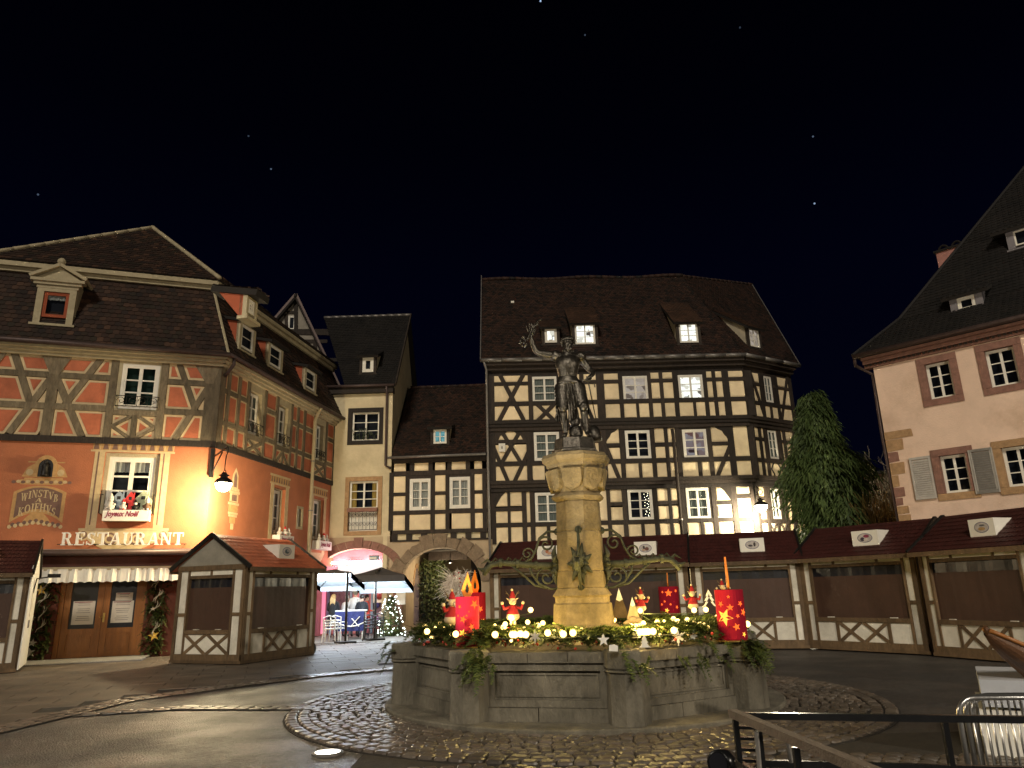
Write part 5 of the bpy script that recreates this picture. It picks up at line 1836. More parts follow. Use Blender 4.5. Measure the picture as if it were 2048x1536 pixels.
# --- first storey
F = H1
z1 = ZZ(F, d, 400, 327)
z0 = z1 - (z2top - z2bot)
uL, uR = U(F, d, 90, 500), U(F, c_, 1292, 600)
wn1 = [rect_of(F, d(560, 338), d(832, 648)), rect_of(F, d(1505, 305), d(1780, 612)), rect_of(F, c_(565, 390), c_(828, 705))]
X = lambda x, y=550: U(F, d, x, y)
Y_ = lambda x, y=600: U(F, c_, x, y)
zA, zBm = ZZ(F, d, 300, 505), ZZ(F, d, 300, 666)
it = [post(F, d, 122, 550, .36, z0, z1), post(F, d, 298, 550, .12, z0, z1), post(F, d, 455, 550, .2, z0, z1), post(F, d, 538, 550, .2, z0, z1), post(F, d, 850, 550, .2, z0, z1), post(F, d, 1323, 550, .16, z0, z1), post(F, d, 1486, 550, .2, z0, z1), post(F, d, 1806, 550, .2, z0, z1), post(F, c_, 412, 600, .14, z0, z1), post(F, c_, 545, 600, .22, z0, z1), post(F, c_, 868, 600, .22, z0, z1), post(F, c_, 1078, 600, .28, z0, z1), post(F, c_, 1275, 600, .28, z0, z1)]
it += [((uL, zBm), (uR, zBm), .19)]
for xa, xb, ff, zz_ in ((122, 455, X, zA), (1323, 1486, X, zA + .12), (268, 535, Y_, ZZ(F, c_, 400, 540)), (868, 1078, Y_, ZZ(F, c_, 970, 540)), (1078, 1275, Y_, ZZ(F, c_, 1170, 475))):
 it.append(((ff(xa), zz_), (ff(xb), zz_), .16))
it += [((X(695), z0), (X(695), zBm - .1), .14), ((X(1658), z0), (X(1658), zBm - .1), .14), ((Y_(722), z0), (Y_(722), zBm - .1), .14)]
framing(F, big, (uL, uR, z0, z1), it, 'yellow_plaster', 'dark_wood', wn1)
for uu_, ww_ in ((X(152), 1), (Y_(1052), -1)):
 mb = MB()
 F.poly(mb, [(uu_, z1), (uu_ + ww_ * .5, z1), (uu_ + ww_ * .3, z1 - .2), (uu_ + ww_ * .18, z1 - .4), (uu_, z1 - .7)], -.1, .062)
 mb.build('curved_bracket', M['dark_wood'], big)
z1bot, z1top = z0, z1
mb = MB()
H1.rect(mb, uL, uR, 0, z1bot, -.3, .0)
mb.build('base_wall', M['cream_plaster'], big)
# storey bands (moulded jetties)
CU = uR
for F, za, zb2, nm in ((H2, z1top, z2bot, 0), (H3, z2top, z3bot, 1), (H3, z3top, z3top + .62, 2)):
 h = zb2 - za
 for k, (f0, f1, oo) in enumerate(((0, .36, .02), (.36, .66, .10), (.66, 1.0, .16))):
  mb = MB()
  F.rect(mb, U(H1, d, 90, 500) - .03, CU + .06, za + h * f0 + .002, za + h * f1 - .002, -.4, oo + (.12 * k if nm == 2 else 0))
  mb.build('storey_beam', M['dark_wood'], big)
# windows
RM = {0: ('dark_room', 'curtain_g'), 1: ('lit_soft', None), 2: ('lit_white', None)}
for r, (room, cur) in zip(wn3, (('dark_room', 'curtain'), ('lit_soft', None), ('lit_white', None))):
 window(H3, big, r, .05, 3, 2, .07, room, cur if cur != 'curtain' else 'curtain_g', deep=.3, mull=.09, bar=.035)
for r, (room, cur) in zip(wn2, (('dark_room', 'curtain_g'), ('dark_room', None), ('lit_pink', None))):
 window(H2, big, r, .05, 3, 2, .08, room, cur, deep=.3, mull=.1, bar=.035)
for r, (room, cur) in zip(wn1, (('dark_room', 'curtain_g'), ('dark_room', None), ('dark_room', 'curtain_g'))):
 window(H1, big, r, .05, 3, 2, .08, room, cur, deep=.3, mull=.1, bar=.035)
# --- slanted side
HsA = radians(31)
sides = []
UCs = CU
for F, zl, zh in ((H3, z3bot, z3top), (H2, z2bot, z2top), (H1, z1bot, z1top)):
 p = F.w(UCs + .0, 0)
 sides.append((Fac((p.x, p.y), HsA), zl, zh))
SB = []
for (F, zl, zh), f, rx in zip(sides, (b, b, c_), (1748, 1822, 1690)):
 L = F.uz(*f(rx, 330 if f is b and rx < 1800 else 900 if f is b else 600))[0]
 SB.append(L)
WS = max(SB)
spec = (
 (sides[0], b, 330, (1350, 1445, 1600, 1745), ((1455, 180), (1570, 425)), ((1330, 140, 1470, 560), (1705, 170, 1650, 640)), 1540),
 (sides[1], b, 880, (1372, 1440, 1492, 1640, 1685, 1815), ((1495, 730), (1625, 1005)), ((1778, 720, 1720, 1190),), 1590),
 (sides[2], c_, 600, (1292, 1400, 1585, 1665), ((1420, 415), (1550, 700)), (), 1500),
)
for (F, zl, zh), f, yy, posts, wn, diags, mid in spec:
 Lr = WS
 it = []
 for x in posts:
  u = F.uz(*f(x, yy))[0]
  if .02 < u < Lr - .02:
   it.append(((u, zl), (u, zh), .17))
 it += [((.10, zl), (.10, zh), .22), ((Lr - .1, zl), (Lr - .1, zh), .2)]
 wu0, wu1 = F.uz(*f(*wn[0]))[0] + .05, F.uz(*f(*wn[1]))[0]
 wr = (wu0, wu1, zl + (zh - zl) * .375, zh - .06)
 zs_ = wr[2] - .12
 it.append(((0, zs_), (Lr, zs_), .17))
 it.append(((0, zh - .55), (wu0 - .05, zh - .55), .14))
 it.append(((wu1 + .05, zh - .55), (Lr, zh - .55), .14))
 um_ = (wu0 + wu1) / 2
 it.append(((um_, zl), (um_, zs_ - .08), .13))
 for x0, y0_, x1, y1_ in diags:
  it.append((F.uz(*f(x0, y0_)), F.uz(*f(x1, y1_)), .14))
 if f is b and yy == 880:
  it = [q for q in it if not (abs(q[0][0] - um_) < .01 and abs(q[1][0] - um_) < .01)]
 framing(F, big, (0, Lr, zl, zh), it, 'yellow_plaster', 'dark_wood', [wr])
 window(F, big, wr, .02, 3, 2, .06, 'dark_room', 'curtain_g', deep=.2, mull=.08, bar=.03)
 if not (f is b and yy == 330):
  for sgn in (-1, 1):
   cu_ = um_ + sgn * .36
   for q2 in (-1, 1):
    mb = MB()
    pts = [(cu_ + q2 * .22, zs_ - .1), (cu_ + q2 * .14, (zl + zs_) / 2 + .18), (cu_ + q2 * .03, (zl + zs_) / 2 - .02), (cu_ + q2 * .16, (zl + zs_) / 2 - .2), (cu_ + q2 * .2, zl + .05)]
    mb.tube([F.w(u, z, .035) for u, z in pts], .05, 4)
    mb.build('ornamental_brace', M['dark_wood'], big)
mb = MB()
F = sides[2][0]
F.rect(mb, 0, WS, 0, z1bot, -.3, 0)
mb.build('base_wall', M['cream_plaster'], big)
for F, za, zb2, nm in ((sides[1][0], z1top, z2bot, 0), (sides[0][0], z2top, z3bot, 1), (sides[0][0], z3top, z3top + .62, 2)):
 h = zb2 - za
 for k, (f0, f1, oo) in enumerate(((0, .36, .02), (.36, .66, .10), (.66, 1.0, .16))):
  mb = MB()
  F.rect(mb, -.05, WS + .08, za + h * f0, za + h * f1 - .004, -.4, oo + (.12 * k if nm == 2 else 0) + .001)
  mb.build('storey_beam', M['dark_wood'], big)
# rear and flank walls so the house is closed
mb = MB()
p = sides[2][0].w(WS, 0, -.05)
q_ = H1.w(U(H1, d, 92, 500), 0, -.05)
for A, B in (((q_.x, q_.y), (q_.x + .1, q_.y + 9)), ((p.x, p.y), (p.x - 1.5, p.y + 6.5))):
 mb.face([(A[0], A[1], 0), (B[0], B[1], 0), (B[0], B[1], z3top + .5), (A[0], A[1], z3top + .5)])
mb.build('flank_wall', M['cream_plaster'], big)
# --- roof
ZE = z3top + .64
oe = .42
gk = tan(radians((31 - .9) / 2)) * -1
uLr = U(H1, d, 90, 500) - .22
uC = CU + oe * tan(radians((31 - .9) / 2)) * -1 * -1 * 0 - .0
E0 = H3.w(uLr, ZE, oe)
FS = sides[0][0]
# corner of the eaves: where both offset planes meet
def meet(F1, F2, o, z):
 A, B = F1.P + F1.n * o, F2.P + F2.n * o
 den = F1.d.x * F2.d.y - F1.d.y * F2.d.x
 t = ((B.x - A.x) * F2.d.y - (B.y - A.y) * F2.d.x) / den
 q = A + F1.d * t
 return Vector((q.x, q.y, z))
E1 = meet(H3, FS, oe, ZE)
E2 = FS.w(WS + .35, ZE, oe)
RDp = 4.4
RZ = at_y(967, 552, YB + RDp).z
RZ2 = at_y(1430, 566, YB + RDp).z
RZ = (RZ + RZ2) / 2
R0 = H3.w(uLr - .02, RZ, -RDp)
R1 = meet(H3, FS, -RDp, RZ)
R2 = on_plane(1503, 570, E1, (E2 - E1).cross(R1 - E1).normalized())
_, pl_h = tile_roof(big, [E0, E1, R1, R0], 'tile_brown', .155, .17, 'roof')
_, pl_h2 = tile_roof(big, [E1, E2, R2, R1], 'tile_brown', .155, .17, 'roof')
mb = MB()
bk0, bk1, bk2 = H3.w(uLr, ZE, -9), R1 - (E1 - R1) * .9, R2 + Vector((-2.0, 3.2, ZE - R2.z))
bk1.z = ZE
mb.face([R0, R1, bk1, bk0]); mb.face([R1, R2, bk2, bk1]); mb.face([R2, E2, bk2])
mb.build('rear_roof', M['deck'], big)
n = 30
for k in range(n):
 A = R0 + (R1 - R0) * k / n + Vector((0, 0, .05 + .05 * sin(k * .5)))
 B = R0 + (R1 - R0) * (k + 1.1) / n + Vector((0, 0, .05 + .05 * sin((k + 1) * .5)))
 mb = MB()
 mb.tube([A, B], [.11, .095], 7)
 mb.build('ridge_tile', M['tile_brown'], big, smooth=True)
ridge_caps(big, R1 + Vector((0, 0, .03)), R2 + Vector((0, 0, .03)), 'tile_brown', .42, .09)
mb = MB()
mb.bar(E0 + Vector((-.04, 0, 0)), R0 + Vector((-.04, 0, .25)), .05, .16)
mb.build('verge_board', M['zinc'], big)
mb = MB()
mb.bar(E2 + FS.d * .04, R2 + FS.d * .04, .05, .14)
mb.build('verge_board', M['zinc'], big)
n = 12
for A, B, m in ((E0, E1, 13), (E1, E2, 3)):
 for k in range(m):
  p, q_ = A + (B - A) * k / m, A + (B - A) * (k + .985) / m
  off = Vector((0, -.06, .0))
  mb = MB()
  mb.tube([p + off, q_ + off], .10, 8)
  mb.build('gutter_length', M['zinc'], big, smooth=True)
mb = MB()
p = H3.w(uLr + .1, ZE, .5)
mb.tube([p, p + Vector((.12, .25, -.4)), Vector((p.x + .12, YB - .34, 6.0)), Vector((p.x + .18, YB - .30, .1))], .06, 8)
mb.build('downpipe', M['zinc'], big, smooth=True)
pu = U(H2, b, 545, 900)
mb = MB()
mb.tube([H2.w(pu, z2top - .1, .10), H2.w(pu, z2top - .35, .2), H2.w(pu, z1bot - 1, .24)], .075, 8)
mb.build('downpipe', M['dark_wood'], big, smooth=True)
mb = MB()
mb.tube([H2.w(pu, zBm, .2), H2.w(pu, zBm + .06, .2)], .10, 10)
mb.build('pipe_clamp', M['zinc'], big)
# dormers
dormer(big, pl_h, (1089, 657), (1113, 657), (1090, 685), (1114, 685), radians(30), 'dark_wood', 'slate_side', 'tile_plain', 'lit_white', rows=1, F=H3, cols=1, over=.10, fw=.09)
dormer(big, pl_h, (1149, 648), (1189, 648), (1151, 688), (1191, 688), radians(36), 'dark_wood', 'slate_side', 'tile_plain', 'lit_white', rows=3, F=H3, cols=2, over=.14, fw=.055)
dormer(big, pl_h, (1357, 646), (1394, 646), (1360, 685), (1397, 685), radians(38), 'dark_wood', 'slate_side', 'tile_plain', 'lit_white', rows=3, F=H3, cols=2, over=.14, fw=.055)
dormer(big, pl_h2, (1497, 655), (1517, 661), (1500, 690), (1520, 697), radians(36), 'dark_wood', 'slate_side', 'tile_plain', 'lit_soft', rows=3, F=FS, cols=2, over=.14, fw=.05)
mb = MB()
q_ = on_plane(1025, 606, *pl_h)
mb.box((q_.x, q_.y - .1, q_.z), .16, .14, .1)
mb.build('roof_vent', M['white_paint'], big)
# white string of lights and star in one window
mb = MB()
r = wn1[1]
for k in range(26):
 t = k / 25
 mb.ball(H1.w(r[0] + (r[1] - r[0]) * (.78 + .09 * sin(k * 2.3)), r[3] - .12 - (r[3] - r[2] - .2) * t, -.06), .016, 5, 4)
M['pea_light'] = glow('pea light', (1, .9, .6), 6)
mb.build('light_string', M['pea_light'], big)
# lamp at the corner of the timbered house
q_ = on_plane(1522, 1012, H1.P + H1.n * 1.0, H1.n)
lamp2 = thing('wall_lantern', 'lit bell shaped lantern on a scrolled bracket at the timbered house corner', 'lamp', tuple(q_))
mb = MB()
w_ = H1.w(CU - .02, q_.z + .72, .1)
mb.bar(w_ + Vector((0, 0, -.6)), w_ + Vector((0, 0, .3)), .08, .08, up=Vector((0, 1, 0)))
A0 = w_ + Vector((0, 0, .15))
mb.tube([A0, A0 + (q_ - w_) * .5 + Vector((0, 0, .42)), q_ + Vector((0, 0, .75))], .025, 6)
mb.tube([A0 + Vector((0, 0, -.6)), A0 + (q_ - w_) * .5 + Vector((0, 0, .1)), q_ + Vector((0, 0, .72))], .02, 6)
mb.build('bracket', M['iron'], lamp2)
mb = MB()
mb.tube([q_ + Vector((.13 * sin(t), -.02, .62 + .13 * cos(t))) for t in [.35 * k for k in range(15)]] + [q_ + Vector((0, 0, .3))], .018, 6)
mb.build('hook', M['iron'], lamp2, smooth=True)
mb = MB()
mb.lathe([(.29, .02), (.30, .06), (.24, .14), (.12, .20), (.10, .24), (.16, .26), (.10, .30), (.03, .36)], q_, 18)
mb.build('cap', M['iron'], lamp2, smooth=True)
mb = MB()
mb.lathe([(.02, -.26), (.14, -.23), (.23, -.12), (.265, .0), (.27, .018)], q_, 18)
mb.build('globe', M['lamp_on_w'], lamp2, smooth=True)
LAMP_B = lamp_light('lantern_light', q_ + Vector((0, -.05, -.40)), 2000, (1.0, .88, .62), .14, lamp2)
# ================================================================== rose cream house on the right
q0 = at_y(1800, 1050, 24.0)
Qf = Fac((q0.x, q0.y), radians(-45.95))
qh = thing('rose_house', 'rose cream plastered house with sandstone window surrounds, quoins and grey shutters', 'house', (q0.x, q0.y, 0))
e = crop(1700, 640, 4.8)
g = crop(1700, 860, 5.12)
QL = 9.0
zq = Qf.uz(1752, 722)[1]
QW = []
for tl, tr, br, bl in ((e(715, 425), e(955, 385), e(1010, 720), e(770, 770)), (e(1290, 305), e(1560, 255), e(1620, 610), e(1355, 665)), (g(910, 265), g(1185, 240), g(1245, 625), g(975, 650)), (g(1545, 180), g(1850, 150), g(1900, 560), g(1620, 590))):
 QW.append(rect_of(Qf, tl, br, 0, tr, bl))
QW[1] = (QW[1][0], QW[1][0] + (QW[0][1] - QW[0][0]) * 1.06, QW[0][2] + .02, QW[0][3] + .02)
QW[3] = (QW[3][0], QW[3][0] + (QW[2][1] - QW[2][0]) * 1.06, QW[2][2], QW[2][3])
stp = QW[1][0] - QW[0][0]
QW += [(QW[1][0] + stp, QW[1][1] + stp, QW[1][2], QW[1][3]), (QW[3][0] + stp, QW[3][1] + stp, QW[3][2], QW[3][3])]
mb = MB()
s_ = .22
Qf.sheet(mb, [(0, 0), (QL, 0), (QL, zq), (0, zq)], [[(r[0] - s_ + .01, r[2] - s_ + .01), (r[1] + s_ - .01, r[2] - s_ + .01), (r[1] + s_ - .01, r[3] + s_ - .01), (r[0] - s_ + .01, r[3] + s_ - .01)] for r in QW], 0, .3)
mb.build('front_wall', M['pink_plaster'], qh)
Ql = Fac((q0.x, q0.y), radians(-45.95 - 90))
mb = MB()
Ql.rect(mb, -8, -.002, 0, zq, -.25, -.002)
mb.build('side_wall', M['pink_plaster'], qh)
for r in QW:
 a_, b_, lo, hi = r
 for (ua, ub, za, zc) in ((a_ - s_, b_ + s_, hi, hi + s_), (a_ - s_, b_ + s_, lo - s_, lo), (a_ - s_, a_, lo + .003, hi - .003), (b_, b_ + s_, lo + .003, hi - .003)):
  mb = MB()
  Qf.rect(mb, ua, ub, za + .002, zc - .002, -.3, .035 + R.uniform(0, .008))
  mb.build('window_stone', M['red_sandstone' if r[2] > 5.5 else R.choice(('red_sandstone', 'tan_sandstone'))], qh)
 window(Qf, qh, r, -.14, 3, 2, .045, 'dark_room', deep=.25, mull=.075, bar=.03)
# louvred shutters
for r, sidez in ((QW[2], (-1, 1)), (QW[3], (-1, 1)), (QW[5], (-1,))):
 a_, b_, lo, hi = r
 for sg_ in sidez:
  w_ = .62
  u0 = a_ - s_ - w_ - .02 if sg_ < 0 else b_ + s_ * .5 + .02
  mb = MB()
  zz0, zz1 = lo - .12, hi + .06
  for ua, ub, za, zc in ((u0, u0 + .06, zz0, zz1), (u0 + w_ - .06, u0 + w_, zz0, zz1), (u0 + .06, u0 + w_ - .06, zz0, zz0 + .08), (u0 + .06, u0 + w_ - .06, zz1 - .08, zz1)):
   Qf.rect(mb, ua, ub, za, zc, .04, .085)
  M.setdefault('shutter', mat('grey shutter paint', (.40, .37, .33), .7, .15, 6, .1))
  sh = mb.build('shutter', M['shutter'], qh)
  n = 17
  for k in range(n):
   z = zz0 + .09 + (zz1 - zz0 - .18) * (k + .5) / n
   mb = MB()
   A, B = Qf.w(u0 + .06, z - .028, .085), Qf.w(u0 + w_ - .06, z - .028, .085)
   C2, D2 = Qf.w(u0 + w_ - .06, z + .03, .05), Qf.w(u0 + .06, z + .03, .05)
   dn = Vector((0, 0, -.012))
   mb.prism([A, B, C2, D2], [A + dn, B + dn, C2 + dn, D2 + dn])
   mb.build('slat', M['shutter'], sh)
# quoins
zz = .2
k = 0
qz1 = Qf.uz(*g(430, 30))[1]
while zz < qz1:
 h_ = R.uniform(.24, .42)
 w_ = (.62 if k % 2 else .36) * R.uniform(.6, 1.25) * (1.2 if zz < 3.6 else .75)
 if zz + h_ > qz1:
  w_ = .85
 mb = MB()
 pts = [(-.004, zz), (w_ * R.uniform(.92, 1.05), zz + R.uniform(0, .03)), (w_, zz + h_ - .035), (w_ * .95, zz + h_ - .02), (-.004, zz + h_ - .02)]
 Qf.poly(mb, pts, -.15, .012 + R.uniform(0, .015))
 mb.build('quoin', M[R.choice(('red_sandstone', 'tan_sandstone', 'tan_sandstone'))], qh)
 zz += h_
 k += 1
# eaves with dentils, gutter
for o_, za, zc in ((.10, -.22, -.10), (.22, -.098, .02), (.34, .022, .14)):
 mb = MB()
 Qf.rect(mb, -.25, QL, zq + za, zq + zc, -.2, o_)
 mb.build('eaves_cornice', M['red_sandstone'], qh)
mb = MB()
n = 60
for k in range(n):
 u = -.2 + (QL + .2) * k / n
 Qf.rect(mb, u, u + .07, zq - .155, zq - .1, .10, .17)
mb.build('dentils', M['dark_wood'], qh, kind='stuff')
mb = MB()
mb.tube([Qf.w(-.45, zq + .2, .45), Qf.w(QL, zq + .2, .45)], .09, 8)
mb.build('gutter', M['brown_zinc'], qh, smooth=True)
mb = MB()
mb.tube([Qf.w(-.42, zq + .15, .40), Qf.w(-.5, zq - .05, .2), Qf.w(-.1, zq - .4, -.15), Qf.w(-.12, 6.5, -.12), Qf.w(-.1, 5.9, -.1), Qf.w(.0, .1, -.08)], .06, 8)
mb.build('downpipe', M['brown_zinc'], qh, smooth=True)
# steep roof: front slope, its left verge runs up to the right
ze_ = zq + .2
A = Qf.w(-.45, ze_, .45)
B = Qf.w(QL, ze_, .45)
# ridge: left top on the line seen from the eaves corner to the frame's edge
inn = 6.2
Pn = (Qf.P - Qf.n * inn)
T = on_plane(2062, 322, Pn, Qf.n)
tu = (T - Qf.P).dot(Qf.d)
T2 = Qf.w(QL + 1, T.z, -inn)
Mq = on_plane(1800, 640, Qf.P - Qf.n * 1.2, Qf.n)
M2 = Qf.w(QL + .3, Mq.z, -1.2)
tile_roof(qh, [A, B, M2, Mq], 'tile_dark', .17, .19, 'roof')
_, pl_q = tile_roof(qh, [Mq, M2, T2, T], 'tile_dark', .17, .19, 'roof')
side_in = Ql.w(-7.5, ze_, .45)
tile_roof(qh, [Vector((side_in.x, side_in.y, ze_)), A, Mq, Mq + Vector((3.5, 3.4, 0))], 'tile_dark', .3, .3, 'roof')
mb = MB()
mb.tube([A + Vector((0, 0, .05)), Mq + Vector((0, 0, .05)), T + Vector((0, 0, .05))], .07, 6)
mb.build('hip_ridge', M['tile_dark'], qh)
M['violet_grey'] = mat('grey lead dormer', (.17, .155, .165), .8, .2, 5, .1)
G2, r2 = dormer(qh, pl_q, (1912, 596), (1948, 590), (1918, 622), (1954, 616), radians(22), 'violet_grey', 'violet_grey', 'tile_dark', 'dark_room', rows=1, F=Qf, cols=1, over=.2, fw=.08, pad=.22)
dormer(qh, pl_q, (2026, 462), (2075, 450), (2030, 490), (2080, 480), radians(14), 'violet_grey', 'violet_grey', 'tile_dark', 'dark_room', rows=1, F=Qf, cols=1, over=.4, fw=.02, pad=.22)
# chimney behind the verge
ch = on_plane(1903, 508, Qf.P - Qf.n * 7.0, Qf.n)
mb = MB()
mb.box((ch.x, ch.y, ch.z - 2.0), .95, .7, 4.2, radians(-46))
chm = mb.build('chimney', mat('pink chimney render', (.40, .19, .16), .9, .15, 4, .1), qh)
mb = MB()
mb.box((ch.x, ch.y, ch.z + .14), 1.1, .85, .08, radians(-46))
mb.build('chimney_cap', M['deck'], chm)
for k in (-.25, .25):
 dv = Qf.d * k
 mb = MB()
 mb.tube([Vector((ch.x, ch.y, ch.z + .18)) + dv + Qf.d * .2 * cos(t) + Vector((0, 0, .3 * sin(t))) for t in [pi * j / 8 for j in range(9)]], .05, 6)
 mb.build('chimney_arch', M['deck'], chm)
# ================================================================== trees between the houses
M['needle'] = tile_mat('yew green', [(.04, .07, .02), (.075, .12, .034), (.11, .16, .05), (.055, .09, .026)], .65)
M['bark'] = mat('bark', (.06, .045, .03), .95, .3, 8, .5)
M['twig'] = mat('grey twigs', (.12, .10, .075), .9, .3, 8, .2)
def cypress(base, h, rad, seed, label, drop=.55, lean=(0, 0), n=150):
 rr = random.Random(seed)
 t = thing('conifer_tree', label, 'tree', base)
 mb = MB()
 b_ = Vector(base)
 mb.tube([b_, b_ + Vector((lean[0] * .5, lean[1] * .5, h * .5)), b_ + Vector((lean[0], lean[1], h))], [.28, .17, .03], 8)
 mb.build('trunk', M['bark'], t)
 mb = MB()
 for i in range(n):
  f_ = rr.random() ** .8
  z = h * (.05 + .93 * f_)
  an = rr.uniform(0, 2 * pi)
  env = rad * (1 - f_ ** 3.2) * (.66 + .22 * sin(f_ * 17 + seed) + .22 * sin(an * 3 + f_ * 7)) + .15
  st = b_ + Vector((lean[0] * f_, lean[1] * f_, z + .5 * sin(an * 2 + seed) * f_))
  L = env * rr.uniform(.65, 1.12)
  dr = Vector((cos(an), sin(an), 0))
  pts = [st + dr * L * s_ + Vector((0, 0, .25 * L * sin(s_ * 2.2) - drop * L * s_ * s_)) for s_ in (0, .35, .7, 1)]
  mb.tube(pts, [.03, .02, .012, .004], 4)
  for j in range(9):
   s_ = .3 + .7 * j / 8
   p = pts[1] + (pts[2] - pts[1]) * min(1, max(0, (s_ - .35) / .35)) if s_ < .7 else pts[2] + (pts[3] - pts[2]) * (s_ - .7) / .3
   for k in range(4):
    c = p + Vector((rr.uniform(-.2, .2), rr.uniform(-.2, .2), rr.uniform(-.12, .12)))
    ll = rr.uniform(.18, .62)
    tip = c + dr * ll * rr.uniform(.1, .7) + Vector((rr.uniform(-.2, .2), rr.uniform(-.2, .2), -ll * rr.uniform(.5, 1)))
    sd_ = Vector((-dr.y, dr.x, 0)) * rr.uniform(.02, .05)
    m_ = (c + tip) / 2 + dr * .05
    mb.face([c - sd_ * .5, m_ - sd_, tip, m_ + sd_, c + sd_ * .5])
    sd2 = dr * rr.uniform(.015, .045)
    mb.face([c - sd2 * .5, m_ - sd2, tip, m_ + sd2])
 mb.build('foliage', M['needle'], t, kind='stuff')
 return t
tb = at_y(1672, 1150, 29.0)
cypress((tb.x + .1, 29.0, 0), 9.0, 2.15, 3, 'tall drooping dark green conifer between the timbered house and rose house', .5, n=900)
tb2 = at_y(1712, 1150, 28.0)
cypress((tb2.x, 28.0, 0), 5.2, 1.25, 6, 'lower drooping conifer in front of the tall one, beside the dry grass', .5, n=200)
def bare_tree(base, h, seed, label, spread=.55, depth=5, mt_='twig', name='bare_tree', r0=.14, group=None, lean=Vector((0, 0, 1))):
 rr = random.Random(seed)
 t = thing(name, label, 'tree', base, group)
 tr, br = MB(), MB()
 def grow(p, dirv, L, r_, dep):
  q_ = p + dirv * L
  m_ = (p + q_) / 2 + Vector((rr.uniform(-1, 1), rr.uniform(-1, 1), rr.uniform(-1, 1))) * L * .06
  (tr if dep == depth else br).tube([p, m_, q_], [r_, r_ * .85, r_ * .65], 5 if dep > 2 else 3, cap=False)
  if dep == 0:
   return
  for _ in range(3 if dep < depth else 4):
   nd = (dirv + Vector((rr.uniform(-1, 1), rr.uniform(-1, 1), rr.uniform(-.5, .8))) * spread).normalized()
   grow(q_ if rr.random() > .3 else m_, nd, L * rr.uniform(.6, .8), r_ * .6, dep - 1)
 grow(Vector(base), lean.normalized(), h * .30, r0, depth)
 tr.build('trunk', M['bark'] if mt_ == 'twig' else M[mt_], t)
 br.build('branches', M[mt_], t, kind='stuff')
 return t
p = at_y(1790, 1150, 33)
bare_tree((p.x - .3, 33, 0), 9.0, 11, 'bare dark tree with thin twigs beside the rose house corner', .6, 5)
p = at_y(1610, 1150, 36)
bare_tree((p.x, 36, 0), 10.5, 5, 'bare grey tree rising behind the conifer', .55, 5)
# dark shed / wall behind and the yellow ornamental grass
p0, p1 = at_y(1715, 1100, 36), at_y(1800, 1100, 36)
M['brown_wall'] = mat('dark brown shed boards', (.05, .028, .014), .9, .3, 4, .1)
mb = MB()
zs_ = at_y(1750, 948, 36).z
mb.box(((p0.x + p1.x) / 2, 36.5, zs_ / 2), p1.x - p0.x + 1.2, 1.0, zs_)
shd = thing('garden_shed', 'dark brown shed wall behind the ornamental grass', 'shed', ((p0.x + p1.x) / 2, 36.5, 0))
mb.build('wall', M['brown_wall'], shd)
mb = MB()
mb.box(((p0.x + p1.x) / 2, 36.4, zs_ + .06), p1.x - p0.x + 1.5, 1.5, .1)
mb.build('roof', M['deck'], shd)
M['straw'] = tile_mat('dry straw', [(.22, .14, .04), (.30, .20, .07), (.16, .10, .03)], .8)
def ornamental_grass(base, h, n, seed, label):
 rr = random.Random(seed)
 mb = MB()
 for i in range(n):
  an, ll = rr.uniform(0, 2 * pi), rr.uniform(.5, 1) * h
  b_ = Vector(base) + Vector((rr.uniform(-.3, .3), rr.uniform(-.3, .3), 0))
  dr = Vector((cos(an), sin(an), 0))
  o_ = rr.uniform(.1, .45) * h
  mb.tube([b_, b_ + dr * o_ * .35 + Vector((0, 0, ll * .6)), b_ + dr * o_ + Vector((0, 0, ll))], [.012, .012, .004], 3, cap=False)
 o = mb.build('ornamental_grass', M['straw'])
 return tag(o, label, 'plant', 'dry grass clumps behind the stalls')
for x, y, hh, sd_, lb in ((1748, 1045, 1.7, 1, 'dry yellow grass clump right beside the conifer, above the stall roof'), (1792, 1040, 1.8, 2, 'dry yellow grass clump beside the rose house quoins, above the stall roof')):
 p = at_y(x, y, 27.5)
 ornamental_grass((p.x, 27.5, p.z - 1.0), hh + .5, 170, sd_, lb)
# small hill bed that carries the grass
mb = MB()
p = at_y(1765, 1050, 27.8)
mb.lathe([(2.4, 0), (2.1, p.z - 1.1), (.5, p.z - .9)], (p.x, 28.0, 0), 14)
o = mb.build('planted_bank', M['bark'])
o['kind'] = 'structure'
# string ornaments by the rose house
o = thing('hanging_lights', 'cluster of small warm lights hanging by the rose house corner', 'lights', tuple(at_y(1795, 960, 26)))
for x, y, r_ in ((1785, 943, .035), (1793, 947, .04), (1790, 940, .03), (1796, 975, .03), (1797, 983, .03), (1795, 980, .03), (1798, 990, .07), (1790, 973, .02)):
 mb = MB()
 mb.ball(at_y(x, y, 26), r_, 7, 5)
 mb.build('bulb', M['pea_light'], o, smooth=True)
mb = MB()
mb.tube([at_y(x, y, 26) for x, y in ((1783, 935), (1790, 940), (1795, 960), (1796, 975), (1798, 992))], .008, 4)
mb.build('cable', M['black'], o)
# ================================================================== ground, pavement, cobbles
FC = Vector((0.94, 12.06, 0))
FA0 = radians(-82)
mb = MB()
n = 40
mb.face([(-260, -60, 0), (260, -60, 0), (260, 320, 0), (-260, 320, 0)])
o = mb.build('ground', M['asphalt'])
o['kind'] = 'structure'
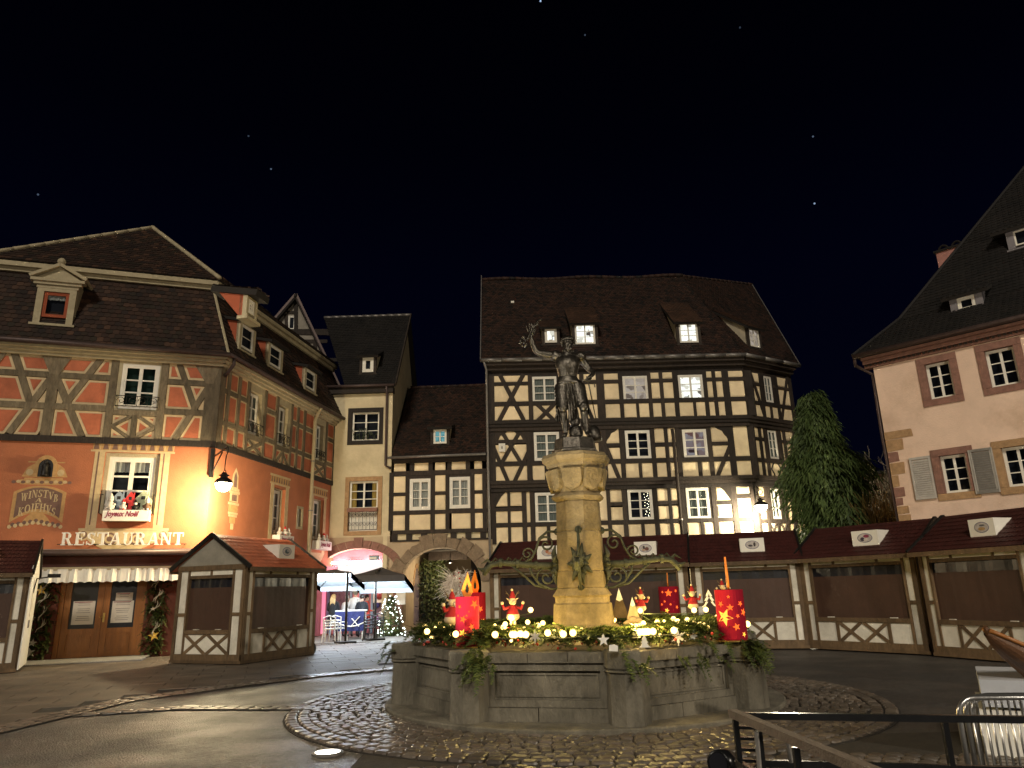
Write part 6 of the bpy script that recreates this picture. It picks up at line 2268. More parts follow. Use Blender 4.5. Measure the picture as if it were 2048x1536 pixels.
# pavement of slabs before the restaurant
edge = [gp(-60, 1475), gp(250, 1402), gp(480, 1372), gp(640, 1352), gp(815, 1336), gp(815, 1300)]
wallc = Rs.w(0, 0)
far = gp(815, 1284)
pav = [(edge[0].x, edge[0].y)] + [(p.x, p.y) for p in edge[1:]] + [(far.x, far.y), (-7.6, 26.4), (-8.8, 26.5), (wallc.x, wallc.y), (Rf.w(U0, 0).x, Rf.w(U0, 0).y)]
mb = MB()
mb.prism([(x, y, .006) for x, y in pav], [(x, y, -.2) for x, y in pav])
pv = mb.build('pavement', M['joint'])
pv['kind'] = 'structure'
dx, dy = Vector((cos(radians(18.55)), sin(radians(18.55)), 0)), Vector((-sin(radians(18.55)), cos(radians(18.55)), 0))
SLAB = []
for k in range(4):
 mb = MB()
 w_, h_ = 1.0, .58
 z_ = .014
 mb.prism([(-w_ / 2 + .008, -h_ / 2 + .008, z_), (w_ / 2 - .008, -h_ / 2 + .008, z_ + R.uniform(-.002, .002)), (w_ / 2 - .008, h_ / 2 - .008, z_), (-w_ / 2 + .008, h_ / 2 - .008, z_)], [(-w_ / 2 + .004, -h_ / 2 + .004, 0), (w_ / 2 - .004, -h_ / 2 + .004, 0), (w_ / 2 - .004, h_ / 2 - .004, 0), (-w_ / 2 + .004, h_ / 2 - .004, 0)])
 SLAB.append(mb)
base = Vector((-9, 18, 0))
cand = []
for i in range(-14, 16):
 for j in range(-14, 16):
  p = base + dx * (i * 1.0 + .5 * (j % 2)) + dy * (j * .58)
  if inside(pav, (p.x, p.y)) and inside(pav, (p.x + .3, p.y - .3)) and in_frame(p):
   cand.append(p)
meshes = []
for p in sorted(cand, key=lambda q: q.length)[:290]:
 k = R.randrange(4)
 if len(meshes) <= k:
  while len(meshes) < 4:
   o = SLAB[len(meshes)].build('paver', M['paver'], pv)
   meshes.append(o)
   o.location = cand[0]
   o['first'] = 1
 o = bpy.data.objects.new('paver', meshes[k].data)
 COL.objects.link(o)
 o.parent = pv
 o.location = (p.x, p.y, .001 + R.uniform(0, .004))
 o.rotation_euler = (0, 0, radians(18.55) + R.choice((0, pi)))
for o in meshes:
 bpy.data.objects.remove(o)
# cobblestones: a few stone shapes, laid in rows
def cobble_mesh(mb, c, ux, uy, w_, h_, z, top):
 j = lambda s_: R.uniform(-s_, s_)
 a_ = []
 b_ = []
 c2_ = []
 m = 8
 for k in range(m):
  t = 2 * pi * (k + .5) / m
  ex = abs(cos(t)) ** .45 * (1 if cos(t) > 0 else -1)
  ey = abs(sin(t)) ** .45 * (1 if sin(t) > 0 else -1)
  r_ = 1 + j(.05)
  a_.append(c + ux * (ex * w_ * .36 * r_) + uy * (ey * h_ * .36 * r_) + Vector((0, 0, z + top + j(.003))))
  b_.append(c + ux * (ex * w_ * .48 * r_) + uy * (ey * h_ * .48 * r_) + Vector((0, 0, z + top * .62)))
  c2_.append(c + ux * (ex * w_ * .5 * r_) + uy * (ey * h_ * .5 * r_) + Vector((0, 0, z - .01)))
 i = len(mb.v)
 mb.v += [tuple(v) for v in a_ + b_ + c2_]
 mb.f.append(tuple(range(i, i + m))); mb.m.append(0)
 for q in range(m):
  r_ = (q + 1) % m
  mb.f.append((i + q, i + m + q, i + m + r_, i + r_)); mb.m.append(0)
  mb.f.append((i + m + q, i + 2 * m + q, i + 2 * m + r_, i + m + r_)); mb.m.append(0)
def lay(par, spots, nmax, top=.03):
 """spots: (centre, direction, w, h); the nearest in view are stones of their own, the rest one part"""
 vis = [s_ for s_ in spots if in_frame(s_[0], 0) and not (hypot(s_[0].x - FC.x, s_[0].y - FC.y) < 2.7)]
 vis.sort(key=lambda s_: (s_[0] - CAM).length)
 near = set(id(s_) for s_ in vis[:nmax])
 protos = []
 for k in range(8):
  mb = MB()
  cobble_mesh(mb, Vector((0, 0, 0)), Vector((1, 0, 0)), Vector((0, 1, 0)), 1, 1, 0, 1)
  me = mb.build('cobble', M['cobble'], par)
  protos.append(me.data)
  bpy.data.objects.remove(me)
 rest_ = MB()
 for s_ in spots:
  c, an, w_, h_ = s_
  if id(s_) in near:
   o = bpy.data.objects.new('cobble', R.choice(protos))
   COL.objects.link(o)
   o.parent = par
   o.location = (c.x, c.y, c.z + .004)
   o.rotation_euler = (R.uniform(-.03, .03), R.uniform(-.03, .03), an + R.choice((0, pi)))
   o.scale = (w_, h_, top * R.uniform(.8, 1.2))
  else:
   cobble_mesh(rest_, c + Vector((0, 0, .004)), Vector((cos(an), sin(an), 0)), Vector((-sin(an), cos(an), 0)), w_, h_, 0, top * R.uniform(.8, 1.2))
 if rest_.f:
  rest_.build('cobbles', M['cobble'], par, smooth=False, kind='stuff')
RO = 4.38
mb = MB()
mb.lathe([(2.6, .0), (RO + .02, .0), (RO + .02, .008), (2.6, .009)], FC, 64, cap=False)
ring = mb.build('cobble_ring', M['joint'])
ring['kind'] = 'structure'
spots = []
r_ = RO - .09
k = 0
while r_ > 2.75:
 w_ = .20 if k < 2 else .155
 h_ = .17 if k < 2 else .125
 an = R.uniform(0, 1)
 tot = 0
 while tot < 2 * pi * r_:
  ww = w_ * R.uniform(.8, 1.2)
  t = an + (tot + ww / 2) / r_
  jx = 0 if k < 2 else R.uniform(-.035, .035)
  spots.append((Vector((FC.x + (r_ + jx) * cos(t), FC.y + (r_ + jx) * sin(t), .006)), t + pi / 2 + R.uniform(-.26, .26) * (k > 1), ww * .93, h_ * .93 * R.uniform(.9, 1.04)))
  tot += ww
 r_ -= (h_ + (.135 if k < 1 else .125)) / 2 if k == 1 else h_
 k += 1
# front fan of cobbles that runs out of the picture below the ring
for i in range(-30, 46):
 for j in range(0, 16):
  p = Vector((-.4 + i * .16 + .08 * (j % 2), 7.75 - j * .135 + .25 * sin(i * .13), .004))
  if hypot(p.x - FC.x, p.y - FC.y) > RO + .1 and p.x > -1.2 - .2 * (7.75 - p.y) and in_frame(p, 80):
   spots.append((p, R.uniform(-.1, .1), .15 * R.uniform(.9, 1.05), .122))
lay(ring, spots, 300)
mb = MB()
mb.face([(-1.7, 5.2, .003), (7.5, 5.2, .003), (7.5, 8.9, .003), (-1.7, 8.9, .003)])
mb.build('sand_bed', M['joint'], ring)
def strip(name, pts, rows, w_, h_, label_kind='structure', nmax=120):
 pts = [Vector((p.x, p.y, 0)) for p in pts]
 sp = []
 outl, inl = [], []
 for a_, b_ in zip(pts, pts[1:]):
  L = (b_ - a_).length
  t_ = (b_ - a_) / L
  nn_ = Vector((-t_.y, t_.x, 0))
  for r in range(rows):
   x = R.uniform(0, .1)
   while x < L:
    ww = w_ * R.uniform(.8, 1.25)
    sp.append((a_ + t_ * (x + ww / 2) + nn_ * ((r - (rows - 1) / 2) * h_) + Vector((0, 0, .012)), atan2(t_.y, t_.x) + R.uniform(-.08, .08), ww * .94, h_ * .92))
    x += ww
 mb = MB()
 H_ = rows * h_ / 2
 for a_, b_ in zip(pts, pts[1:]):
  t_ = (b_ - a_).normalized()
  nn_ = Vector((-t_.y, t_.x, 0)) * H_
  mb.face([a_ - nn_ + Vector((0, 0, .012)), b_ - nn_ + Vector((0, 0, .012)), b_ + nn_ + Vector((0, 0, .012)), a_ + nn_ + Vector((0, 0, .012))])
 s_ = mb.build(name, M['joint'])
 s_['kind'] = 'structure'
 lay(s_, sp, nmax, .014)
strip('cobble_kerb', edge[:5], 3, .22, .17, nmax=160)
strip('cobble_gutter', [gp(150, 1432), gp(360, 1418), gp(640, 1418)], 2, .24, .17, nmax=80)
strip('cobble_edging', [gp(610, 1291), gp(720, 1288), gp(830, 1283)], 2, .24, .22, nmax=60)
# café terrace paving beyond the edging
mb = MB()
a_, b_ = gp(600, 1289), gp(830, 1282)
q = [(a_.x - .6, a_.y), (b_.x + 1.5, b_.y), (b_.x + 1.0, 34.5), (-9.0, 34.5)]
mb.prism([(x, y, .02) for x, y in q], [(x, y, -.2) for x, y in q])
M['terrace'] = mat('pale terrace slabs', (.15, .135, .12), .6, .2, 2, .2, 40)
o = mb.build('terrace_paving', M['terrace'])
o['kind'] = 'structure'
mb = MB()
A = Bf.w(gc - gr + .03, 0, .0)
mb.prism([(A.x, 32.2, .026), (A.x + 2 * gr, 32.2, .026), (A.x + 2 * gr, 60, .026), (A.x, 60, .026)], [(A.x, 32.2, -.1), (A.x + 2 * gr, 32.2, -.1), (A.x + 2 * gr, 60, -.1), (A.x, 60, -.1)])
o = mb.build('passage_paving', M['terrace'])
o['kind'] = 'structure'
# round stone step below the basin
mb = MB()
mb.lathe([(2.99, .0), (2.99, .07), (2.97, .085), (2.0, .088)], FC, 48, cap=False)
o = mb.build('basin_step', M['basin_stone'])
o['kind'] = 'structure'
# recessed uplighter
sp = gp(655, 1508)
up = thing('ground_spotlight', 'bright recessed ground spotlight in the asphalt by the cobble ring', 'spotlight', (sp.x, sp.y, 0))
mb = MB()
mb.lathe([(.17, .0), (.17, .02), (.135, .025), (.135, .012)], (sp.x, sp.y, 0), 24, cap=False)
mb.build('rim', M['zinc'], up)
mb = MB()
mb.lathe([(.13, .010), (.13, .016)], (sp.x, sp.y, 0), 24)
mb.build('lens', glow('spotlight lens', (1, .97, .85), 30), up)
l = bpy.data.lights.new('spotlight_beam', 'SPOT')
l.energy, l.color, l.spot_size, l.spot_blend, l.shadow_soft_size = 1100, (1, .95, .82), radians(38), .6, .08
o = bpy.data.objects.new('spotlight_beam', l)
COL.objects.link(o)
o.parent = up
o.location = (0, 0, .06)
o.rotation_euler = (Vector((.95, 11.9, 4.4)) - sp).to_track_quat('-Z', 'Y').to_euler()
# ================================================================== market stalls
KW, KD, KE, KR = 2.75, 2.2, 2.32, 3.02
stall = thing('market_stall', '', 'market stall', (0, 0, 0), 'closed wooden market stalls')
Kf = Fac((0, 0), 0.0)                       # front (x from 0 to KW), looks to -y
Kl = Fac((0, KD), radians(-90))             # left end: u runs from the back to the front
Kr = Fac((KW, 0), radians(90))
def kiosk_side(F, L, crosses, narrow):
 b_, wood = .10, M['kiosk_wood']
 p = .035 * KW if not narrow else .10
 def pc(name, u0, u1, z0, z1, oo=.03):
  mb = MB()
  F.rect(mb, u0, u1, z0, z1, -.05, oo)
  mb.build(name, wood, stall)
 def wh(u0, u1, z0, z1):
  mb = MB()
  F.rect(mb, u0, u1, z0, z1, -.03, .0)
  mb.build('panel', M['kiosk_board'], stall)
 sw_, st = L * .05 if not narrow else L * .11, .055
 x1 = p
 x2 = x1 + sw_
 x3 = x2 + st
 pc('post', .0, x1, .10, KE - .1)
 pc('post', x2, x3, .10, KE - .1)
 pc('post', L - x3, L - x2, .10, KE - .1)
 pc('post', L - x1, L - .0, .10, KE - .1)
 zl, zm, zt = .24, .70, 2.02
 for a_, c in ((x1, x2), (L - x2, L - x1)):
  wh(a_, c, .24, 1.12)
  pc('short_rail', a_, c, 1.123, 1.20, .022)
  wh(a_, c, 1.203, KE - .1)
 pc('bottom_rail', .0, L, .10, .237, .026)
 pc('top_rail', .0, L, KE - .1, KE + .02, .045)
 pc('counter_rail', x3, L - x3, zm, zm + .10, .034)
 pc('head_rail', x3, L - x3, zt, zt + .08, .026)
 n3 = (0, .27, .75, 1) if not narrow else (0, .5, 1)
 for k in range(len(n3) - 1):
  a_, c = x3 + (L - 2 * x3) * n3[k] + (.03 if k else 0), x3 + (L - 2 * x3) * n3[k + 1] - (.03 if k < len(n3) - 2 else 0)
  wh(a_, c, zt + .08, KE - .1)
  if k:
   pc('short_post', a_ - .06, a_, zt + .08, KE - .1, .022)
 wh(x3, L - x3, .24, zm)
 a_, c = (x3, L - x3) if narrow else (x3 + .52, L - x3 - .52)
 if not narrow:
  pc('short_post', a_ - .07, a_, .24, zm, .024)
  pc('short_post', c, c + .07, .24, zm, .024)
 m_ = (a_ + c) / 2
 for u0, u1 in ((a_, m_ - .02), (m_ + .02, c)):
  for q, w_ in (((u0, .24), (u1, zm)), .018), (((u0, zm), (u1, .24)), .02):
   mb = MB()
   F.line(mb, q[0], q[1], .075, -.02, w_)
   mb.build('brace', wood, stall)
 mb = MB()
 n = 24
 z0_, z1_ = zm + .1, zt
 for k in range(n):
  for j in range(6):
   f_ = lambda i, jj: -.035 - .004 * sin(i * .55 + jj * .5) - .002 * sin(i * 2.3)
   ua, ub = x3 + (L - 2 * x3) * k / n, x3 + (L - 2 * x3) * (k + 1) / n
   za, zb_2 = z0_ + (z1_ - .22 - z0_) * j / 6, z0_ + (z1_ - .22 - z0_) * (j + 1) / 6
   mb.face([F.w(ua, za, f_(k, j)), F.w(ub, za, f_(k + 1, j)), F.w(ub, zb_2, f_(k + 1, j + 1)), F.w(ua, zb_2, f_(k, j + 1))])
 mb.build('tarpaulin', M['tarp'], stall, smooth=True)
 mb = MB()
 for k in range(n):
  f_ = lambda i: -.05 - .008 * sin(i * .9) - .005 * sin(i * 2.1)
  ua, ub = x3 + (L - 2 * x3) * k / n, x3 + (L - 2 * x3) * (k + 1) / n
  mb.face([F.w(ua, z1_ - .22, -.045), F.w(ub, z1_ - .22, -.045), F.w(ub, z1_, f_(k + 1)), F.w(ua, z1_, f_(k))])
 mb.build('clear_strip', M['tarp_band'], stall, smooth=True)
 mb = MB()
 for u in (x3 + .35, L - x3 - .35):
  F.rect(mb, u - .08, u + .08, zm + .102, zm + .118, -.02, .03)
 mb.build('tarpaulin_clips', M['kiosk_board'], stall, kind='stuff')
kiosk_side(Kf, KW, 2, False)
kiosk_side(Kl, KD, 2, True)
kiosk_side(Kr, KD, 2, True)
mb = MB()
mb.box((KW / 2, KD / 2, .065), KW + .06, KD + .06, .07)
mb.build('base_frame', M['kiosk_wood'], stall)
mb = MB()
mb.box((KW / 2, KD - .02, 1.2), KW - .02, .04, 2.2)
mb.build('back_wall', M['kiosk_board'], stall)
mb = MB()
mb.box((KW / 2, KD / 2, KE - .2), KW - .2, KD - .2, .03)
mb.build('inner_ceiling', M['deck'], stall)
# gable boards and roof
for F in (Kl, Kr):
 mb = MB()
 F.poly(mb, [(-.02, KE + .02), (KD + .02, KE + .02), (KD / 2, KR - .02)], -.05, .035)
 mb.build('gable_board', M['grey_board'], stall)
ov, eo = .10, .22
sl = (KR - KE) / (KD / 2)
ez = KE - eo * sl + .08
for sgn in (1, -1):
 y0 = -eo if sgn > 0 else KD + eo
 e0, e1 = Vector((-ov, y0, ez)), Vector((KW + ov, y0, ez))
 r0, r1 = Vector((-ov, KD / 2, KR + .08)), Vector((KW + ov, KD / 2, KR + .08))
 if sgn < 0:
  e0, e1, r0, r1 = e1, e0, r1, r0
 nrm = (e1 - e0).cross(r0 - e0).normalized()
 mb = MB()
 rows, tn_ = 9, 15
 mb.prism([e0, e1, r1, r0], [p - nrm * .04 for p in (e0, e1, r1, r0)])
 dk = mb.build('roof', M['red_sheet'], stall)
 mb = MB()
 for j in range(rows):
  for k in range(tn_ * 2):
   x = (k + (.5 if j % 2 else 0)) / (tn_ * 2)
   if x + 1 / (tn_ * 2) > 1.001:
    continue
   P = lambda fx, fy, h: e0 + (e1 - e0) * fx + (r0 - e0) * fy + nrm * h
   f0, f1 = j / rows, (j + 1) / rows
   x1 = x + 1 / (tn_ * 2)
   mb.face([P(x + .001, f0 + .02, .012), P((x + x1) / 2, f0 - .005, .016), P(x1 - .001, f0 + .02, .012), P(x1 - .001, f1, .003), P(x + .001, f1, .003)])
 mb.build('shingles', M['red_sheet'], dk, kind='stuff')
 mb = MB()
 mb.bar(e0 + Vector((0, 0, -.05)), e1 + Vector((0, 0, -.05)), .045, .10)
 mb.build('eaves_board', M['kiosk_wood'], stall)
 for A, B in ((e0, r0), (e1, r1)):
  mb = MB()
  mb.bar(A, B, .05, .10)
  mb.build('verge_strip', M['iron'], stall)
# sign board on the roof: upright white panel with a framed oval picture
sx, sw_ = KW * .60, .62
sy, sz = .18, KE + .18
mb = MB()
mb.box((sx, sy, sz + .19), sw_, .03, .38)
sb = mb.build('sign_board', M['white_board'], stall)
for s_ in (-1, 1):
 mb = MB()
 x = sx + s_ * sw_ / 2
 mb.prism([(x, sy + .016, sz), (x, sy + .016, sz + .38), (x, sy + .55, sz + .38)], [(x - .012, sy + .016, sz), (x - .012, sy + .016, sz + .38), (x - .012, sy + .55, sz + .38)])
 mb.build('sign_side', M['white_board'], sb)
M['oval_rim'] = mat('grey blue oval border', (.13, .13, .19), .6, .1, 5, 0)
M['oval_field'] = mat('pale oval field', (.42, .38, .36), .6, .3, 12, 0)
mb = MB()
ell = lambda rx, rz, cx=0, cz=0, n=20: [(sx + cx + rx * cos(2 * pi * k / n), sz + .2 + cz + rz * sin(2 * pi * k / n)) for k in range(n)]
Kf.poly(mb, ell(.18, .115), -sy + .014, -sy + .018, 0)
Kf.poly(mb, ell(.165, .10), -sy + .015, -sy + .021, 1)
mb.build('oval_picture', [M['oval_rim'], M['oval_field']], sb)
def picture(s_, shapes):
 """each stall has another little picture in its oval"""
 sbs = [c for c in bpy.data.objects if c.parent == s_ and c.name.startswith('sign_board')][0]
 mb = MB()
 mats_ = []
 for i, (cx, cz, rx, rz, col) in enumerate(shapes):
  mm = mat('oval print', col, .7, .2, 20, 0)
  mats_.append(mm)
  Kf.poly(mb, ell(rx, rz, cx, cz, 10), -sy + .02, -sy + .0225 + .0008 * i, i)
 o = mb.build('picture_motif', mats_, sbs)
 return o
spots = [
 ((984, 1303), (1180, 1304), 'closed stall with maroon roof and white sign, farthest along the row, left of the column', [(-.02, .02, .05, .05, (.35, .12, .06)), (.05, -.03, .06, .04, (.45, .25, .15))]),
 ((1186, 1304), (1387, 1303), 'closed stall with maroon roof and white sign, partly behind the column and small red candle', [(-.04, .02, .03, .05, (.05, .04, .04)), (.04, -.02, .06, .05, (.12, .05, .04)), (-.05, -.05, .05, .03, (.4, .28, .2))]),
 ((1397, 1300), (1620, 1299), 'closed stall behind the rightmost tall red candle, in front of the timbered house corner', [(-.05, -.02, .06, .03, (.06, .05, .06)), (.06, .01, .03, .06, (.05, .04, .04))]),
 ((1622, 1299), (1862, 1312), 'closed stall with mossy lower boards, directly below the conifer', [(.04, .04, .07, .04, (.22, .04, .08)), (-.06, -.03, .05, .05, (.05, .04, .06)), (.02, -.04, .05, .03, (.5, .45, .4))]),
 ((1872, 1314), (2110, 1334), 'closed stall at the end of the row, below the rose house and its shutters', [(.0, -.03, .09, .035, (.38, .24, .10)), (.02, .04, .07, .02, (.10, .10, .11))]),
]
KID = []
first = True
for pl, pr, lb, shp in spots:
 A, B = gp(*pl), gp(*pr)
 an = atan2(B.y - A.y, B.x - A.x)
 L = (B - A).length
 if first:
  o = stall
  first = False
  o.location, o.rotation_euler, o.scale = A, (0, 0, an), (L / KW, 1, 1)
  o['label'] = lb
  KID.append((o, shp))
 else:
  KID.append((copy_thing(stall, A, an, lb, (L / KW, 1, 1)), shp))
A = gp(479, 1331)
k2 = copy_thing(stall, A, radians(67), 'closed stall with grey gable and orange red roof toned as lit, between the restaurant door and the café', (1.06, 1.08, 1.075))
KID.append((k2, [(.0, .0, .09, .06, (.06, .09, .12)), (.04, .02, .05, .04, (.3, .3, .32))]))
A = gp(28, 1347)
an = radians(29)
k1 = copy_thing(stall, A - Vector((cos(an), sin(an), 0)) * KW * 1.0, an, 'closed stall with a white boarded end wall and lamp arm, beside the restaurant door', (1.0, 1.0, 1.06))
KID.append((k1, [(.0, .0, .08, .05, (.2, .1, .06))]))
for o, shp in KID:
 picture(o, shp)
M['moss'] = mat('green algae stain', (.10, .10, .035), .9, .4, 9, .1)
# roof of the stall by the restaurant, its lit look put into the colour
M['red_sheet_lit'] = mat('lit tone red shingle sheet', (.42, .11, .05), .55, .3, 6, .1)
for c in list(bpy.data.objects):
 if c.parent == k2 and c.name.startswith('roof'):
  c.data = c.data.copy()
  c.data.materials[0] = M['red_sheet_lit']
  for g_ in [q for q in bpy.data.objects if q.parent == c]:
   g_.data = g_.data.copy()
   g_.data.materials[0] = M['red_sheet_lit']
# white boards covering the end of the edge stall, with lamp arm and notices
mb = MB()
Kr.poly(mb, [(-.06, .08), (KD + .06, .08), (KD + .06, KE + .05), (KD / 2, KR + .02), (-.06, KE + .05)], .045, .075)
wb = mb.build('end_board', M['white_board'], k1)
mb = MB()
Kr.rect(mb, .8, 1.25, 1.25, 1.9, .075, .085, 0)
Kr.rect(mb, .8, 1.2, .98, 1.16, .075, .085, 1)
mb.build('notice', [M['kiosk_board'], M['ink']], wb)
mb = MB()
mb.tube([Kr.w(.9, 1.8, .08), Kr.w(.9, 2.15, .12), Kr.w(1.0, 2.2, .45)], .018, 6)
mb.box(tuple(Kr.w(1.0, 2.22, .5)), .30, .18, .09, 0)
mb.build('lamp_arm', M['iron'], k1)
# wheel under the stall by the café
mb = MB()
c = Vector((KW + .03, .12, .16))
mb.tube([c + Vector((0, -.07, 0)), c + Vector((0, .05, 0))], .16, 16)
mb.build('wheel', M['black'], k2)
# ================================================================== fountain
fo = thing('fountain', 'octagonal stone fountain with panelled basin, yellow sandstone column and four iron spouts', 'fountain', FC)
RB = 2.62
HB = .90
corner = [FC + Vector((RB * cos(FA0 + k * pi / 4), RB * sin(FA0 + k * pi / 4), 0)) for k in range(8)]
for k in range(8):
 A, B = corner[k], corner[(k + 1) % 8]
 # as seen from outside the side runs from right to left, so turn it round
 d_ = (A - B)
 L = d_.length
 F = Fac((B.x, B.y), atan2(d_.y, d_.x))
 if F.n.dot(A - FC) < 0:
  F = Fac((A.x, A.y), atan2(-d_.y, -d_.x))
 pw = .20
 u0, u1 = pw, L - pw
 for j, (a_, b_) in enumerate(((u0 - .12, L * .5 + R.uniform(-.15, .15)), (0, u1 + .12))):
  pass
 m_ = L * .5 + R.uniform(-.2, .2)
 for a_, b_ in ((u0 - .14, m_ - .006), (m_ + .006, u1 + .14)):
  mb = MB()
  F.rect(mb, a_, b_, .0, .24 + R.uniform(-.004, .004), -.30, .05)
  mb.build('base_stone', M['basin_stone'], fo)
 mb = MB()
 F.rect(mb, u0 - .14, u1 + .14, .245, .76, -.30, -.035)
 pn = mb.build('panel', M['basin_stone'], fo)
 mb = MB()
 F.sheet(mb, [(u0 - .12, .246), (u1 + .12, .246), (u1 + .12, .758), (u0 - .12, .758)], [[(u0 + .12, .33), (u1 - .12, .33), (u1 - .12, .67), (u0 + .12, .67)]], .02, .055)
 mb.build('panel_frame', M['basin_stone'], pn)
 mb = MB()
 F.sheet(mb, [(u0 + .15, .36), (u1 - .15, .36), (u1 - .15, .64), (u0 + .15, .64)], [[(u0 + .175, .385), (u1 - .175, .385), (u1 - .175, .615), (u0 + .175, .615)]], -.018, .02)
 mb.build('panel_moulding', M['basin_stone'], pn)
 c3_ = [u0 - .14, u0 + (u1 - u0) * .36, u0 + (u1 - u0) * .68, u1 + .14]
 for a_, b_ in zip(c3_, c3_[1:]):
  mb = MB()
  F.poly(mb, [(a_ + .004, .765), (b_ - .004, .765), (b_ - .004, HB - .01 + R.uniform(-.004, .004)), (a_ + .004, HB - .01)], -.32, .06)
  mb.build('coping_stone', M['basin_stone'], fo)
for k in range(8):
 t = FA0 + k * pi / 4
 c = corner[k] + Vector((cos(t), sin(t), 0)) * .02
 mb = MB()
 mb.lathe([(.27, 0), (.255, .60), (.25, .66)], c, 8, rot=t + pi / 8)
 ps = mb.build('corner_post', M['basin_stone'], fo)
 mb = MB()
 mb.lathe([(.265, .66), (.285, .675), (.265, .695), (.285, .72), (.285, HB), (.26, HB + .02), (.05, HB + .03)], c, 8, rot=t + pi / 8)
 mb.build('post_cap', M['basin_stone'], ps)
mb = MB()
mb.lathe([(2.2, .70), (.3, .86)], FC, 24)
mb.build('planting_bed', M['bark'], fo)
# column
CC = Vector((FC.x + .10, FC.y, 0))
def octa(name, prof, mt_='col_stone', n=8, parent=fo):
 mb = MB()
 mb.lathe([(r_ * .95, z_) for r_, z_ in prof], CC, n, rot=FA0)
 return mb.build(name, M[mt_], parent)
octa('pedestal', [(.66, .8), (.66, 1.05), (.52, 1.12), (.50, 1.42)])
octa('pedestal_moulding', [(.50, 1.422), (.47, 1.44), (.47, 1.52), (.51, 1.55), (.47, 1.60), (.43, 1.66)])
zz_ = [1.662, 1.93, 2.55, 3.03]
for za, zc in zip(zz_, zz_[1:]):
 ra = .425 - .04 * (za - 1.66) / 1.4
 rb = .425 - .04 * (zc - 1.66) / 1.4
 octa('shaft_drum', [(ra - .012, za), (ra, za + .015), (rb, zc - .015), (rb - .012, zc)])
octa('neck_moulding', [(.385, 3.032), (.44, 3.06), (.47, 3.10), (.44, 3.14), (.40, 3.17)])
cap = octa('capital', [(.40, 3.172), (.41, 3.25), (.46, 3.45), (.50, 3.56)])
octa('cornice', [(.50, 3.562), (.535, 3.60), (.535, 3.625), (.60, 3.68), (.62, 3.74), (.585, 3.80), (.40, 3.84)])
for k in range(8):
 t = FA0 + (k + .5) * pi / 4
 dr, sd_ = Vector((cos(t), sin(t), 0)), Vector((-sin(t), cos(t), 0))
 mb = MB()
 fr, bk = [], []
 for (x, z) in [(-.155, 3.53), (-.16, 3.36), (-.12, 3.25), (0, 3.19), (.12, 3.25), (.16, 3.36), (.155, 3.53)]:
  r_ = .375 + (z - 3.17) * .24
  fr.append(CC + dr * (r_ + .075 - abs(x) * .18) + sd_ * x + Vector((0, 0, z)))
  bk.append(CC + dr * (r_ - .06) + sd_ * x * 1.04 + Vector((0, 0, z)))
 mb.prism(fr, bk)
 mb.build('shield', M['col_stone'], cap)
# spouts
M['spout_mats'] = M['green_bronze']
for k, an in enumerate((-2, 88, 178, 263)):
 t = radians(an)
 dr, sd_ = Vector((cos(t), sin(t), 0)), Vector((-sin(t), cos(t), 0))
 W_ = lambda r, z, s_=0: CC + dr * r + sd_ * s_ + Vector((0, 0, z))
 mb = MB()
 mb.tube([W_(.38, 2.02), W_(.7, 2.03), W_(1.0, 2.06), W_(1.3, 2.09), W_(1.46, 2.06), W_(1.54, 1.98), W_(1.58, 1.90)], [.06, .055, .05, .045, .045, .05, .03], 8)
 spn = mb.build('spout', M['green_bronze'], fo, smooth=True)
 mb = MB()
 for r_ in (.72, 1.02, 1.3):
  mb.tube([W_(r_ - .02, 2.03 + (r_ - .7) * .1), W_(r_ + .03, 2.03 + (r_ - .7) * .1)], .075, 8)
 mb.tube([W_(1.45, 2.08), W_(1.52, 2.14), W_(1.62, 2.08)], [.03, .025, .005], 5)
 mb.tube([W_(1.5, 2.0), W_(1.6, 1.98), W_(1.68, 2.02)], [.05, .04, .01], 6)
 for j in range(6):
  r_ = .8 + .11 * j
  mb.tube([W_(r_, 2.1 + .03 * (j % 2)), W_(r_ + .04, 2.15 + .02 * (j % 2)), W_(r_ + .09, 2.1)], .014, 4)
 mb.build('dragon_ornament', M['green_bronze'], spn)
 mb = MB()
 sp_ = lambda cr, cz, r0, tu, s0, sg_: [W_(cr + (r0 * (1 - q / tu * .85)) * cos(s0 + sg_ * q), cz + (r0 * (1 - q / tu * .85)) * sin(s0 + sg_ * q)) for q in [tu * i / 22 for i in range(23)]]
 mb.tube([W_(.38, 1.66), W_(.5, 1.66), W_(.68, 1.74), W_(.8, 1.9), W_(.83, 2.02)], .022, 5)
 mb.tube([W_(.55, 1.67), W_(.75, 1.72), W_(.95, 1.9), W_(1.12, 2.04)], .02, 5)
 mb.tube([W_(.72, 1.78)] + sp_(.56, 1.84, .16, 9, .2, 1), .018, 5)
 mb.tube([W_(.38, 2.56), W_(.52, 2.57), W_(.66, 2.46), W_(.72, 2.28), W_(.8, 2.14), W_(.92, 2.08)], .022, 5)
 mb.tube([W_(.69, 2.36)] + sp_(.55, 2.36, .14, 9, .1, 1), .018, 5)
 mb.tube([W_(.74, 2.22)] + sp_(.86, 2.22, .1, 8, 3.0, -1), .016, 5)
 for z in (1.66, 2.56):
  mb.ball(W_(.36, z), .06, 8, 5)
 mb.build('scroll_bracket', M['green_bronze'], spn, smooth=True)
 mb = MB()
 for j in range(14):
  a_ = 2 * pi * j / 14
  rr = .26 if j % 2 else .17
  p0_, p1_ = W_(.37, 2.03 + .06 * sin(a_), .06 * cos(a_)), W_(.40, 2.03 + rr * 1.25 * sin(a_), rr * .8 * cos(a_))
  mb.tube([p0_, (p0_ + p1_) / 2 + dr * .05, p1_], [.05, .045, .01], 5)
 mb.build('leaf_mask', M['green_bronze'], spn, smooth=True)
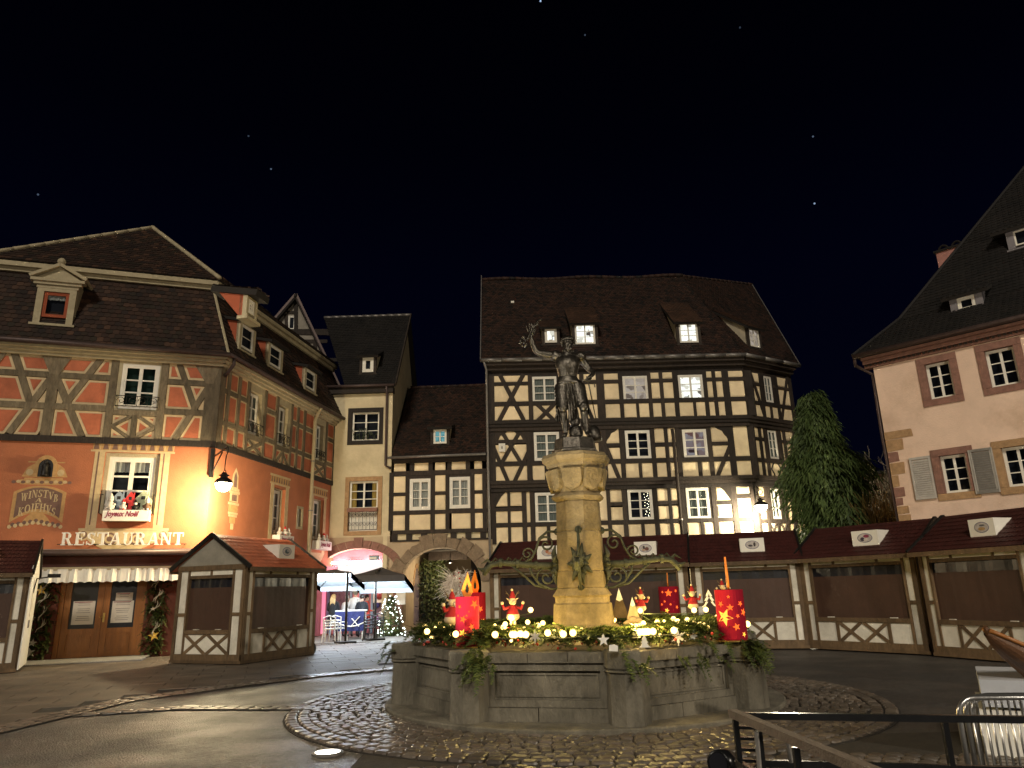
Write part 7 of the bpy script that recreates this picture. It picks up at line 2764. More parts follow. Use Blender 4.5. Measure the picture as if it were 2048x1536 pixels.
# ================================================================== statue
st = thing('statue', 'dark bronze statue of a bearded man in armour raising a vine sprig, on the column', 'statue', CC + Vector((0, 0, 3.84)))
mb = MB()
mb.lathe([(.40, 3.842), (.40, 3.88), (.365, 3.90), (.345, 4.07), (.33, 4.085)], CC, 8, rot=FA0)
mb.build('plinth', M['bronze'], st)
SZ = 4.085
SB_ = CC + Vector((.02, -.02, SZ))
def skin_body(name, joints, bones, root, material, parent, sub=2, origin=None):
 """one continuous figure grown over a skeleton: joints name -> (x, y, z, rx, ry)"""
 names = list(joints)
 o = origin if origin is not None else ORI.get(parent.name, Vector())
 me = bpy.data.meshes.new(name)
 me.from_pydata([tuple(Vector(joints[k][:3]) - o) for k in names], [(names.index(a), names.index(b)) for a, b in bones], [])
 ob = bpy.data.objects.new(name, me)
 COL.objects.link(ob)
 md = ob.modifiers.new('skin', 'SKIN')
 md.use_smooth_shade = True
 for i, k in enumerate(names):
  sv = me.skin_vertices[0].data[i]
  sv.radius = joints[k][3:5]
  sv.use_root = (k == root)
 s2 = ob.modifiers.new('sub', 'SUBSURF')
 s2.levels = s2.render_levels = sub
 dg = bpy.context.evaluated_depsgraph_get()
 m2 = bpy.data.meshes.new_from_object(ob.evaluated_get(dg))
 ob.modifiers.clear()
 ob.data = m2
 mats_ = material if isinstance(material, list) else [material]
 m2.materials.clear()
 for m_ in mats_:
  m2.materials.append(m_)
 m2.polygons.foreach_set('use_smooth', [True] * len(m2.polygons))
 ob.parent = parent
 ORI[ob.name] = o
 bpy.data.meshes.remove(me)
 return ob
def J(x, y, z, r, r2=None):
 return (SB_.x + x * 1.1, SB_.y + y, SB_.z + z, r, r2 or r)
jt = {
 'pelvis': J(-.05, .02, .98, .15, .115), 'waist': J(-.08, .02, 1.12, .125, .10), 'chest': J(-.07, 0, 1.33, .165, .125), 'uchest': J(-.06, .02, 1.46, .13, .10), 'neck': J(-.06, .0, 1.56, .065), 'headl': J(-.055, -.02, 1.65, .085, .09), 'headt': J(-.05, -.01, 1.76, .085, .095),
 'rsh': J(-.24, .02, 1.50, .08), 'rel': J(-.56, -.04, 1.555, .058), 'rfa': J(-.62, -.09, 1.70, .05), 'rwr': J(-.645, -.12, 1.83, .034), 'rpalm': J(-.64, -.14, 1.91, .04, .022),
 'lsh': J(.12, .02, 1.48, .08), 'lel': J(.27, .06, 1.26, .058), 'lfa': J(.33, -.03, 1.15, .048), 'lwr': J(.26, -.11, 1.07, .036), 'lpalm': J(.21, -.14, 1.01, .042, .03),
 'rhip': J(-.16, .02, .90, .115), 'rkn': J(-.18, -.06, .54, .072), 'rca': J(-.17, .0, .36, .066), 'ran': J(-.15, .03, .10, .042), 'rto': J(-.19, -.12, .035, .04, .03),
 'lhip': J(.06, .02, .90, .115), 'lkn': J(.13, -.10, .54, .072), 'lca': J(.15, -.04, .36, .066), 'lan': J(.17, -.02, .10, .042), 'lto': J(.22, -.17, .035, .04, .03),
}
bn = [('pelvis', 'waist'), ('waist', 'chest'), ('chest', 'uchest'), ('uchest', 'neck'), ('neck', 'headl'), ('headl', 'headt'), ('uchest', 'rsh'), ('rsh', 'rel'), ('rel', 'rfa'), ('rfa', 'rwr'), ('rwr', 'rpalm'), ('uchest', 'lsh'), ('lsh', 'lel'), ('lel', 'lfa'), ('lfa', 'lwr'), ('lwr', 'lpalm'), ('pelvis', 'rhip'), ('rhip', 'rkn'), ('rkn', 'rca'), ('rca', 'ran'), ('ran', 'rto'), ('pelvis', 'lhip'), ('lhip', 'lkn'), ('lkn', 'lca'), ('lca', 'lan'), ('lan', 'lto')]
body = skin_body('body', jt, bn, 'pelvis', M['bronze'], st)
V3 = lambda x, y, z: SB_ + Vector((x * 1.1, y, z))
mb = MB()
for k, (dx_, ln, z0_) in enumerate(((-.045, .075, 1.93), (-.018, .095, 1.95), (.010, .10, 1.95), (.036, .085, 1.94))):
 mb.tube([V3(-.64 + dx_ * .6, -.14, 1.90), V3(-.64 + dx_, -.15, z0_), V3(-.64 + dx_ * 1.5, -.17, z0_ + ln * .55), V3(-.64 + dx_ * 1.7, -.20, z0_ + ln)], [.012, .012, .010, .007], 6)
mb.tube([V3(-.61, -.14, 1.87), V3(-.575, -.17, 1.91), V3(-.565, -.19, 1.96)], [.014, .012, .008], 6)
mb.build('fingers', M['bronze'], body, smooth=True)
mb = MB()
for k in range(4):
 mb.tube([V3(.20 + .018 * k, -.16, 1.02 - .004 * k), V3(.17 + .02 * k, -.19, .99 - .006 * k), V3(.17 + .02 * k, -.17, .955)], [.012, .011, .007], 6)
mb.tube([V3(.24, -.15, 1.03), V3(.26, -.18, 1.0), V3(.245, -.19, .97)], [.013, .011, .008], 6)
mb.build('fingers', M['bronze'], body, smooth=True)
# vine sprig in the raised hand
mb = MB()
mb.tube([V3(-.70, -.16, 1.74), V3(-.66, -.17, 1.86), V3(-.60, -.18, 2.0), V3(-.50, -.18, 2.12)], [.012, .012, .01, .004], 5)
for k in range(10):
 p = V3(-.66 + .13 * k / 9, -.18, 1.78 + .32 * k / 9)
 q_ = p + Vector((R.uniform(-.12, .10), R.uniform(-.05, .05), R.uniform(-.03, .10)))
 mb.tube([p, (p + q_) / 2 + Vector((0, 0, .02)), q_], [.007, .02, .004], 5)
for k in range(16):
 mb.ball(V3(-.76 + R.uniform(-.06, .05), -.16 + R.uniform(-.04, .04), 1.72 + R.uniform(-.10, .08)), .022, 6, 4)
mb.build('vine_sprig', M['bronze'], st, smooth=True)
# armour
def shell(name, rings, par=st, n=20, m='bronze', rough=0):
 """rings: (cx, cy, z, rx, ry)"""
 mb = MB()
 i0 = 0
 for cx, cy, z, rx, ry in rings:
  for q in range(n):
   t = 2 * pi * q / n
   s_ = 1 + rough * sin(q * 2.5 + z * 9)
   mb.v.append(tuple(V3(cx + rx * cos(t) * s_, cy + ry * sin(t) * s_, z)))
 for k in range(len(rings) - 1):
  for q in range(n):
   a_, b_ = k * n + q, k * n + (q + 1) % n
   mb.f.append((a_, b_, b_ + n, a_ + n)); mb.m.append(0)
 return mb.build(name, M[m], par, smooth=True)
shell('breastplate', [(-.08, .01, 1.08, .145, .12), (-.08, 0, 1.14, .15, .13), (-.08, -.02, 1.24, .175, .16), (-.075, -.025, 1.34, .195, .175), (-.07, 0, 1.43, .19, .15), (-.06, .02, 1.50, .13, .10)])
shell('gorget', [(-.06, 0, 1.49, .115, .10), (-.06, 0, 1.53, .10, .095), (-.058, -.005, 1.57, .085, .085), (-.058, -.005, 1.585, .095, .095)])
shell('fauld', [(-.08, .01, 1.10, .15, .125), (-.08, .01, 1.06, .165, .14), (-.06, .02, 1.02, .20, .16), (-.06, .02, .96, .215, .17), (-.06, .02, .955, .20, .16)])
for cx, kx, ky in ((-.165, -.18, -.04), (.06, .12, -.07)):
 for j in range(6):
  z1_, z0_ = .97 - .065 * j, .97 - .065 * (j + 1) - .012
  f_ = j / 6
  x_ = cx + (kx - cx) * f_
  y_ = .01 + (ky - .01) * f_
  r_ = .125 - .030 * f_
  shell('tasset', [(x_, y_, z0_, r_ + .014, r_ + .016), (x_, y_, (z0_ + z1_) / 2, r_ + .006, r_ + .01), (x_, y_, z1_, r_ - .006, r_)])
for x_, y_ in ((-.18, -.06), (.13, -.10)):
 mb = MB()
 mb.ball(V3(x_, y_ - .02, .54), .082, 10, 7, sz=1.15)
 mb.build('knee_guard', M['bronze'], st, smooth=True)
for a_, b_, c in (('rsh', (-.26, .01, 1.50), .105), ('lsh', (.14, .01, 1.47), .105)):
 mb = MB()
 mb.ball(V3(*b_), c, 12, 8, sz=.92)
 mb.build('shoulder_guard', M['bronze'], st, smooth=True)
# head: beard, hair, brow, nose, ears
mb = MB()
mb.ball(V3(-.055, -.075, 1.60), .062, 10, 7, sz=1.25)
for k in range(9):
 mb.tube([V3(-.10 + .011 * k, -.10, 1.63), V3(-.095 + .010 * k, -.14, 1.58), V3(-.085 + .007 * k, -.13, 1.52 + .01 * abs(k - 4))], [.014, .014, .004], 5)
mb.build('beard', M['bronze'], st, smooth=True)
mb = MB()
mb.ball(V3(-.05, .02, 1.755), .105, 12, 8)
for k in range(22):
 t = 2 * pi * k / 22
 mb.tube([V3(-.05 + .07 * cos(t), .01 + .08 * sin(t), 1.83), V3(-.05 + .108 * cos(t), .01 + .11 * sin(t), 1.77), V3(-.05 + .10 * cos(t), .02 + .11 * sin(t), 1.70 if sin(t) > -.4 else 1.765)], [.02, .022, .012], 5)
mb.build('hair', M['bronze'], st, smooth=True)
mb = MB()
mb.tube([V3(-.055, -.095, 1.725), V3(-.057, -.125, 1.685), V3(-.057, -.105, 1.672)], [.010, .017, .012], 6)
for sg_ in (-1, 1):
 mb.tube([V3(-.055 + sg_ * .018, -.098, 1.735), V3(-.055 + sg_ * .055, -.088, 1.735)], .012, 5)
 mb.ball(V3(-.055 + sg_ * .036, -.085, 1.712), .014, 7, 5)
 mb.tube([V3(-.055 + sg_ * .006, -.11, 1.655), V3(-.055 + sg_ * .05, -.10, 1.64)], [.014, .006], 5)
 mb.ball(V3(-.055 + sg_ * .092, -.01, 1.69), .022, 7, 5, sz=1.5)
mb.build('face', M['bronze'], st, smooth=True)
def drape(name, top, bot, folds, amp, par=st, m='bronze', seed=1):
 rr = random.Random(seed)
 mb = MB()
 n, k = 30, 10
 for j in range(k + 1):
  f_ = j / k
  for i in range(n + 1):
   g_ = i / n
   p = Vector(top[0]) * (1 - g_) + Vector(top[1]) * g_
   q_ = Vector(bot[0]) * (1 - g_) + Vector(bot[1]) * g_
   c = p * (1 - f_) + q_ * f_
   y = amp * (.3 + f_) * (sin(g_ * folds * 2 * pi + f_ * 1.5) + .5 * sin(g_ * folds * 4.1 * pi + 1))
   mb.v.append(tuple(SB_ + c + Vector((.01 * sin(i + j), y, .02 * sin(i * 1.3) * f_))))
 for j in range(k):
  for i in range(n):
   a_ = j * (n + 1) + i
   mb.f.append((a_, a_ + 1, a_ + n + 2, a_ + n + 1)); mb.m.append(0)
 return mb.build(name, M[m], par, smooth=True)
drape('drapery', ((-.14, -.13, .96), (.02, -.13, .96)), ((-.12, -.11, .30), (.06, -.10, .36)), 4, .03)
drape('drapery', ((-.28, .06, .80), (-.20, .12, .86)), ((-.34, .02, .36), (-.22, .10, .30)), 3, .03)
drape('drapery', ((.14, .08, .86), (.22, .05, .80)), ((.20, .06, .42), (.28, .02, .46)), 3, .03)
mb = MB()
mb.tube([V3(.20, -.17, 1.06), V3(.24, -.10, .90), V3(.34, .16, .40)], [.012, .014, .008], 6)
mb.tube([V3(.12, -.20, .98), V3(.20, -.17, 1.0), V3(.28, -.14, 1.03)], .013, 6)
mb.tube([V3(.28, -.16, .93), V3(.31, -.20, .92), V3(.32, -.18, .86)], .010, 6)
mb.build('sword', M['bronze'], st, smooth=True)
mb = MB()
mb.lathe([(.13, 0), (.13, .08), (.11, .18), (.06, .25), (.02, .27)], V3(.30, .16, .0), 12)
mb.build('helmet', M['bronze'], st, smooth=True)
mb = MB()
mb.ball(V3(.01, .10, .12), .13, 10, 7, sz=1.3)
mb.ball(V3(.0, .06, .33), .10, 10, 7, sz=1.3)
mb.build('tree_stump', M['bronze'], st, smooth=True)
# ================================================================== Christmas dressing of the fountain
M['fir'] = tile_mat('fir green', [(.03, .05, .010), (.06, .085, .016), (.10, .12, .024), (.04, .06, .016)], .6)
M['twig_b'] = mat('brown twig', (.10, .065, .03), .9, .3, 8, .1)
rr = random.Random(21)
mb = MB()
def sprig(p, dirv, L, droop):
 side = dirv.cross(Vector((0, 0, 1)))
 side = side.normalized() if side.length > .1 else Vector((1, 0, 0))
 pts = [p + dirv * L * t + Vector((0, 0, -droop * L * t * t)) for t in (0, .33, .66, 1)]
 for k in range(13):
  t = k / 12
  i = min(2, int(t * 3))
  c = pts[i] + (pts[i + 1] - pts[i]) * (t * 3 - i)
  ax = (pts[i + 1] - pts[i]).normalized()
  for sg_ in (-1, 1):
   ln = L * .34 * (1 - .55 * t) * rr.uniform(.8, 1.15)
   tip = c + side * sg_ * ln + ax * ln * .7 + Vector((0, 0, rr.uniform(-.02, .035)))
   w_ = ax * .011
   mb.face([c - w_, tip, c + w_])
   if k % 2 == 0:
    up_ = c + ax * ln * .8 + Vector((0, 0, ln * rr.uniform(.3, .7))) + side * sg_ * ln * .3
    mb.face([c - side * .009, up_, c + side * .009])
 mb.face([pts[0] - side * .005, pts[3], pts[0] + side * .005])
for k in range(2300):
 t = rr.uniform(0, 2 * pi)
 apo = RB * cos(pi / 8) / cos(((t - FA0) % (pi / 4)) - pi / 8)
 r_ = apo - abs(rr.gauss(0, .45)) - .06
 if r_ < .75:
  continue
 p = Vector((FC.x + r_ * cos(t), FC.y + r_ * sin(t), HB + rr.uniform(-.02, .12) + .14 * (1 - abs(r_ - 2.1) / 1.5)))
 a_ = t + rr.uniform(-1.4, 1.4)
 sprig(p, Vector((cos(a_), sin(a_), rr.uniform(-.05, .5))).normalized(), rr.uniform(.14, .30), rr.uniform(.1, .6))
for cx_, n_, sp_ in ((corner[7], 34, .16), (corner[1], 34, .16), (corner[0], 6, .3), ((corner[0] + corner[1]) / 2, 9, .6), (corner[6], 6, .3)):
 out_ = (cx_ - FC).normalized()
 tn = Vector((-out_.y, out_.x, 0))
 for _ in range(n_):
  p = cx_ + out_ * rr.uniform(.12, .32) + tn * (rr.uniform(-sp_, sp_) + (.34 if cx_ is corner[7] else -.26 if cx_ is corner[1] else 0)) + Vector((0, 0, HB + rr.uniform(-.16, .06)))
  sprig(p, (out_ * .6 + tn * rr.uniform(-.6, .6) + Vector((0, 0, rr.uniform(-.7, .2)))).normalized(), rr.uniform(.14, .28), .6)
o = mb.build('fir_branches', M['fir'])
o['kind'] = 'stuff'
o['label'] = 'fir branches laid round the basin rim, hanging over the posts'
mb = MB()
for k in range(420):
 t = rr.uniform(0, 2 * pi)
 r_ = rr.uniform(1.1, 2.55)
 p = Vector((FC.x + r_ * cos(t), FC.y + r_ * sin(t), HB + rr.uniform(.02, .16)))
 mb.ball(p, rr.uniform(.012, .022), 5, 4)
M['berry'] = mat('red berries', (.42, .03, .012), .35, .3, 20, 0)
o = mb.build('red_berries', M['berry'])
o['kind'] = 'stuff'
mb = MB()
for k in range(160):
 p = on_plane(rr.gauss(1222, 34), rr.uniform(1228, 1262), Vector((0, 0, HB + .12)), Vector((0, 0, 1)))
 mb.ball(p + Vector((0, 0, rr.uniform(-.02, .05))), rr.uniform(.012, .02), 5, 4)
M['pale_berry'] = mat('pale dried flowers', (.42, .36, .24), .8, .2, 20, 0)
o = mb.build('dried_flowers', M['pale_berry'])
o['kind'] = 'stuff'
mb = MB()
for k in range(120):
 t = rr.uniform(0, 2 * pi)
 r_ = rr.uniform(1.6, 2.5)
 p = Vector((FC.x + r_ * cos(t), FC.y + r_ * sin(t), HB + .03))
 a_ = rr.uniform(0, 6.28)
 q_ = p + Vector((cos(a_), sin(a_), rr.uniform(.0, .7))) * rr.uniform(.2, .5)
 mb.tube([p, (p + q_) / 2 + Vector((0, 0, .04)), q_], [.007, .006, .002], 3, cap=False)
o = mb.build('dry_twigs', M['twig_b'])
o['kind'] = 'stuff'
# fairy lights: each bulb of the string
M['bulb_on'] = glow('warm fairy bulb', (1, .66, .20), 5.5)
d3 = crop(780, 1130, 5.12)
d4 = crop(1140, 1130, 4.876)
pix = [d3(*q) for q in ((430, 575), (515, 580), (512, 605), (358, 632), (560, 660), (380, 680), (465, 725), (695, 805), (790, 750), (862, 785), (1180, 605), (1160, 640), (1185, 665), (1335, 705), (1255, 740), (1410, 585), (1515, 620), (1565, 595), (1615, 695), (1735, 735), (1872, 695), (1920, 585), (1440, 460))]
pix += [d4(*q) for q in ((75, 555), (265, 565), (355, 540), (430, 535), (30, 660), (660, 580), (715, 570), (850, 560), (890, 655), (1010, 525), (1050, 550), (1050, 590), (1145, 535), (1270, 585), (1370, 725), (1350, 740), (1210, 440), (1560, 745), (1620, 745), (1700, 685), (1735, 495), (1730, 575), (685, 445), (1325, 435), (1475, 745))]
fl = thing('fairy_lights', 'string of warm glowing bulbs wound through the fir branches on the basin', 'fairy lights', FC + Vector((0, 0, HB)))
P_ = []
for i, (x, y) in enumerate(pix):
 p = on_plane(x, y, Vector((0, 0, HB + .22)), Vector((0, 0, 1)))
 v = Vector((p.x - FC.x, p.y - FC.y, 0))
 if v.length > 2.75:
  p = Vector((FC.x, FC.y, p.z)) + v.normalized() * 2.72
 if y < 1225:
  p = on_plane(x, y, FC + Vector((0, -.2, 0)), Vector((0, -1, 0)))
 P_.append(p)
 mb = MB()
 mb.ball(p, .042, 8, 6)
 mb.build('bulb', M['bulb_on'], fl, smooth=True)
rr = random.Random(77)
for k in range(75):  # small extra bulbs added to stand for the string's glow
 t = rr.uniform(pi * 1.02, pi * 1.98) - .1
 r_ = rr.uniform(1.2, 2.45)
 mb = MB()
 mb.ball((FC.x + r_ * cos(t), FC.y + r_ * sin(t), HB + rr.uniform(.12, .24)), .022, 6, 4)
 mb.build('bulb', M['bulb_on'], fl, smooth=True)
order = sorted(P_, key=lambda p: atan2(p.y - FC.y, p.x - FC.x))
mb = MB()
mb.tube([p + Vector((0, 0, -.05)) for p in order], .006, 4, cap=False)
mb.build('cable', M['dull_leaf'], fl)
cnd = [zc for zc in (on_plane(935, 1293, Vector((0, 0, HB)), Vector((0, 0, 1))), on_plane(1467, 1280, Vector((0, 0, HB)), Vector((0, 0, 1))))]
for i, p in enumerate(order[::2]):
 if min((p - c).length for c in cnd) > .5:
  e_ = 26 * min(1, max(.12, (hypot(p.x - CC.x, p.y - CC.y) - .7) / 1.0))
 lamp_light('fairy_glow', p + (FC - Vector((p.x, p.y, 0))) * .10 + Vector((0, 0, .12)), e_, (1, .72, .22), .04, fl)
for x, y, e_ in ((1060, 1250, 8), (1330, 1248, 8)):
 p = on_plane(x, y, Vector((0, 0, HB + .3)), Vector((0, 0, 1)))
 lamp_light('fairy_glow', p, e_, (1, .64, .20), .05, fl)
# candles with cut-out stars
M['candle'] = mat('red candle sheet', (.29, .007, .022), .85, .12, 3, .03, spec=.15)
M['star_glow'] = glow('lit star cut-out', (1, .13, .02), 2.0)
M['star_glow2'] = glow('lit star cut-out, near the bulb', (1, .42, .05), 2.2)
M['flame'] = mat('orange wooden flame', (.75, .22, .02), .6, .15, 6, .05)
def star_pts(r, n=5, rot=pi / 2, inner=.42):
 return [(r * (1 if k % 2 == 0 else inner) * cos(rot + pi * k / n), r * (1 if k % 2 == 0 else inner) * sin(rot + pi * k / n)) for k in range(2 * n)]
def candle(xc, yb, yt, wpx, z0, label, face, stars, zfl=None):
 b_ = on_plane(xc, yb, Vector((0, 0, z0)), Vector((0, 0, 1)))
 dist = (b_ - CAM).length
 r_ = wpx / FPX * dist / 2
 h_ = on_plane(xc, yt, b_ + Vector((0, 0, 0)), Vector((b_.x, b_.y, 0)).normalized()).z - z0
 t = thing('candle', label, 'candle', b_, 'big red candles on the fountain')
 mb = MB()
 prof = [(r_ * .96, 0), (r_, .02), (r_, h_), (r_ - .012, h_), (r_ - .012, h_ - .15)]
 mb.lathe(prof, b_, 28, cap=False)
 mb.build('shell', M['candle'], t, smooth=False)
 mb = MB()
 mb.lathe([(r_ * 1.25, -.012), (r_ * 1.25, .006)], b_, 24)
 mb.build('base_plate', M['brass'], t)
 view = atan2(CAM.y - b_.y, CAM.x - b_.x)
 for fx, fz, sr, g_ in stars:
  mb = MB()
  an0 = view + math.asin(max(-.97, min(.97, fx)))
  pts = []
  for x, z in star_pts(sr * r_, rot=pi / 2 + fx):
   a_ = an0 + x / r_
   pts.append(Vector((b_.x + (r_ + .004) * cos(a_), b_.y + (r_ + .004) * sin(a_), b_.z + h_ * fz + z)))
  c = Vector((b_.x + (r_ + .004) * cos(an0), b_.y + (r_ + .004) * sin(an0), b_.z + h_ * fz))
  for k in range(10):
   mb.face([c, pts[k], pts[(k + 1) % 10]])
  mb.build('star_cutout', M['star_glow2' if g_ else 'star_glow'], t)
 top = b_ + Vector((0, 0, h_))
 fd = Vector((cos(face), sin(face), 0))
 fnn = Vector((-sin(face), cos(face), 0))
 fh = r_ * 2.0 if zfl is None else zfl
 out_ = [(0, -.05), (.32, .0), (.5, .18), (.46, .38), (.26, .62), (.06, 1.0), (-.08, .80), (-.36, .5), (-.5, .25), (-.36, .04)]
 inn = [(0, .14), (.16, .22), (.14, .36), (0, .56), (-.14, .36), (-.16, .22)]
 fw_ = r_ * .95
 mb = MB()
 for sg_ in (1, -1):
  mb.face([top + fd * x * fw_ + Vector((0, 0, z * fh)) + fnn * .012 * sg_ for x, z in (out_ if sg_ > 0 else out_[::-1])])
 for p, q_ in zip(out_, out_[1:] + out_[:1]):
  A, B = top + fd * p[0] * fw_ + Vector((0, 0, p[1] * fh)), top + fd * q_[0] * fw_ + Vector((0, 0, q_[1] * fh))
  mb.face([A + fnn * .012, B + fnn * .012, B - fnn * .012, A - fnn * .012])
 fl_ = mb.build('flame', M['flame'], t)
 mb = MB()
 mb.face([top + fd * x * fw_ + Vector((0, 0, z * fh)) + fnn * .015 for x, z in inn])
 mb.face([top + fd * x * fw_ + Vector((0, 0, z * fh)) - fnn * .015 for x, z in inn[::-1]])
 mb.build('flame_slot', M['black'], fl_)
 return t
candle(935, 1293, 1193, 45, HB + .04, 'foremost tall red candle with lit star cut-outs, on the corner post towards the café', radians(10),
       [(-.62, .80, .2, 0), (-.05, .62, .12, 0), (.6, .84, .42, 0), (-.35, .55, .34, 0), (.35, .40, .28, 0), (-.4, .28, .36, 1), (.62, .25, .30, 1), (-.75, .62, .14, 0), (.15, .7, .1, 0)])
candle(950, 1268, 1185, 42, HB + .02, 'red candle half hidden behind the foremost one, by the white twig tree', radians(40), [(.5, .6, .3, 0), (.7, .3, .3, 1)])
candle(1341, 1232, 1173, 37, HB + .0, 'smaller looking red candle at the far side of the basin, beside the row of stalls', radians(75),
       [(-.02, .78, .40, 0), (-.6, .82, .15, 0), (.7, .85, .18, 0), (-.45, .5, .14, 0), (.1, .4, .14, 0), (-.3, .2, .26, 1), (.7, .3, .2, 0), (-.75, .4, .16, 0)], .36)
candle(1467, 1280, 1179, 51, HB + .03, 'tall red candle with a large lit star, on the corner post towards the barrier', radians(80),
       [(-.05, .86, .14, 0), (-.62, .72, .24, 0), (.0, .65, .26, 0), (.7, .72, .22, 0), (-.45, .46, .62, 1), (.45, .48, .16, 0), (.3, .27, .28, 0), (.85, .55, .3, 0), (.75, .12, .2, 1)], .44)
# plush figures on sticks
M['plush_red'] = mat('red plush', (.24, .010, .014), .95, .12, 14, .1)
M['plush_cream'] = mat('cream plush', (.50, .38, .24), .95, .12, 14, .1)
def reindeer(x, y, hpx, label, depth_y, turn=0.0):
 b_ = at_y(x, y, depth_y)
 s_ = hpx / FPX * depth_y * 1.04
 t = thing('plush_reindeer', label, 'plush toy', b_, 'plush reindeer on the fountain')
 Q = lambda a, c, z: b_ + Vector((a * cos(turn) - c * sin(turn), a * sin(turn) + c * cos(turn), z)) * s_
 mb = MB()
 mb.tube([Q(0, 0, -.5), Q(0, 0, .2)], .008, 5)
 mb.build('stick', M['twig_b'], t)
 mb = MB()
 mb.lathe([(.175 * s_, .27 * s_), (.16 * s_, .33 * s_), (.11 * s_, .46 * s_), (.05 * s_, .54 * s_)], b_, 10, cap=False)
 for sg_ in (-1, 1):
  mb.tube([Q(sg_ * .09, 0, .46), Q(sg_ * .24, -.06, .42), Q(sg_ * .28, -.1, .54)], [.05 * s_, .045 * s_, .04 * s_], 6)
 mb.build('jacket', M['plush_red'], t, smooth=True)
 mb = MB()
 mb.lathe([(.05 * s_, .08 * s_), (.17 * s_, .14 * s_), (.19 * s_, .2 * s_), (.17 * s_, .28 * s_)], b_, 10, cap=False)
 for sg_ in (-1, 1):
  mb.tube([Q(sg_ * .05, 0, .16), Q(sg_ * .06, -.03, -.02)], .035 * s_, 6)
 mb.build('fur_trousers', M['plush_cream'], t, smooth=True)
 mb = MB()
 mb.ball(Q(0, -.05, .62), .11 * s_, 9, 6)
 mb.ball(Q(.03, -.15, .58), .065 * s_, 8, 5)
 for sg_ in (-1, 1):
  mb.tube([Q(sg_ * .09, -.02, .66), Q(sg_ * .17, -.02, .70)], [.03 * s_, .008 * s_], 5)
 mb.build('head', M['plush_cream'], t, smooth=True)
 for sg_ in (-1, 1):
  mb = MB()
  mb.ball(Q(sg_ * .29, -.1, .57), .05 * s_, 7, 5)
  mb.build('paw', M['plush_cream'], t, smooth=True)
 mb = MB()
 mb.lathe([(.095 * s_, .0), (.07 * s_, .1 * s_), (.02 * s_, .2 * s_)], Q(0, -.03, .70), 8, cap=False)
 mb.build('hat', M['plush_red'], t, smooth=True)
 mb = MB()
 mb.ball(Q(-.01, -.03, .92), .04 * s_, 7, 5)
 mb.build('pompom', M['plush_cream'], t, smooth=True)
 mb = MB()
 for sg_ in (-1, 1):
  mb.tube([Q(sg_ * .07, 0, .72), Q(sg_ * .13, .02, .82), Q(sg_ * .19, .02, .90)], [.018 * s_, .014 * s_, .006 * s_], 5)
  mb.tube([Q(sg_ * .13, .02, .82), Q(sg_ * .19, 0, .83)], [.012 * s_, .005 * s_], 4)
 mb.build('antlers', M['twig_b'], t, smooth=True)
 return t
reindeer(1026, 1249, 66, 'plush reindeer in a red jacket and hat, alone on its stick before the column', 11.6)
reindeer(1283, 1228, 50, 'plush reindeer in red, between the snow tipped wooden trees and the small candle', 12.8, .5)
reindeer(1388, 1224, 52, 'plush reindeer with a red scarf, just beyond the smallest red candle', 12.9, -.4)
reindeer(903, 1256, 72, 'plush reindeer half hidden behind the foremost red candle', 11.2, .6)
reindeer(1447, 1205, 44, 'plush reindeer whose hat peeps over the tallest candle by the barrier', 13.3, .2)
# wooden ornaments
M['wood_pale'] = mat('pale birch board', (.42, .30, .15), .75, .2, 8, .1)
def plate(name, label, cat, px, py, depth_y, pts, s_, mt_, thick=.012, group=None, tilt=0.0, hole=None, extra=None):
 b_ = at_y(px, py, depth_y)
 t = thing(name, label, cat, b_, group)
 F = Fac((b_.x, b_.y), tilt)
 mb = MB()
 pp = [(x * s_, b_.z + z * s_) for x, z in pts]
 if hole:
  F.sheet(mb, pp, [[(x * s_, b_.z + z * s_) for x, z in hole]], .0, thick)
  F.sheet(mb, pp, [[(x * s_, b_.z + z * s_) for x, z in hole]], -thick, thick)
 else:
  F.poly(mb, pp, -thick, 0)
 mb.build('board', M[mt_], t)
 if extra:
  mb = MB()
  F.poly(mb, [(x * s_, b_.z + z * s_) for x, z in extra[0]], -.002, .006)
  mb.build('tip', M[extra[1]], t)
 return t
tri = [(-.5, 0), (.5, 0), (0, 1.6)]
for px, py, dy_, s_, lb in ((1241, 1236, 12.9, .30, 'largest dark wooden tree with a white snow tip, beside the column'), (1216, 1240, 12.4, .23, 'slim wooden tree with a white tip, touching the column base'), (1267, 1237, 12.5, .21, 'slim wooden tree with a white tip, right beside the plush reindeer')):
 plate('wooden_tree', lb, 'ornament', px, py, dy_, tri, s_, 'twig_b' if s_ > .25 else 'wood_pale', group='wooden trees on the fountain', extra=([(-.19, 1.0), (.0, .9), (.19, 1.0), (0, 1.62)], 'white_board'))
zig = [(-.5, 0), (-.32, .12), (-.18, .36), (-.30, .36), (-.12, .62), (-.2, .62), (0, 1.0), (.2, .62), (.12, .62), (.30, .36), (.18, .36), (.32, .12), (.5, 0), (.40, .0), (.26, .06), (.07, .30), (.17, .30), (.0, .56), (.07, .56), (0, .78), (-.07, .56), (0, .56), (-.17, .30), (-.07, .30), (-.26, .06), (-.40, 0)]
plate('tree_outline', 'white tree outline cut from board, beside the tall candle by the barrier', 'ornament', 1420, 1214, 11.8, zig, .26, 'white_board')
def flake(n=6, r=1.0):
 pts = []
 for k in range(n):
  a_ = 2 * pi * k / n + pi / 2
  for rr_, da in ((.28, -pi / n), (.5, -.32), (.72, -.22), (.60, -.08), (1.0, -.06), (1.0, .06), (.60, .08), (.72, .22), (.5, .32)):
   pts.append((rr_ * r * cos(a_ + da), rr_ * r * sin(a_ + da)))
 return pts
plate('snowflake', 'large white snowflake hanging over the rim, below the small candle', 'ornament', 1356, 1274, 9.9, flake(), .11, 'white_board', group='snowflakes on the fountain')
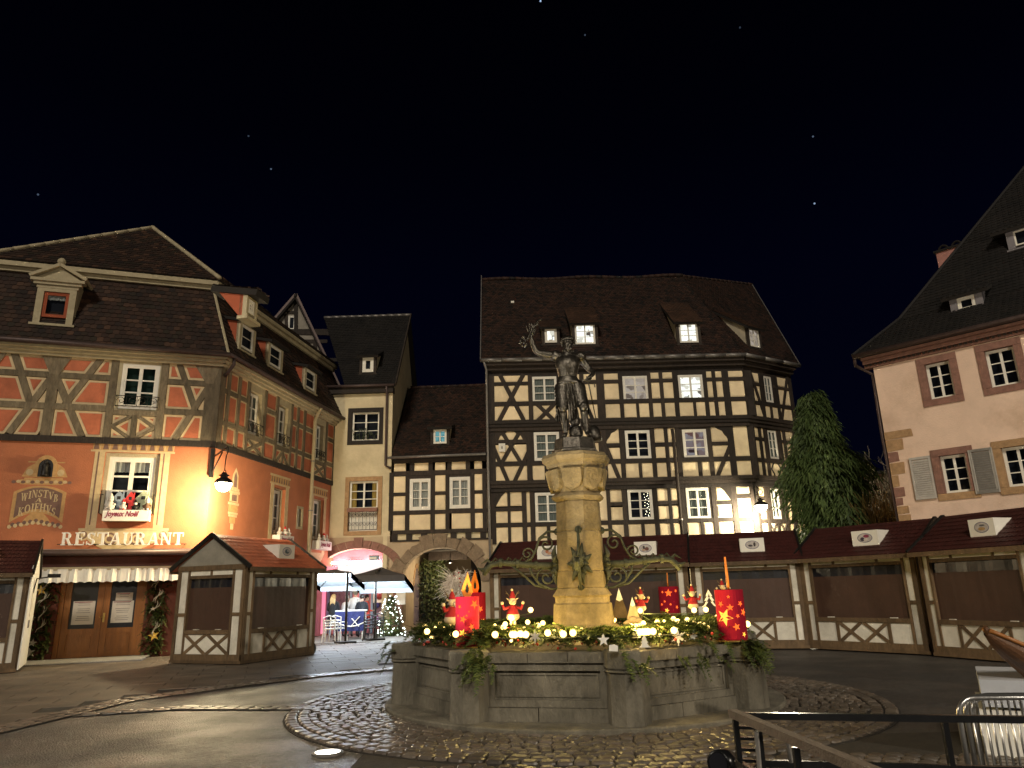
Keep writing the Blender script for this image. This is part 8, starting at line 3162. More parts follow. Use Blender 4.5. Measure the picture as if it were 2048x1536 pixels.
plate('snowflake', 'grey snowflake among the bulbs, nearer the foremost candle', 'ornament', 1070, 1273, 9.5, flake(), .085, 'shutter', group='snowflakes on the fountain')
plate('star_ornament', 'white star tag hanging at the rim above the front corner post', 'ornament', 1207, 1280, 9.15, star_pts(1), .075, 'white_board', group='white stars on the fountain')
plate('star_ornament', 'white star tag hanging beyond the large snowflake', 'ornament', 1386, 1272, 10.1, star_pts(1, rot=1.3), .07, 'white_board', group='white stars on the fountain')
plate('pine_ornament', 'small white pine cut-out hanging over the rim panel', 'ornament', 1290, 1295, 9.4, [(x, z) for x, z in zig[:13]], .15, 'white_board', group='white pines on the fountain')
plate('pine_ornament', 'small white pine cut-out higher up among the twigs', 'ornament', 1272, 1276, 9.7, [(x, z) for x, z in zig[:13]], .12, 'white_board', group='white pines on the fountain', tilt=.3)
plate('label_card', 'small white card lying on the rim by the front corner post', 'card', 1227, 1296, 9.1, [(-.5, -.3), (.45, -.36), (.5, .2), (.1, .36), (-.45, .3)], .11, 'white_board')
b_ = at_y(1266, 1240, 11.2)
t = thing('wooden_hedgehog', 'pale rounded wooden animal lying among the bulbs beyond the white flowers', 'ornament', b_)
mb = MB()
mb.ball(b_, .085, 12, 7, sz=.7)
mb.ball(b_ + Vector((.06, 0, -.005)), .07, 12, 7, sz=.7)
mb.tube([b_ + Vector((-.06, 0, -.02)), b_ + Vector((-.14, 0, -.045))], [.04, .012], 7)
mb.build('body', M['wood_pale'], t, smooth=True)
for x, y, lb in ((1040, 1278, 'birch log standing among the bulbs, towards the foremost candle'), (1168, 1262, 'birch log by the dried flowers')):
 b_ = on_plane(x, y + 10, Vector((0, 0, HB)), Vector((0, 0, 1)))
 t = thing('birch_log', lb, 'log', b_, 'birch logs on the fountain')
 mb = MB()
 mb.tube([b_, b_ + Vector((.01, .0, .22))], .05, 9)
 mb.build('log', M['wood_pale'], t)
 mb = MB()
 mb.tube([b_ + Vector((.01, 0, .221)), b_ + Vector((.01, 0, .228))], .044, 9)
 mb.build('cut_end', M['cream_line'], t)
# garland round the restaurant door with stars
M['star_gold'] = mat('gold straw star', (.62, .38, .06), .6, .15, 8, .05)
M['straw_pale'] = mat('pale straw ornament', (.45, .40, .30), .8, .15, 8, .05)
for ua, ub, lb, stars in (
  (doorr[0] - .62, doorr[0] - .08, 'dark fir garland with gold stars between the edge stall and the restaurant door', ((.42, 2.50, .17, 0), (.18, 2.02, .15, 0), (.06, 1.25, .09, 1), (.15, .55, .12, 2), (.12, .28, .15, 2), (.2, 2.55, .11, 2))),
  (doorr[1] + .06, doorr[1] + .58, 'dark fir garland with straw bows on the stall side of the restaurant door', ((.25, 2.42, .13, 1), (.3, .62, .16, 0), (.2, 1.4, .08, 2)))):
 t = thing('door_garland', lb, 'garland', Rf.w((ua + ub) / 2, .1, .1), 'garlands at the restaurant door')
 mb = MB()
 for k in range(240):
  c = Rf.w(rr.uniform(ua, ub), rr.uniform(.12, 2.62), rr.uniform(.05, .16))
  sprig(c, (Rf.d * rr.uniform(-1, 1) + Rf.n * rr.uniform(.1, .6) + Vector((0, 0, rr.uniform(-.9, .5)))).normalized(), rr.uniform(.14, .26), .3)
 mb.build('fir_foliage', M['fir'], t, kind='stuff')
 for du, z, r_, ty in stars:
  mb = MB()
  F2 = Rf
  F2.poly(mb, [(ua + du + x, z + zz2) for x, zz2 in star_pts(r_, rot=pi / 2 + rr.uniform(-.3, .3), inner=.40)], .2, .225)
  mb.build('star', M['star_gold' if ty == 0 else 'straw_pale'], t)
 for k in range(4):
  z = .9 + .42 * k + rr.uniform(-.1, .1)
  cu_ = (ua + ub) / 2 + rr.uniform(-.05, .05)
  mb = MB()
  for q in range(5):
   a_ = rr.uniform(.3, 1.3) + (pi if q % 2 else 0)
   mb.tube([Rf.w(cu_, z, .21), Rf.w(cu_ + .12 * cos(a_), z + .14 * sin(a_), .24), Rf.w(cu_ + .2 * cos(a_ + .3), z + .22 * sin(a_ + .3), .22)], [.014, .012, .004], 4)
  mb.build('straw_bow', M['straw_pale'], t)
# ================================================================== café corner under the lit parasol
YC = 28.3
M['canopy'] = mat('dark grey canvas', (.045, .04, .042), .8, .15, 3, .1)
M['canopy_w'] = mat('pale canvas lining', (.42, .47, .5), .8, .08, 3, .05)
M['chair_pale'] = mat('pale plastic', (.48, .46, .42), .45, .1, 5, 0)
M['chair_dark'] = mat('dark wicker', (.02, .018, .018), .5, .2, 12, .1)
M['navy'] = mat('navy cloth', (.012, .018, .085), .8, .15, 4, .1)
def parasol(xl, xr, ytop, yrim, Y, label, dark, mastx):
 cx = at_y((xl + xr) / 2, yrim, Y)
 hw = at_y(xr, yrim, Y).x - cx.x
 zr, za = at_y(mastx, yrim, Y - 1.2).z, at_y(mastx, ytop, Y).z
 t = thing('parasol', label, 'parasol', (cx.x, Y, 0), 'parasols of the café')
 ap = Vector((cx.x, Y, za + .05))
 rim = [Vector((cx.x + x * hw, Y + y * 1.25, zr + .06 - .22 * y)) for x, y in ((-1, -1), (1, -1), (1, 1), (-1, 1))]
 mb, ml = MB(), MB()
 dz = Vector((0, 0, -.03))
 for k in range(4):
  A, B = rim[k], rim[(k + 1) % 4]
  i1, i2 = ap * .45 + A * .55 + Vector((0, 0, -.04)), ap * .45 + B * .55 + Vector((0, 0, -.04))
  mb.face([A, B, i2, i1]); mb.face([i1, i2, ap])
  ml.face([B + dz, A + dz, i1 + dz, i2 + dz]); ml.face([i2 + dz, i1 + dz, ap + dz])
 mb.build('canopy', M['canopy'], t)
 ml.build('lining', M['canopy_w'], t)
 for k in range(4):
  A, B = rim[k], rim[(k + 1) % 4]
  h = (.24 if dark and k < 2 else .05 if k == 0 else .2)
  d_ = Vector((0, 0, -h))
  o_ = Vector((0, .012, 0))
  mb = MB()
  mb.prism([A, A + d_, B + d_, B], [A + o_, A + d_ + o_, B + d_ + o_, B + o_])
  mb.build('valance', M['canopy' if k < 2 else 'canopy_w'], t)
  mb = MB()
  mb.tube([A + dz * 1.5, ap + dz * 2], .018, 5)
  mb.build('rib', M['iron'], t)
 m_ = at_y(mastx, yrim, Y - .9)
 mb = MB()
 mb.tube([(m_.x, Y - .9, .02), (m_.x, Y - .9, za - .1), tuple(ap + dz * 3)], .045, 8)
 mb.box((m_.x, Y - .9, .05), .6, .6, .07, .6)
 mb.build('mast', M['iron'], t)
 for x, y, l_ in ((-.55, -.6, .5), (.45, -.5, .5), (-.1, .3, .6)):
  c = Vector((cx.x + x * hw, Y + y * 1.2, zr + .10 + .1 * (1 - abs(x)) - .2 * y))
  mb = MB()
  mb.bar(c + Vector((-l_ * hw / 2, 0, 0)), c + Vector((l_ * hw / 2, 0, .03)), .07, .04)
  mb.build('led_strip', M['led'], t)
 for x in (-.4, .5):
  lamp_light('led_light', (cx.x + x * hw, Y - .3, zr - .05), 190, (.76, .88, 1.0), .2, t)
parasol(624, 716, 1140, 1160, 28.0, 'dark parasol lit white from beneath, nearer the closed stall', False, 695)
parasol(706, 819, 1137, 1166, 29.3, 'dark parasol with a deep grey valance, nearer the lit Christmas tree', True, 752)
def chair(p, rz, ma, label):
 t = thing('bistro_chair', label, 'chair', p, 'café chairs')
 ca, sa = cos(rz), sin(rz)
 Q = lambda x, y, z: Vector((p[0] + x * ca - y * sa, p[1] + x * sa + y * ca, p[2] + z))
 mb = MB()
 mb.prism([Q(-.22, -.21, .47), Q(.22, -.21, .47), Q(.2, .21, .47), Q(-.2, .21, .47)], [Q(-.22, -.21, .43), Q(.22, -.21, .43), Q(.2, .21, .43), Q(-.2, .21, .43)])
 mb.build('seat', ma, t)
 for sx_, sy_ in ((-1, -1), (1, -1), (-1, 1), (1, 1)):
  mb = MB()
  mb.tube([Q(.2 * sx_, .19 * sy_, .44), Q(.25 * sx_, .24 * sy_, 0)], .02, 6)
  mb.build('leg', ma, t)
 mb = MB()
 for z in (.56, .65, .74):
  mb.tube([Q(-.21, -.20, z), Q(0, -.25, z + .015), Q(.21, -.20, z)], .022, 5)
 mb.tube([Q(-.21, -.2, .45), Q(-.22, -.22, .86), Q(0, -.27, .92), Q(.22, -.22, .86), Q(.21, -.2, .45)], .022, 6)
 mb.build('backrest', ma, t)
 for sx_ in (-1, 1):
  mb = MB()
  mb.tube([Q(.22 * sx_, -.2, .68), Q(.26 * sx_, 0, .68), Q(.25 * sx_, .18, .66), Q(.22 * sx_, .2, .45)], .018, 5)
  mb.build('armrest', ma, t)
 return t
for x, y, rz, mk, lb in ((660, 1284, .0, 'chair_pale', 'pale chair with its back turned, nearest the closed stall by the café'), (676, 1282, -.3, 'chair_pale', 'pale chair pushed beside the navy cloth'), (740, 1281, .1, 'chair_dark', 'dark chair with its back turned, by the lit Christmas tree'), (752, 1276, .5, 'chair_dark', 'dark chair half behind another dark one, nearest the Christmas tree'), (664, 1273, 3.0, 'chair_pale', 'pale chair in front of the woman in black')):
 chair(gp(x, y, .02), rz, M[mk], lb)
p = gp(701, 1279, .02)
tb_ = thing('high_table', 'high table covered with navy cloth showing a white cross mark, under the parasol', 'table', p)
mb = MB()
mb.box((p.x, p.y, 1.08), 1.12, .6, .05)
mb.build('table_top', M['chair_pale'], tb_)
mb = MB()
n = 14
for k in range(n):
 f_ = lambda i: p.y - .31 - .02 * sin(i * 1.9)
 xa, xb = p.x - .56 + 1.12 * k / n, p.x - .56 + 1.12 * (k + 1) / n
 mb.face([(xa, f_(k), .34), (xb, f_(k + 1), .34), (xb, p.y - .305, 1.055), (xa, p.y - .305, 1.055)])
mb.build('cloth', M['navy'], tb_)
for sx_ in (-.5, .5):
 for sy_ in (-.25, .25):
  mb = MB()
  mb.tube([(p.x + sx_, p.y + sy_, .0), (p.x + sx_, p.y + sy_, 1.05)], .025, 6)
  mb.build('leg', M['chair_pale'], tb_)
mb = MB()
mb.bar((p.x + .08, p.y - .36, .52), (p.x + .40, p.y - .36, .86), .02, .06, up=Vector((0, 1, 0)))
mb.bar((p.x + .10, p.y - .365, .80), (p.x + .38, p.y - .365, .50), .02, .05, up=Vector((0, 1, 0)))
mb.build('cross_mark', M['white_board'], tb_)
a_, b_ = gp(672, 1283), gp(730, 1281)
rp = thing('rope_barrier', 'white rope hung between two short posts before the navy table', 'rope', a_)
for q in (a_, b_):
 mb = MB()
 mb.lathe([(.14, .02), (.14, .04), (.02, .06), (.02, .72), (.035, .75)], q, 10)
 mb.build('post', M['iron'], rp)
mb = MB()
mb.tube([a_ + (b_ - a_) * t + Vector((0, 0, .68 - .16 * (1 - (2 * t - 1) ** 2))) for t in [k / 12 for k in range(13)]], .028, 6)
mb.build('rope', M['chair_pale'], rp, smooth=True)
def person(p, h, label, coat, legs, hair, turn=pi / 2, hat=None, longhair=False, lean=0.0, skirt=.52, skin=(.45, .26, .18)):
 """a standing figure seen from behind or the side; turn: where it faces"""
 t = thing('person', label, 'person', p)
 s_ = h / 1.75
 fx, fy = cos(turn), sin(turn)
 Q = lambda a, f_, z: Vector((p[0] + (a * fy + f_ * fx) * s_, p[1] + (-a * fx + f_ * fy) * s_, p[2] + z * s_))
 def j(a, f_, z, r, r2=None):
  q = Q(a, f_ + lean * max(0, z - .9), z)
  return (q.x, q.y, q.z, r * s_, (r2 or r) * s_)
 jt = {'pelvis': j(0, 0, .93, .15, .12), 'waist': j(0, 0, 1.1, .135, .11), 'chest': j(0, .01, 1.3, .16, .12), 'uch': j(0, 0, 1.42, .12, .1), 'neck': j(0, .01, 1.51, .052), 'hl': j(0, .03, 1.58, .075, .085), 'ht': j(0, .02, 1.69, .078, .09)}
 bn = [('pelvis', 'waist'), ('waist', 'chest'), ('chest', 'uch'), ('uch', 'neck'), ('neck', 'hl'), ('hl', 'ht')]
 for sg_, n_ in ((-1, 'l'), (1, 'r')):
  jt.update({n_ + 'sh': j(sg_ * .19, 0, 1.41, .07), n_ + 'el': j(sg_ * .25, .03, 1.15, .052), n_ + 'wr': j(sg_ * .2, .22, 1.05, .036), n_ + 'ha': j(sg_ * .17, .31, 1.07, .04, .022), n_ + 'hip': j(sg_ * .09, 0, .85, .095), n_ + 'kn': j(sg_ * .1, .02, .48, .06), n_ + 'an': j(sg_ * .1, -.02, .09, .042), n_ + 'to': j(sg_ * .11, .15, .04, .045, .035)})
  bn += [('uch', n_ + 'sh'), (n_ + 'sh', n_ + 'el'), (n_ + 'el', n_ + 'wr'), (n_ + 'wr', n_ + 'ha'), ('pelvis', n_ + 'hip'), (n_ + 'hip', n_ + 'kn'), (n_ + 'kn', n_ + 'an'), (n_ + 'an', n_ + 'to')]
 ms = [mat('skin', skin, .6, .05, 10, 0), mat('coat cloth', coat, .85, .12, 10, .1), mat('trouser cloth', legs, .85, .12, 10, .1), M['black']]
 b = skin_body('body', jt, bn, 'pelvis', ms, t, 2)
 o_ = ORI[b.name]
 hand = [Vector(jt[k][:3]) for k in ('lha', 'rha')]
 for f_ in b.data.polygons:
  c = f_.center + o_
  z = (c.z - p[2]) / s_
  m_ = 0 if z > 1.49 else 1 if z > .86 else 2 if z > .1 else 3
  if min((c - q).length for q in hand) < .07 * s_:
   m_ = 0
  f_.material_index = m_
 mb = MB()
 for q, sg_ in zip(hand, (-1, 1)):
  for k in range(4):
   r_ = q + (Q((k - 1.5) * .016, .05, 0) - Q(0, 0, 0))
   mb.tube([q + (Q((k - 1.5) * .014, .02, 0) - Q(0, 0, 0)), r_, r_ + (Q(0, .03, -.02 + .004 * k) - Q(0, 0, 0))], [.009, .008, .006], 5)
  mb.tube([q, q + (Q(-sg_ * .035, .02, .02) - Q(0, 0, 0)), q + (Q(-sg_ * .035, .05, .015) - Q(0, 0, 0))], [.012, .01, .007], 5)
 mb.build('fingers', ms[0], b, smooth=True)
 mb = MB()
 n = 16
 for k, (z, rx, ry) in enumerate(((skirt, .235, .20), (.75, .215, .18), (1.0, .19, .155), (1.25, .20, .16), (1.40, .17, .13), (1.49, .08, .08))):
  for q in range(n):
   a_ = 2 * pi * q / n
   w_ = 1 + .03 * sin(q * 3.1) * (k < 3)
   v = Q(rx * cos(a_) * w_, ry * sin(a_) * w_ + lean * max(0, z - .9), z)
   mb.v.append(tuple(v))
 for k in range(5):
  for q in range(n):
   a_, c = k * n + q, k * n + (q + 1) % n
   mb.f.append((a_, c, c + n, a_ + n)); mb.m.append(0)
 mb.build('coat', ms[1], t, smooth=True)
 hc = Vector(jt['ht'][:3])
 mb = MB()
 mb.ball(hc + (Q(0, -.025, .0) - Q(0, 0, 0)), .105 * s_, 10, 7)
 if longhair:
  for k in range(9):
   a_ = -.09 + .0225 * k
   b0 = hc - Q(0, 0, 0)
   mb.tube([Q(a_ * .8, -.07, 0) + b0, Q(a_, -.12, -.14) + b0, Q(a_ * 1.1, -.13, -.36) + b0], [.03, .035, .012], 6)
 mb.build('hair', mat('hair', hair, .6, .25, 20, .1), t, smooth=True)
 mb = MB()
 b0 = hc - Q(0, 0, 0)
 mb.tube([Q(0, .09, -.03) + b0, Q(0, .115, -.06) + b0], [.012, .016], 5)
 for sg_ in (-1, 1):
  mb.ball(Q(sg_ * .085, .0, -.05) + b0, .024 * s_, 6, 4, sz=1.3)
  mb.ball(Q(sg_ * .032, .085, -.03) + b0, .012 * s_, 6, 4)
 mb.tube([Q(-.025, .09, -.1) + b0, Q(.025, .09, -.1) + b0], .007, 4)
 mb.build('face', ms[0], b, smooth=True)
 if hat:
  mb = MB()
  mb.lathe([(.15 * s_, 0), (.16 * s_, .02), (.115 * s_, .03), (.11 * s_, .11), (.07 * s_, .15), (.01, .155)], hc + Vector((0, 0, .02)), 14)
  mb.build('hat', mat('hat felt', hat, .8, .1, 8, .1), t, smooth=True)
 return t
PP = lambda x, y: gp(x, y, .02)
person(PP(664, 1276), 1.66, 'woman with long blond hair in a short black jacket, facing the pink shop', (.012, .012, .014), (.10, .14, .22), (.50, .36, .18), pi / 2 - .1, longhair=True, skirt=.80)
person(PP(689, 1274), 1.60, 'grey haired person in a white coat with a dark shoulder, beside the woman in black', (.62, .62, .62), (.02, .02, .03), (.30, .27, .24), pi / 2 - .5, lean=.12)
person(PP(708, 1274), 1.80, 'tall person in a long pale grey coat and white hat at the shop window', (.45, .44, .42), (.05, .05, .06), (.3, .28, .26), pi / 2, hat=(.62, .64, .66), skirt=.42)
person(PP(722, 1275), 1.62, 'person in a black hooded coat beside the tall figure in the white hat', (.010, .010, .012), (.015, .015, .02), (.02, .015, .012), pi / 2 + .2, skirt=.5)
person(PP(731, 1271), 1.62, 'dark haired person in a red jacket turned sideways near the shop door', (.50, .05, .03), (.03, .03, .05), (.02, .014, .01), .3, skirt=.8)
# lit Christmas tree
q = at_y(781, 1262, 31.2)
xt = thing('christmas_tree', 'bushy Christmas tree covered in white lights, by the pink shop arch', 'Christmas tree', (q.x, 31.2, .02))
hX = at_y(781, 1190, 31.2).z
mb, mk = MB(), MB()
rr = random.Random(4)
for k in range(900):
 f_ = rr.random() ** 1.3
 z = .06 + (hX - .1) * f_
 rad = .58 * (1 - f_) ** .85 + .03
 a_ = rr.uniform(0, 2 * pi)
 c = Vector((q.x + rad * .75 * cos(a_), 31.2 + rad * .75 * sin(a_), z))
 dr = Vector((cos(a_), sin(a_), rr.uniform(-.3, .3)))
 sd_ = Vector((-dr.y, dr.x, 0))
 for j in range(4):
  w_ = sd_ * rr.uniform(-.1, .1)
  mb.face([c + w_ - sd_ * .018, c + dr * rr.uniform(.12, .26) + w_ * 1.6 + Vector((0, 0, -.04)), c + w_ + sd_ * .018])
 if k % 9 == 0:
  mk.ball(c + dr * .17, .022, 5, 4)
mb.build('foliage', M['fir'], xt, kind='stuff')
mk.build('tree_lights', glow('cold white bulb', (.85, 1, .92), 9), xt, kind='stuff')
mb = MB()
mb.tube([(q.x, 31.2, .0), (q.x, 31.2, hX - .1)], [.05, .01], 6)
mb.build('trunk', M['bark'], xt)
lamp_light('tree_glow', (q.x, 30.4, .9), 14, (.8, 1, .9), .3, xt)
# frosted twig tree before the archway, hedge and wall seen through it
M['white_twig'] = mat('white painted twigs', (.78, .70, .62), .8, .1, 8, 0)
q = at_y(912, 1290, 31.6)
tw = thing('twig_tree', 'white painted twig tree with red baubles before the stone archway', 'tree', (q.x, 31.6, 0))
rr = random.Random(8)
z0 = at_y(912, 1205, 31.6).z
mb = MB()
mb.tube([(q.x, 31.6, 0), (q.x, 31.6, z0), (q.x + .02, 31.6, z0 + .7)], [.05, .04, .02], 6)
mb.build('trunk', M['white_twig'], tw)
mb, mr = MB(), MB()
for k in range(190):
 a_ = rr.uniform(0, 6.28)
 dr = Vector((cos(a_), sin(a_) * .8, 0))
 ll = rr.uniform(.35, 1.0)
 st_ = Vector((q.x, 31.6, z0 + rr.uniform(-.1, .6)))
 p1 = st_ + dr * ll * .45 + Vector((0, 0, rr.uniform(.25, .75)))
 p2 = p1 + dr * ll * .5 + Vector((rr.uniform(-.2, .2), rr.uniform(-.2, .2), rr.uniform(-.5, .35)))
 mb.tube([st_, (st_ + p1) / 2 + Vector((0, 0, .06)), p1, p2], [.014, .012, .010, .005], 4, cap=False)
 mb.tube([p1, p1 + Vector((rr.uniform(-.3, .3), rr.uniform(-.2, .2), rr.uniform(-.3, .3)))], [.008, .004], 3, cap=False)
 if k % 24 == 0:
  mr.ball(p1, .04, 7, 5)
mb.build('branches', M['white_twig'], tw, kind='stuff')
mr.build('baubles', M['berry'], tw, kind='stuff')
mb = MB()
rr = random.Random(9)
for k in range(2600):
 c = Vector((Bf.w(gc, 0).x + rr.uniform(-1.5, -.3) + rr.gauss(0, .1), 38.5 + rr.uniform(-.4, .4), rr.uniform(.0, 3.3)))
 v = Vector((rr.uniform(-.12, .12), rr.uniform(-.1, .02), rr.uniform(-.12, .12)))
 w_ = Vector((rr.uniform(-.06, .06), 0, rr.uniform(-.06, .06)))
 mb.face([c, c + v + w_, c + v * 1.4, c + v - w_])
hd = thing('ivy_hedge', 'tall leafy hedge seen through the stone archway', 'hedge', (Bf.w(gc, 0).x - .9, 38.5, 0))
M['ivy'] = tile_mat('ivy green', [(.03, .05, .014), (.06, .08, .025), (.09, .10, .035)], .5)
mb.build('leaves', M['ivy'], hd, kind='stuff')
mb = MB()
x0 = Bf.w(gc, 0).x
mb.box((x0 + .2, 44, 2.6), 12, .4, 5.2)
bw = thing('courtyard_wall', 'tan plastered wall closing the view through the stone archway', 'wall', (x0, 44, 0))
mb.build('plaster', M['old_plaster'], bw)
q = Bf.w(gc + .2, gz1 - .55, -2.0)
pl_ = thing('assumed_passage_lamp', 'assumed small unseen lamp under the ceiling of the archway passage', 'lamp', q)  # unseen lamp, assumed from the warm light on the passage wall
mb = MB()
mb.lathe([(.09, -.06), (.1, 0), (.05, .06), (.015, .1), (.012, .5)], q, 10)
mb.build('lamp_body', M['iron'], pl_)
lamp_light('assumed_passage_light', q + Vector((0, 0, -.12)), 160, (1, .78, .5), .06, pl_)
lamp_light('assumed_passage_light', (x0 - .2, 37.0, 2.6), 120, (1, .8, .5), .1, pl_)  # further assumed light deeper in, without a lamp body of its own
# shop interior lamp glow
lamp_light('shop_light', Wf.w(ac - .2, 2.9, .05), 90, (1, .55, .62), .2, white)
# ================================================================== foreground barrier, boat, crowd barriers
ZR = .95
def zp(x, y, z):
 return on_plane(x, y, Vector((0, 0, z)), Vector((0, 0, 1)))
C0 = zp(1466, 1431, ZR)
CB = zp(2048, 1439, ZR)
CF = zp(1722, 1542, ZR)
M['rail_black'] = mat('glossy black steel', (.010, .010, .011), .25, .2, 8, .02, metal=.3)
M['rail_wood'] = mat('weathered wooden handrail', (.15, .11, .08), .75, .3, 14, .3, stretch=(6, 1, 1))
br_ = thing('railing', 'black steel railing with a weathered wooden handrail turning the corner', 'railing', (C0.x, C0.y, 0))
CB2 = C0 + (CB - C0) * 1.25
CF2 = C0 + (CF - C0) * 1.9
bd, fd = (CB2 - C0).normalized(), (CF2 - C0).normalized()
mb = MB()
mb.bar(C0, CB2, .034, .034)
mb.build('top_rail', M['rail_black'], br_)
mb = MB()
mb.bar(C0 + Vector((0, 0, -.235)) + bd * .1, CB2 + Vector((0, 0, -.235)), .03, .035)
mb.build('middle_rail', M['rail_black'], br_)
mb = MB()
mb.bar(C0 + Vector((0, 0, .012)), CF2 + Vector((0, 0, .012)), .05, .04)
mb.build('handrail', M['rail_wood'], br_)
mb = MB()
mb.bar(C0 + Vector((0, 0, -.235)), CF2 + Vector((0, 0, -.235)), .03, .03)
mb.build('middle_rail', M['rail_black'], br_)
for p in (C0 + bd * .01, C0 + bd * .12, C0 + bd * 1.05, C0 + fd * .34, C0 + fd * .75):
 mb = MB()
 mb.bar(Vector((p.x, p.y, 0)), Vector((p.x, p.y, ZR - .02)), .028, .028, up=Vector((0, 1, 0)))
 mb.build('post', M['rail_black'], br_)
mb = MB()
for k in range(4):
 z = ZR - .06 - .055 * k
 mb.bar(C0 + bd * .012 + Vector((0, 0, z - ZR)), C0 + bd * .12 + Vector((0, 0, z - ZR)), .02, .016)
mb.build('corner_grille', M['rail_black'], br_)
for k in range(14):
 p = C0 + bd * (.26 + .13 * k)
 mb = MB()
 mb.tube([Vector((p.x, p.y, .08)), Vector((p.x, p.y, ZR - .25))], .010, 6)
 mb.build('baluster', M['rail_black'], br_)
mb = MB()
q0_ = C0 + fd * .36
mb.tube([q0_ + Vector((-.02, 0, -.02)), q0_ + Vector((-.03, -.02, -.2))], .012, 6)
mb.tube([q0_ + Vector((.03, -.03, -.03)), q0_ + Vector((.12, -.03, -.05)), q0_ + Vector((.13, -.02, -.16))], .012, 6)
mb.build('clamp', M['zinc'], br_)
q = zp(1449, 1524, .62)
fl2 = thing('floodlight', 'round black unlit floodlight clamped low at the railing corner', 'floodlight', q)
mb = MB()
dr = Vector((-.6, -.75, .1)).normalized()
mb.tube([q + dr * .09, q + dr * .088, q - dr * .02, q - dr * .1, q - dr * .12], [.06, .072, .07, .055, .02], 18)
mb.build('housing', M['rail_black'], fl2, smooth=True)
mb = MB()
mb.tube([q + dr * .085, q + dr * .092], .056, 18)
mb.build('lens', M['tarp_band'], fl2)
mb = MB()
for k in range(10):
 pass
mb.tube([q + Vector((.0, .0, -.08)), q + Vector((.1, .06, -.12)), q + Vector((.26, .1, -.02)), q + Vector((.36, .1, -.1))], .012, 6)
mb.build('cable', M['black'], fl2)
# stacked crowd barriers
M['chrome'] = mat('galvanised tube', (.42, .41, .40), .28, .15, 14, .03, metal=.9)
for j, (x, y, Y, lb) in enumerate(((1912, 1396, 5.6, 'foremost galvanised crowd barrier of the stack beside the boat'), (1926, 1393, 5.75, 'middle galvanised crowd barrier of the stack beside the boat'), (1940, 1391, 5.9, 'rearmost galvanised crowd barrier of the stack beside the boat'))):
 p = at_y(x, y, Y)
 h_, L = p.z, 1.5
 t = thing('crowd_barrier', lb, 'barrier', (p.x, Y, 0), 'stacked crowd barriers')
 X_ = lambda u, z: Vector((p.x + u, Y - .12 * u, z))
 r_ = .12
 loop = [X_(0, .12)] + [X_(r_ - r_ * cos(a_), h_ - r_ + r_ * sin(a_)) for a_ in [pi / 2 * k / 6 for k in range(7)]] + [X_(L, h_), X_(L, .12), X_(0, .12)]
 mb = MB()
 mb.tube(loop, .019, 8)
 mb.build('frame', M['chrome'], t, smooth=True)
 for k in range(1, 17):
  mb = MB()
  mb.tube([X_(k * .085, .13), X_(k * .085, h_ - .02)], .0085, 6)
  mb.build('bar', M['chrome'], t, smooth=True)
 mb = MB()
 mb.box(tuple(X_(.05, .06)), .06, .5, .12)
 mb.build('foot', M['chrome'], t)
# white plinth with a wooden boat
YP = 7.6
a_, b_ = at_y(1946, 1362, YP), at_y(1952, 1412, YP)
pln = thing('white_plinth', 'white sheeted plinth carrying the wooden boat', 'plinth', (a_.x, YP, 0))
mb = MB()
pr = radians(-30)
pc = a_ + Vector((cos(pr), sin(pr), 0)) * 1.3 + Vector((-sin(pr), cos(pr), 0)) * .7
mb.box((pc.x, pc.y, b_.z / 2 - .02), 2.6, 1.4, b_.z - .04, pr)
mb.build('base', M['white_board'], pln)
mb = MB()
mb.box((pc.x, pc.y, (a_.z + b_.z) / 2), 2.5, 1.3, a_.z - b_.z + .02, pr)
M['shaded_sheet'] = mat('white sheet shade tone', (.42, .43, .46), .7, .1, 2, .1)  # white sheet greyed, its shade put into the colour
mb.build('upper_sheet', M['shaded_sheet'], pln)
boat = thing('wooden_boat', 'varnished wooden boat prow resting on the white plinth at the picture edge', 'boat', at_y(1975, 1262, YP - .1))
tip = at_y(1973, 1262, YP - .2)
M['boat_wood'] = mat('dark varnished hull', (.10, .045, .02), .4, .35, 8, .15, stretch=(1, 4, 4), coat=.3)
ax = Vector((.86, .30, -.42)).normalized()
sd_ = Vector((-.25, .95, .10)).normalized()
up_ = ax.cross(sd_) * -1
if up_.z < 0:
 up_ = -up_
mb, mi, mg = MB(), MB(), MB()
n, ns = 12, 12
grid, gin = [], []
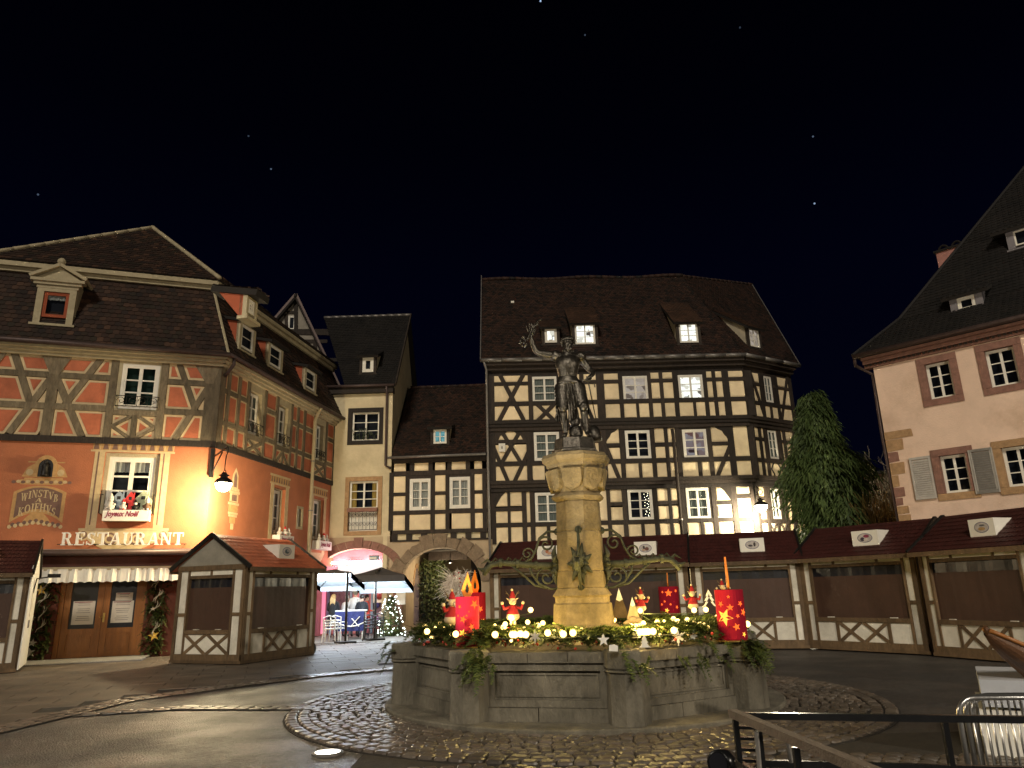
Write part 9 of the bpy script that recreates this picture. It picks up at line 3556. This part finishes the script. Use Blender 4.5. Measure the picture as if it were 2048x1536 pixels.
for i in range(n + 1):
 s_ = i / n
 c = tip + ax * (1.9 * s_) + up_ * (.10 * s_ * s_)
 hwid, dp = .03 + .42 * s_ ** .75, .05 + .40 * s_ ** .7
 rowo, rowi = [], []
 for k in range(ns + 1):
  a2 = pi * k / ns
  rowo.append(c + sd_ * (-hwid * cos(a2)) - up_ * (dp * sin(a2) ** .8))
  rowi.append(c + sd_ * (-(hwid - .02) * cos(a2)) - up_ * ((dp - .03) * sin(a2) ** .8) + up_ * .003)
 grid.append(rowo)
 gin.append(rowi)
for i in range(n):
 for k in range(ns):
  mb.face([grid[i][k], grid[i + 1][k], grid[i + 1][k + 1], grid[i][k + 1]])
  mi.face([gin[i][k + 1], gin[i + 1][k + 1], gin[i + 1][k], gin[i][k]])
mb.build('hull', M['boat_wood'], boat)
mi.build('inner_planking', M['boat_wood'], boat)
for k in (0, ns):
 mg = MB()
 mg.tube([grid[i][k] + up_ * .01 for i in range(n + 1)], .022, 6)
 mg.build('gunwale', M['door_wood'], boat, smooth=True)
mb = MB()
mb.tube([tip - ax * .03 + up_ * .03, tip + ax * .05 - up_ * .03], [.02, .035], 6)
mb.build('stem', M['boat_wood'], boat)
for s_ in (.45, .8):
 i = int(s_ * n)
 mb = MB()
 mb.tube([gin[i][k] + up_ * .01 for k in range(ns + 1)], .016, 5)
 mb.build('rib', M['boat_wood'], boat)
# street lamp added out of view, to light the facades and ground
sl = thing('added_street_lamp', 'added unseen lamp post with a lit lantern, brightening the facades and ground', 'street lamp', (-8.6, 5.2, 0))
mb = MB()
mb.lathe([(.16, 0), (.14, .5), (.07, .6), (.055, 5.6), (.09, 5.7)], (-8.6, 5.2, 0), 12)
mb.build('pole', M['iron'], sl)
mb = MB()
mb.lathe([(.12, 5.7), (.22, 6.15), (.2, 6.18)], (-8.6, 5.2, 0), 8)
mb.build('lantern_glass', M['lamp_on'], sl)
mb = MB()
mb.lathe([(.27, 6.18), (.1, 6.4), (.02, 6.5)], (-8.6, 5.2, 0), 8)
mb.build('cap', M['iron'], sl)
lamp_light('added_lamp_light', (-8.5, 5.2, 5.5), 1100, (1, .88, .70), .15, sl)
s2 = copy_thing(sl, (14.5, -4.0, 0), 0, 'added unseen lamp post with a lit lantern, brightening the rose house')  # second added lamp, unseen, brightens the rose house and side facade
l2 = lamp_light('added_lamp_light', (-8.5, 5.2, 5.5), 8500, (1, .88, .70), .15, sl)
l2.parent = s2
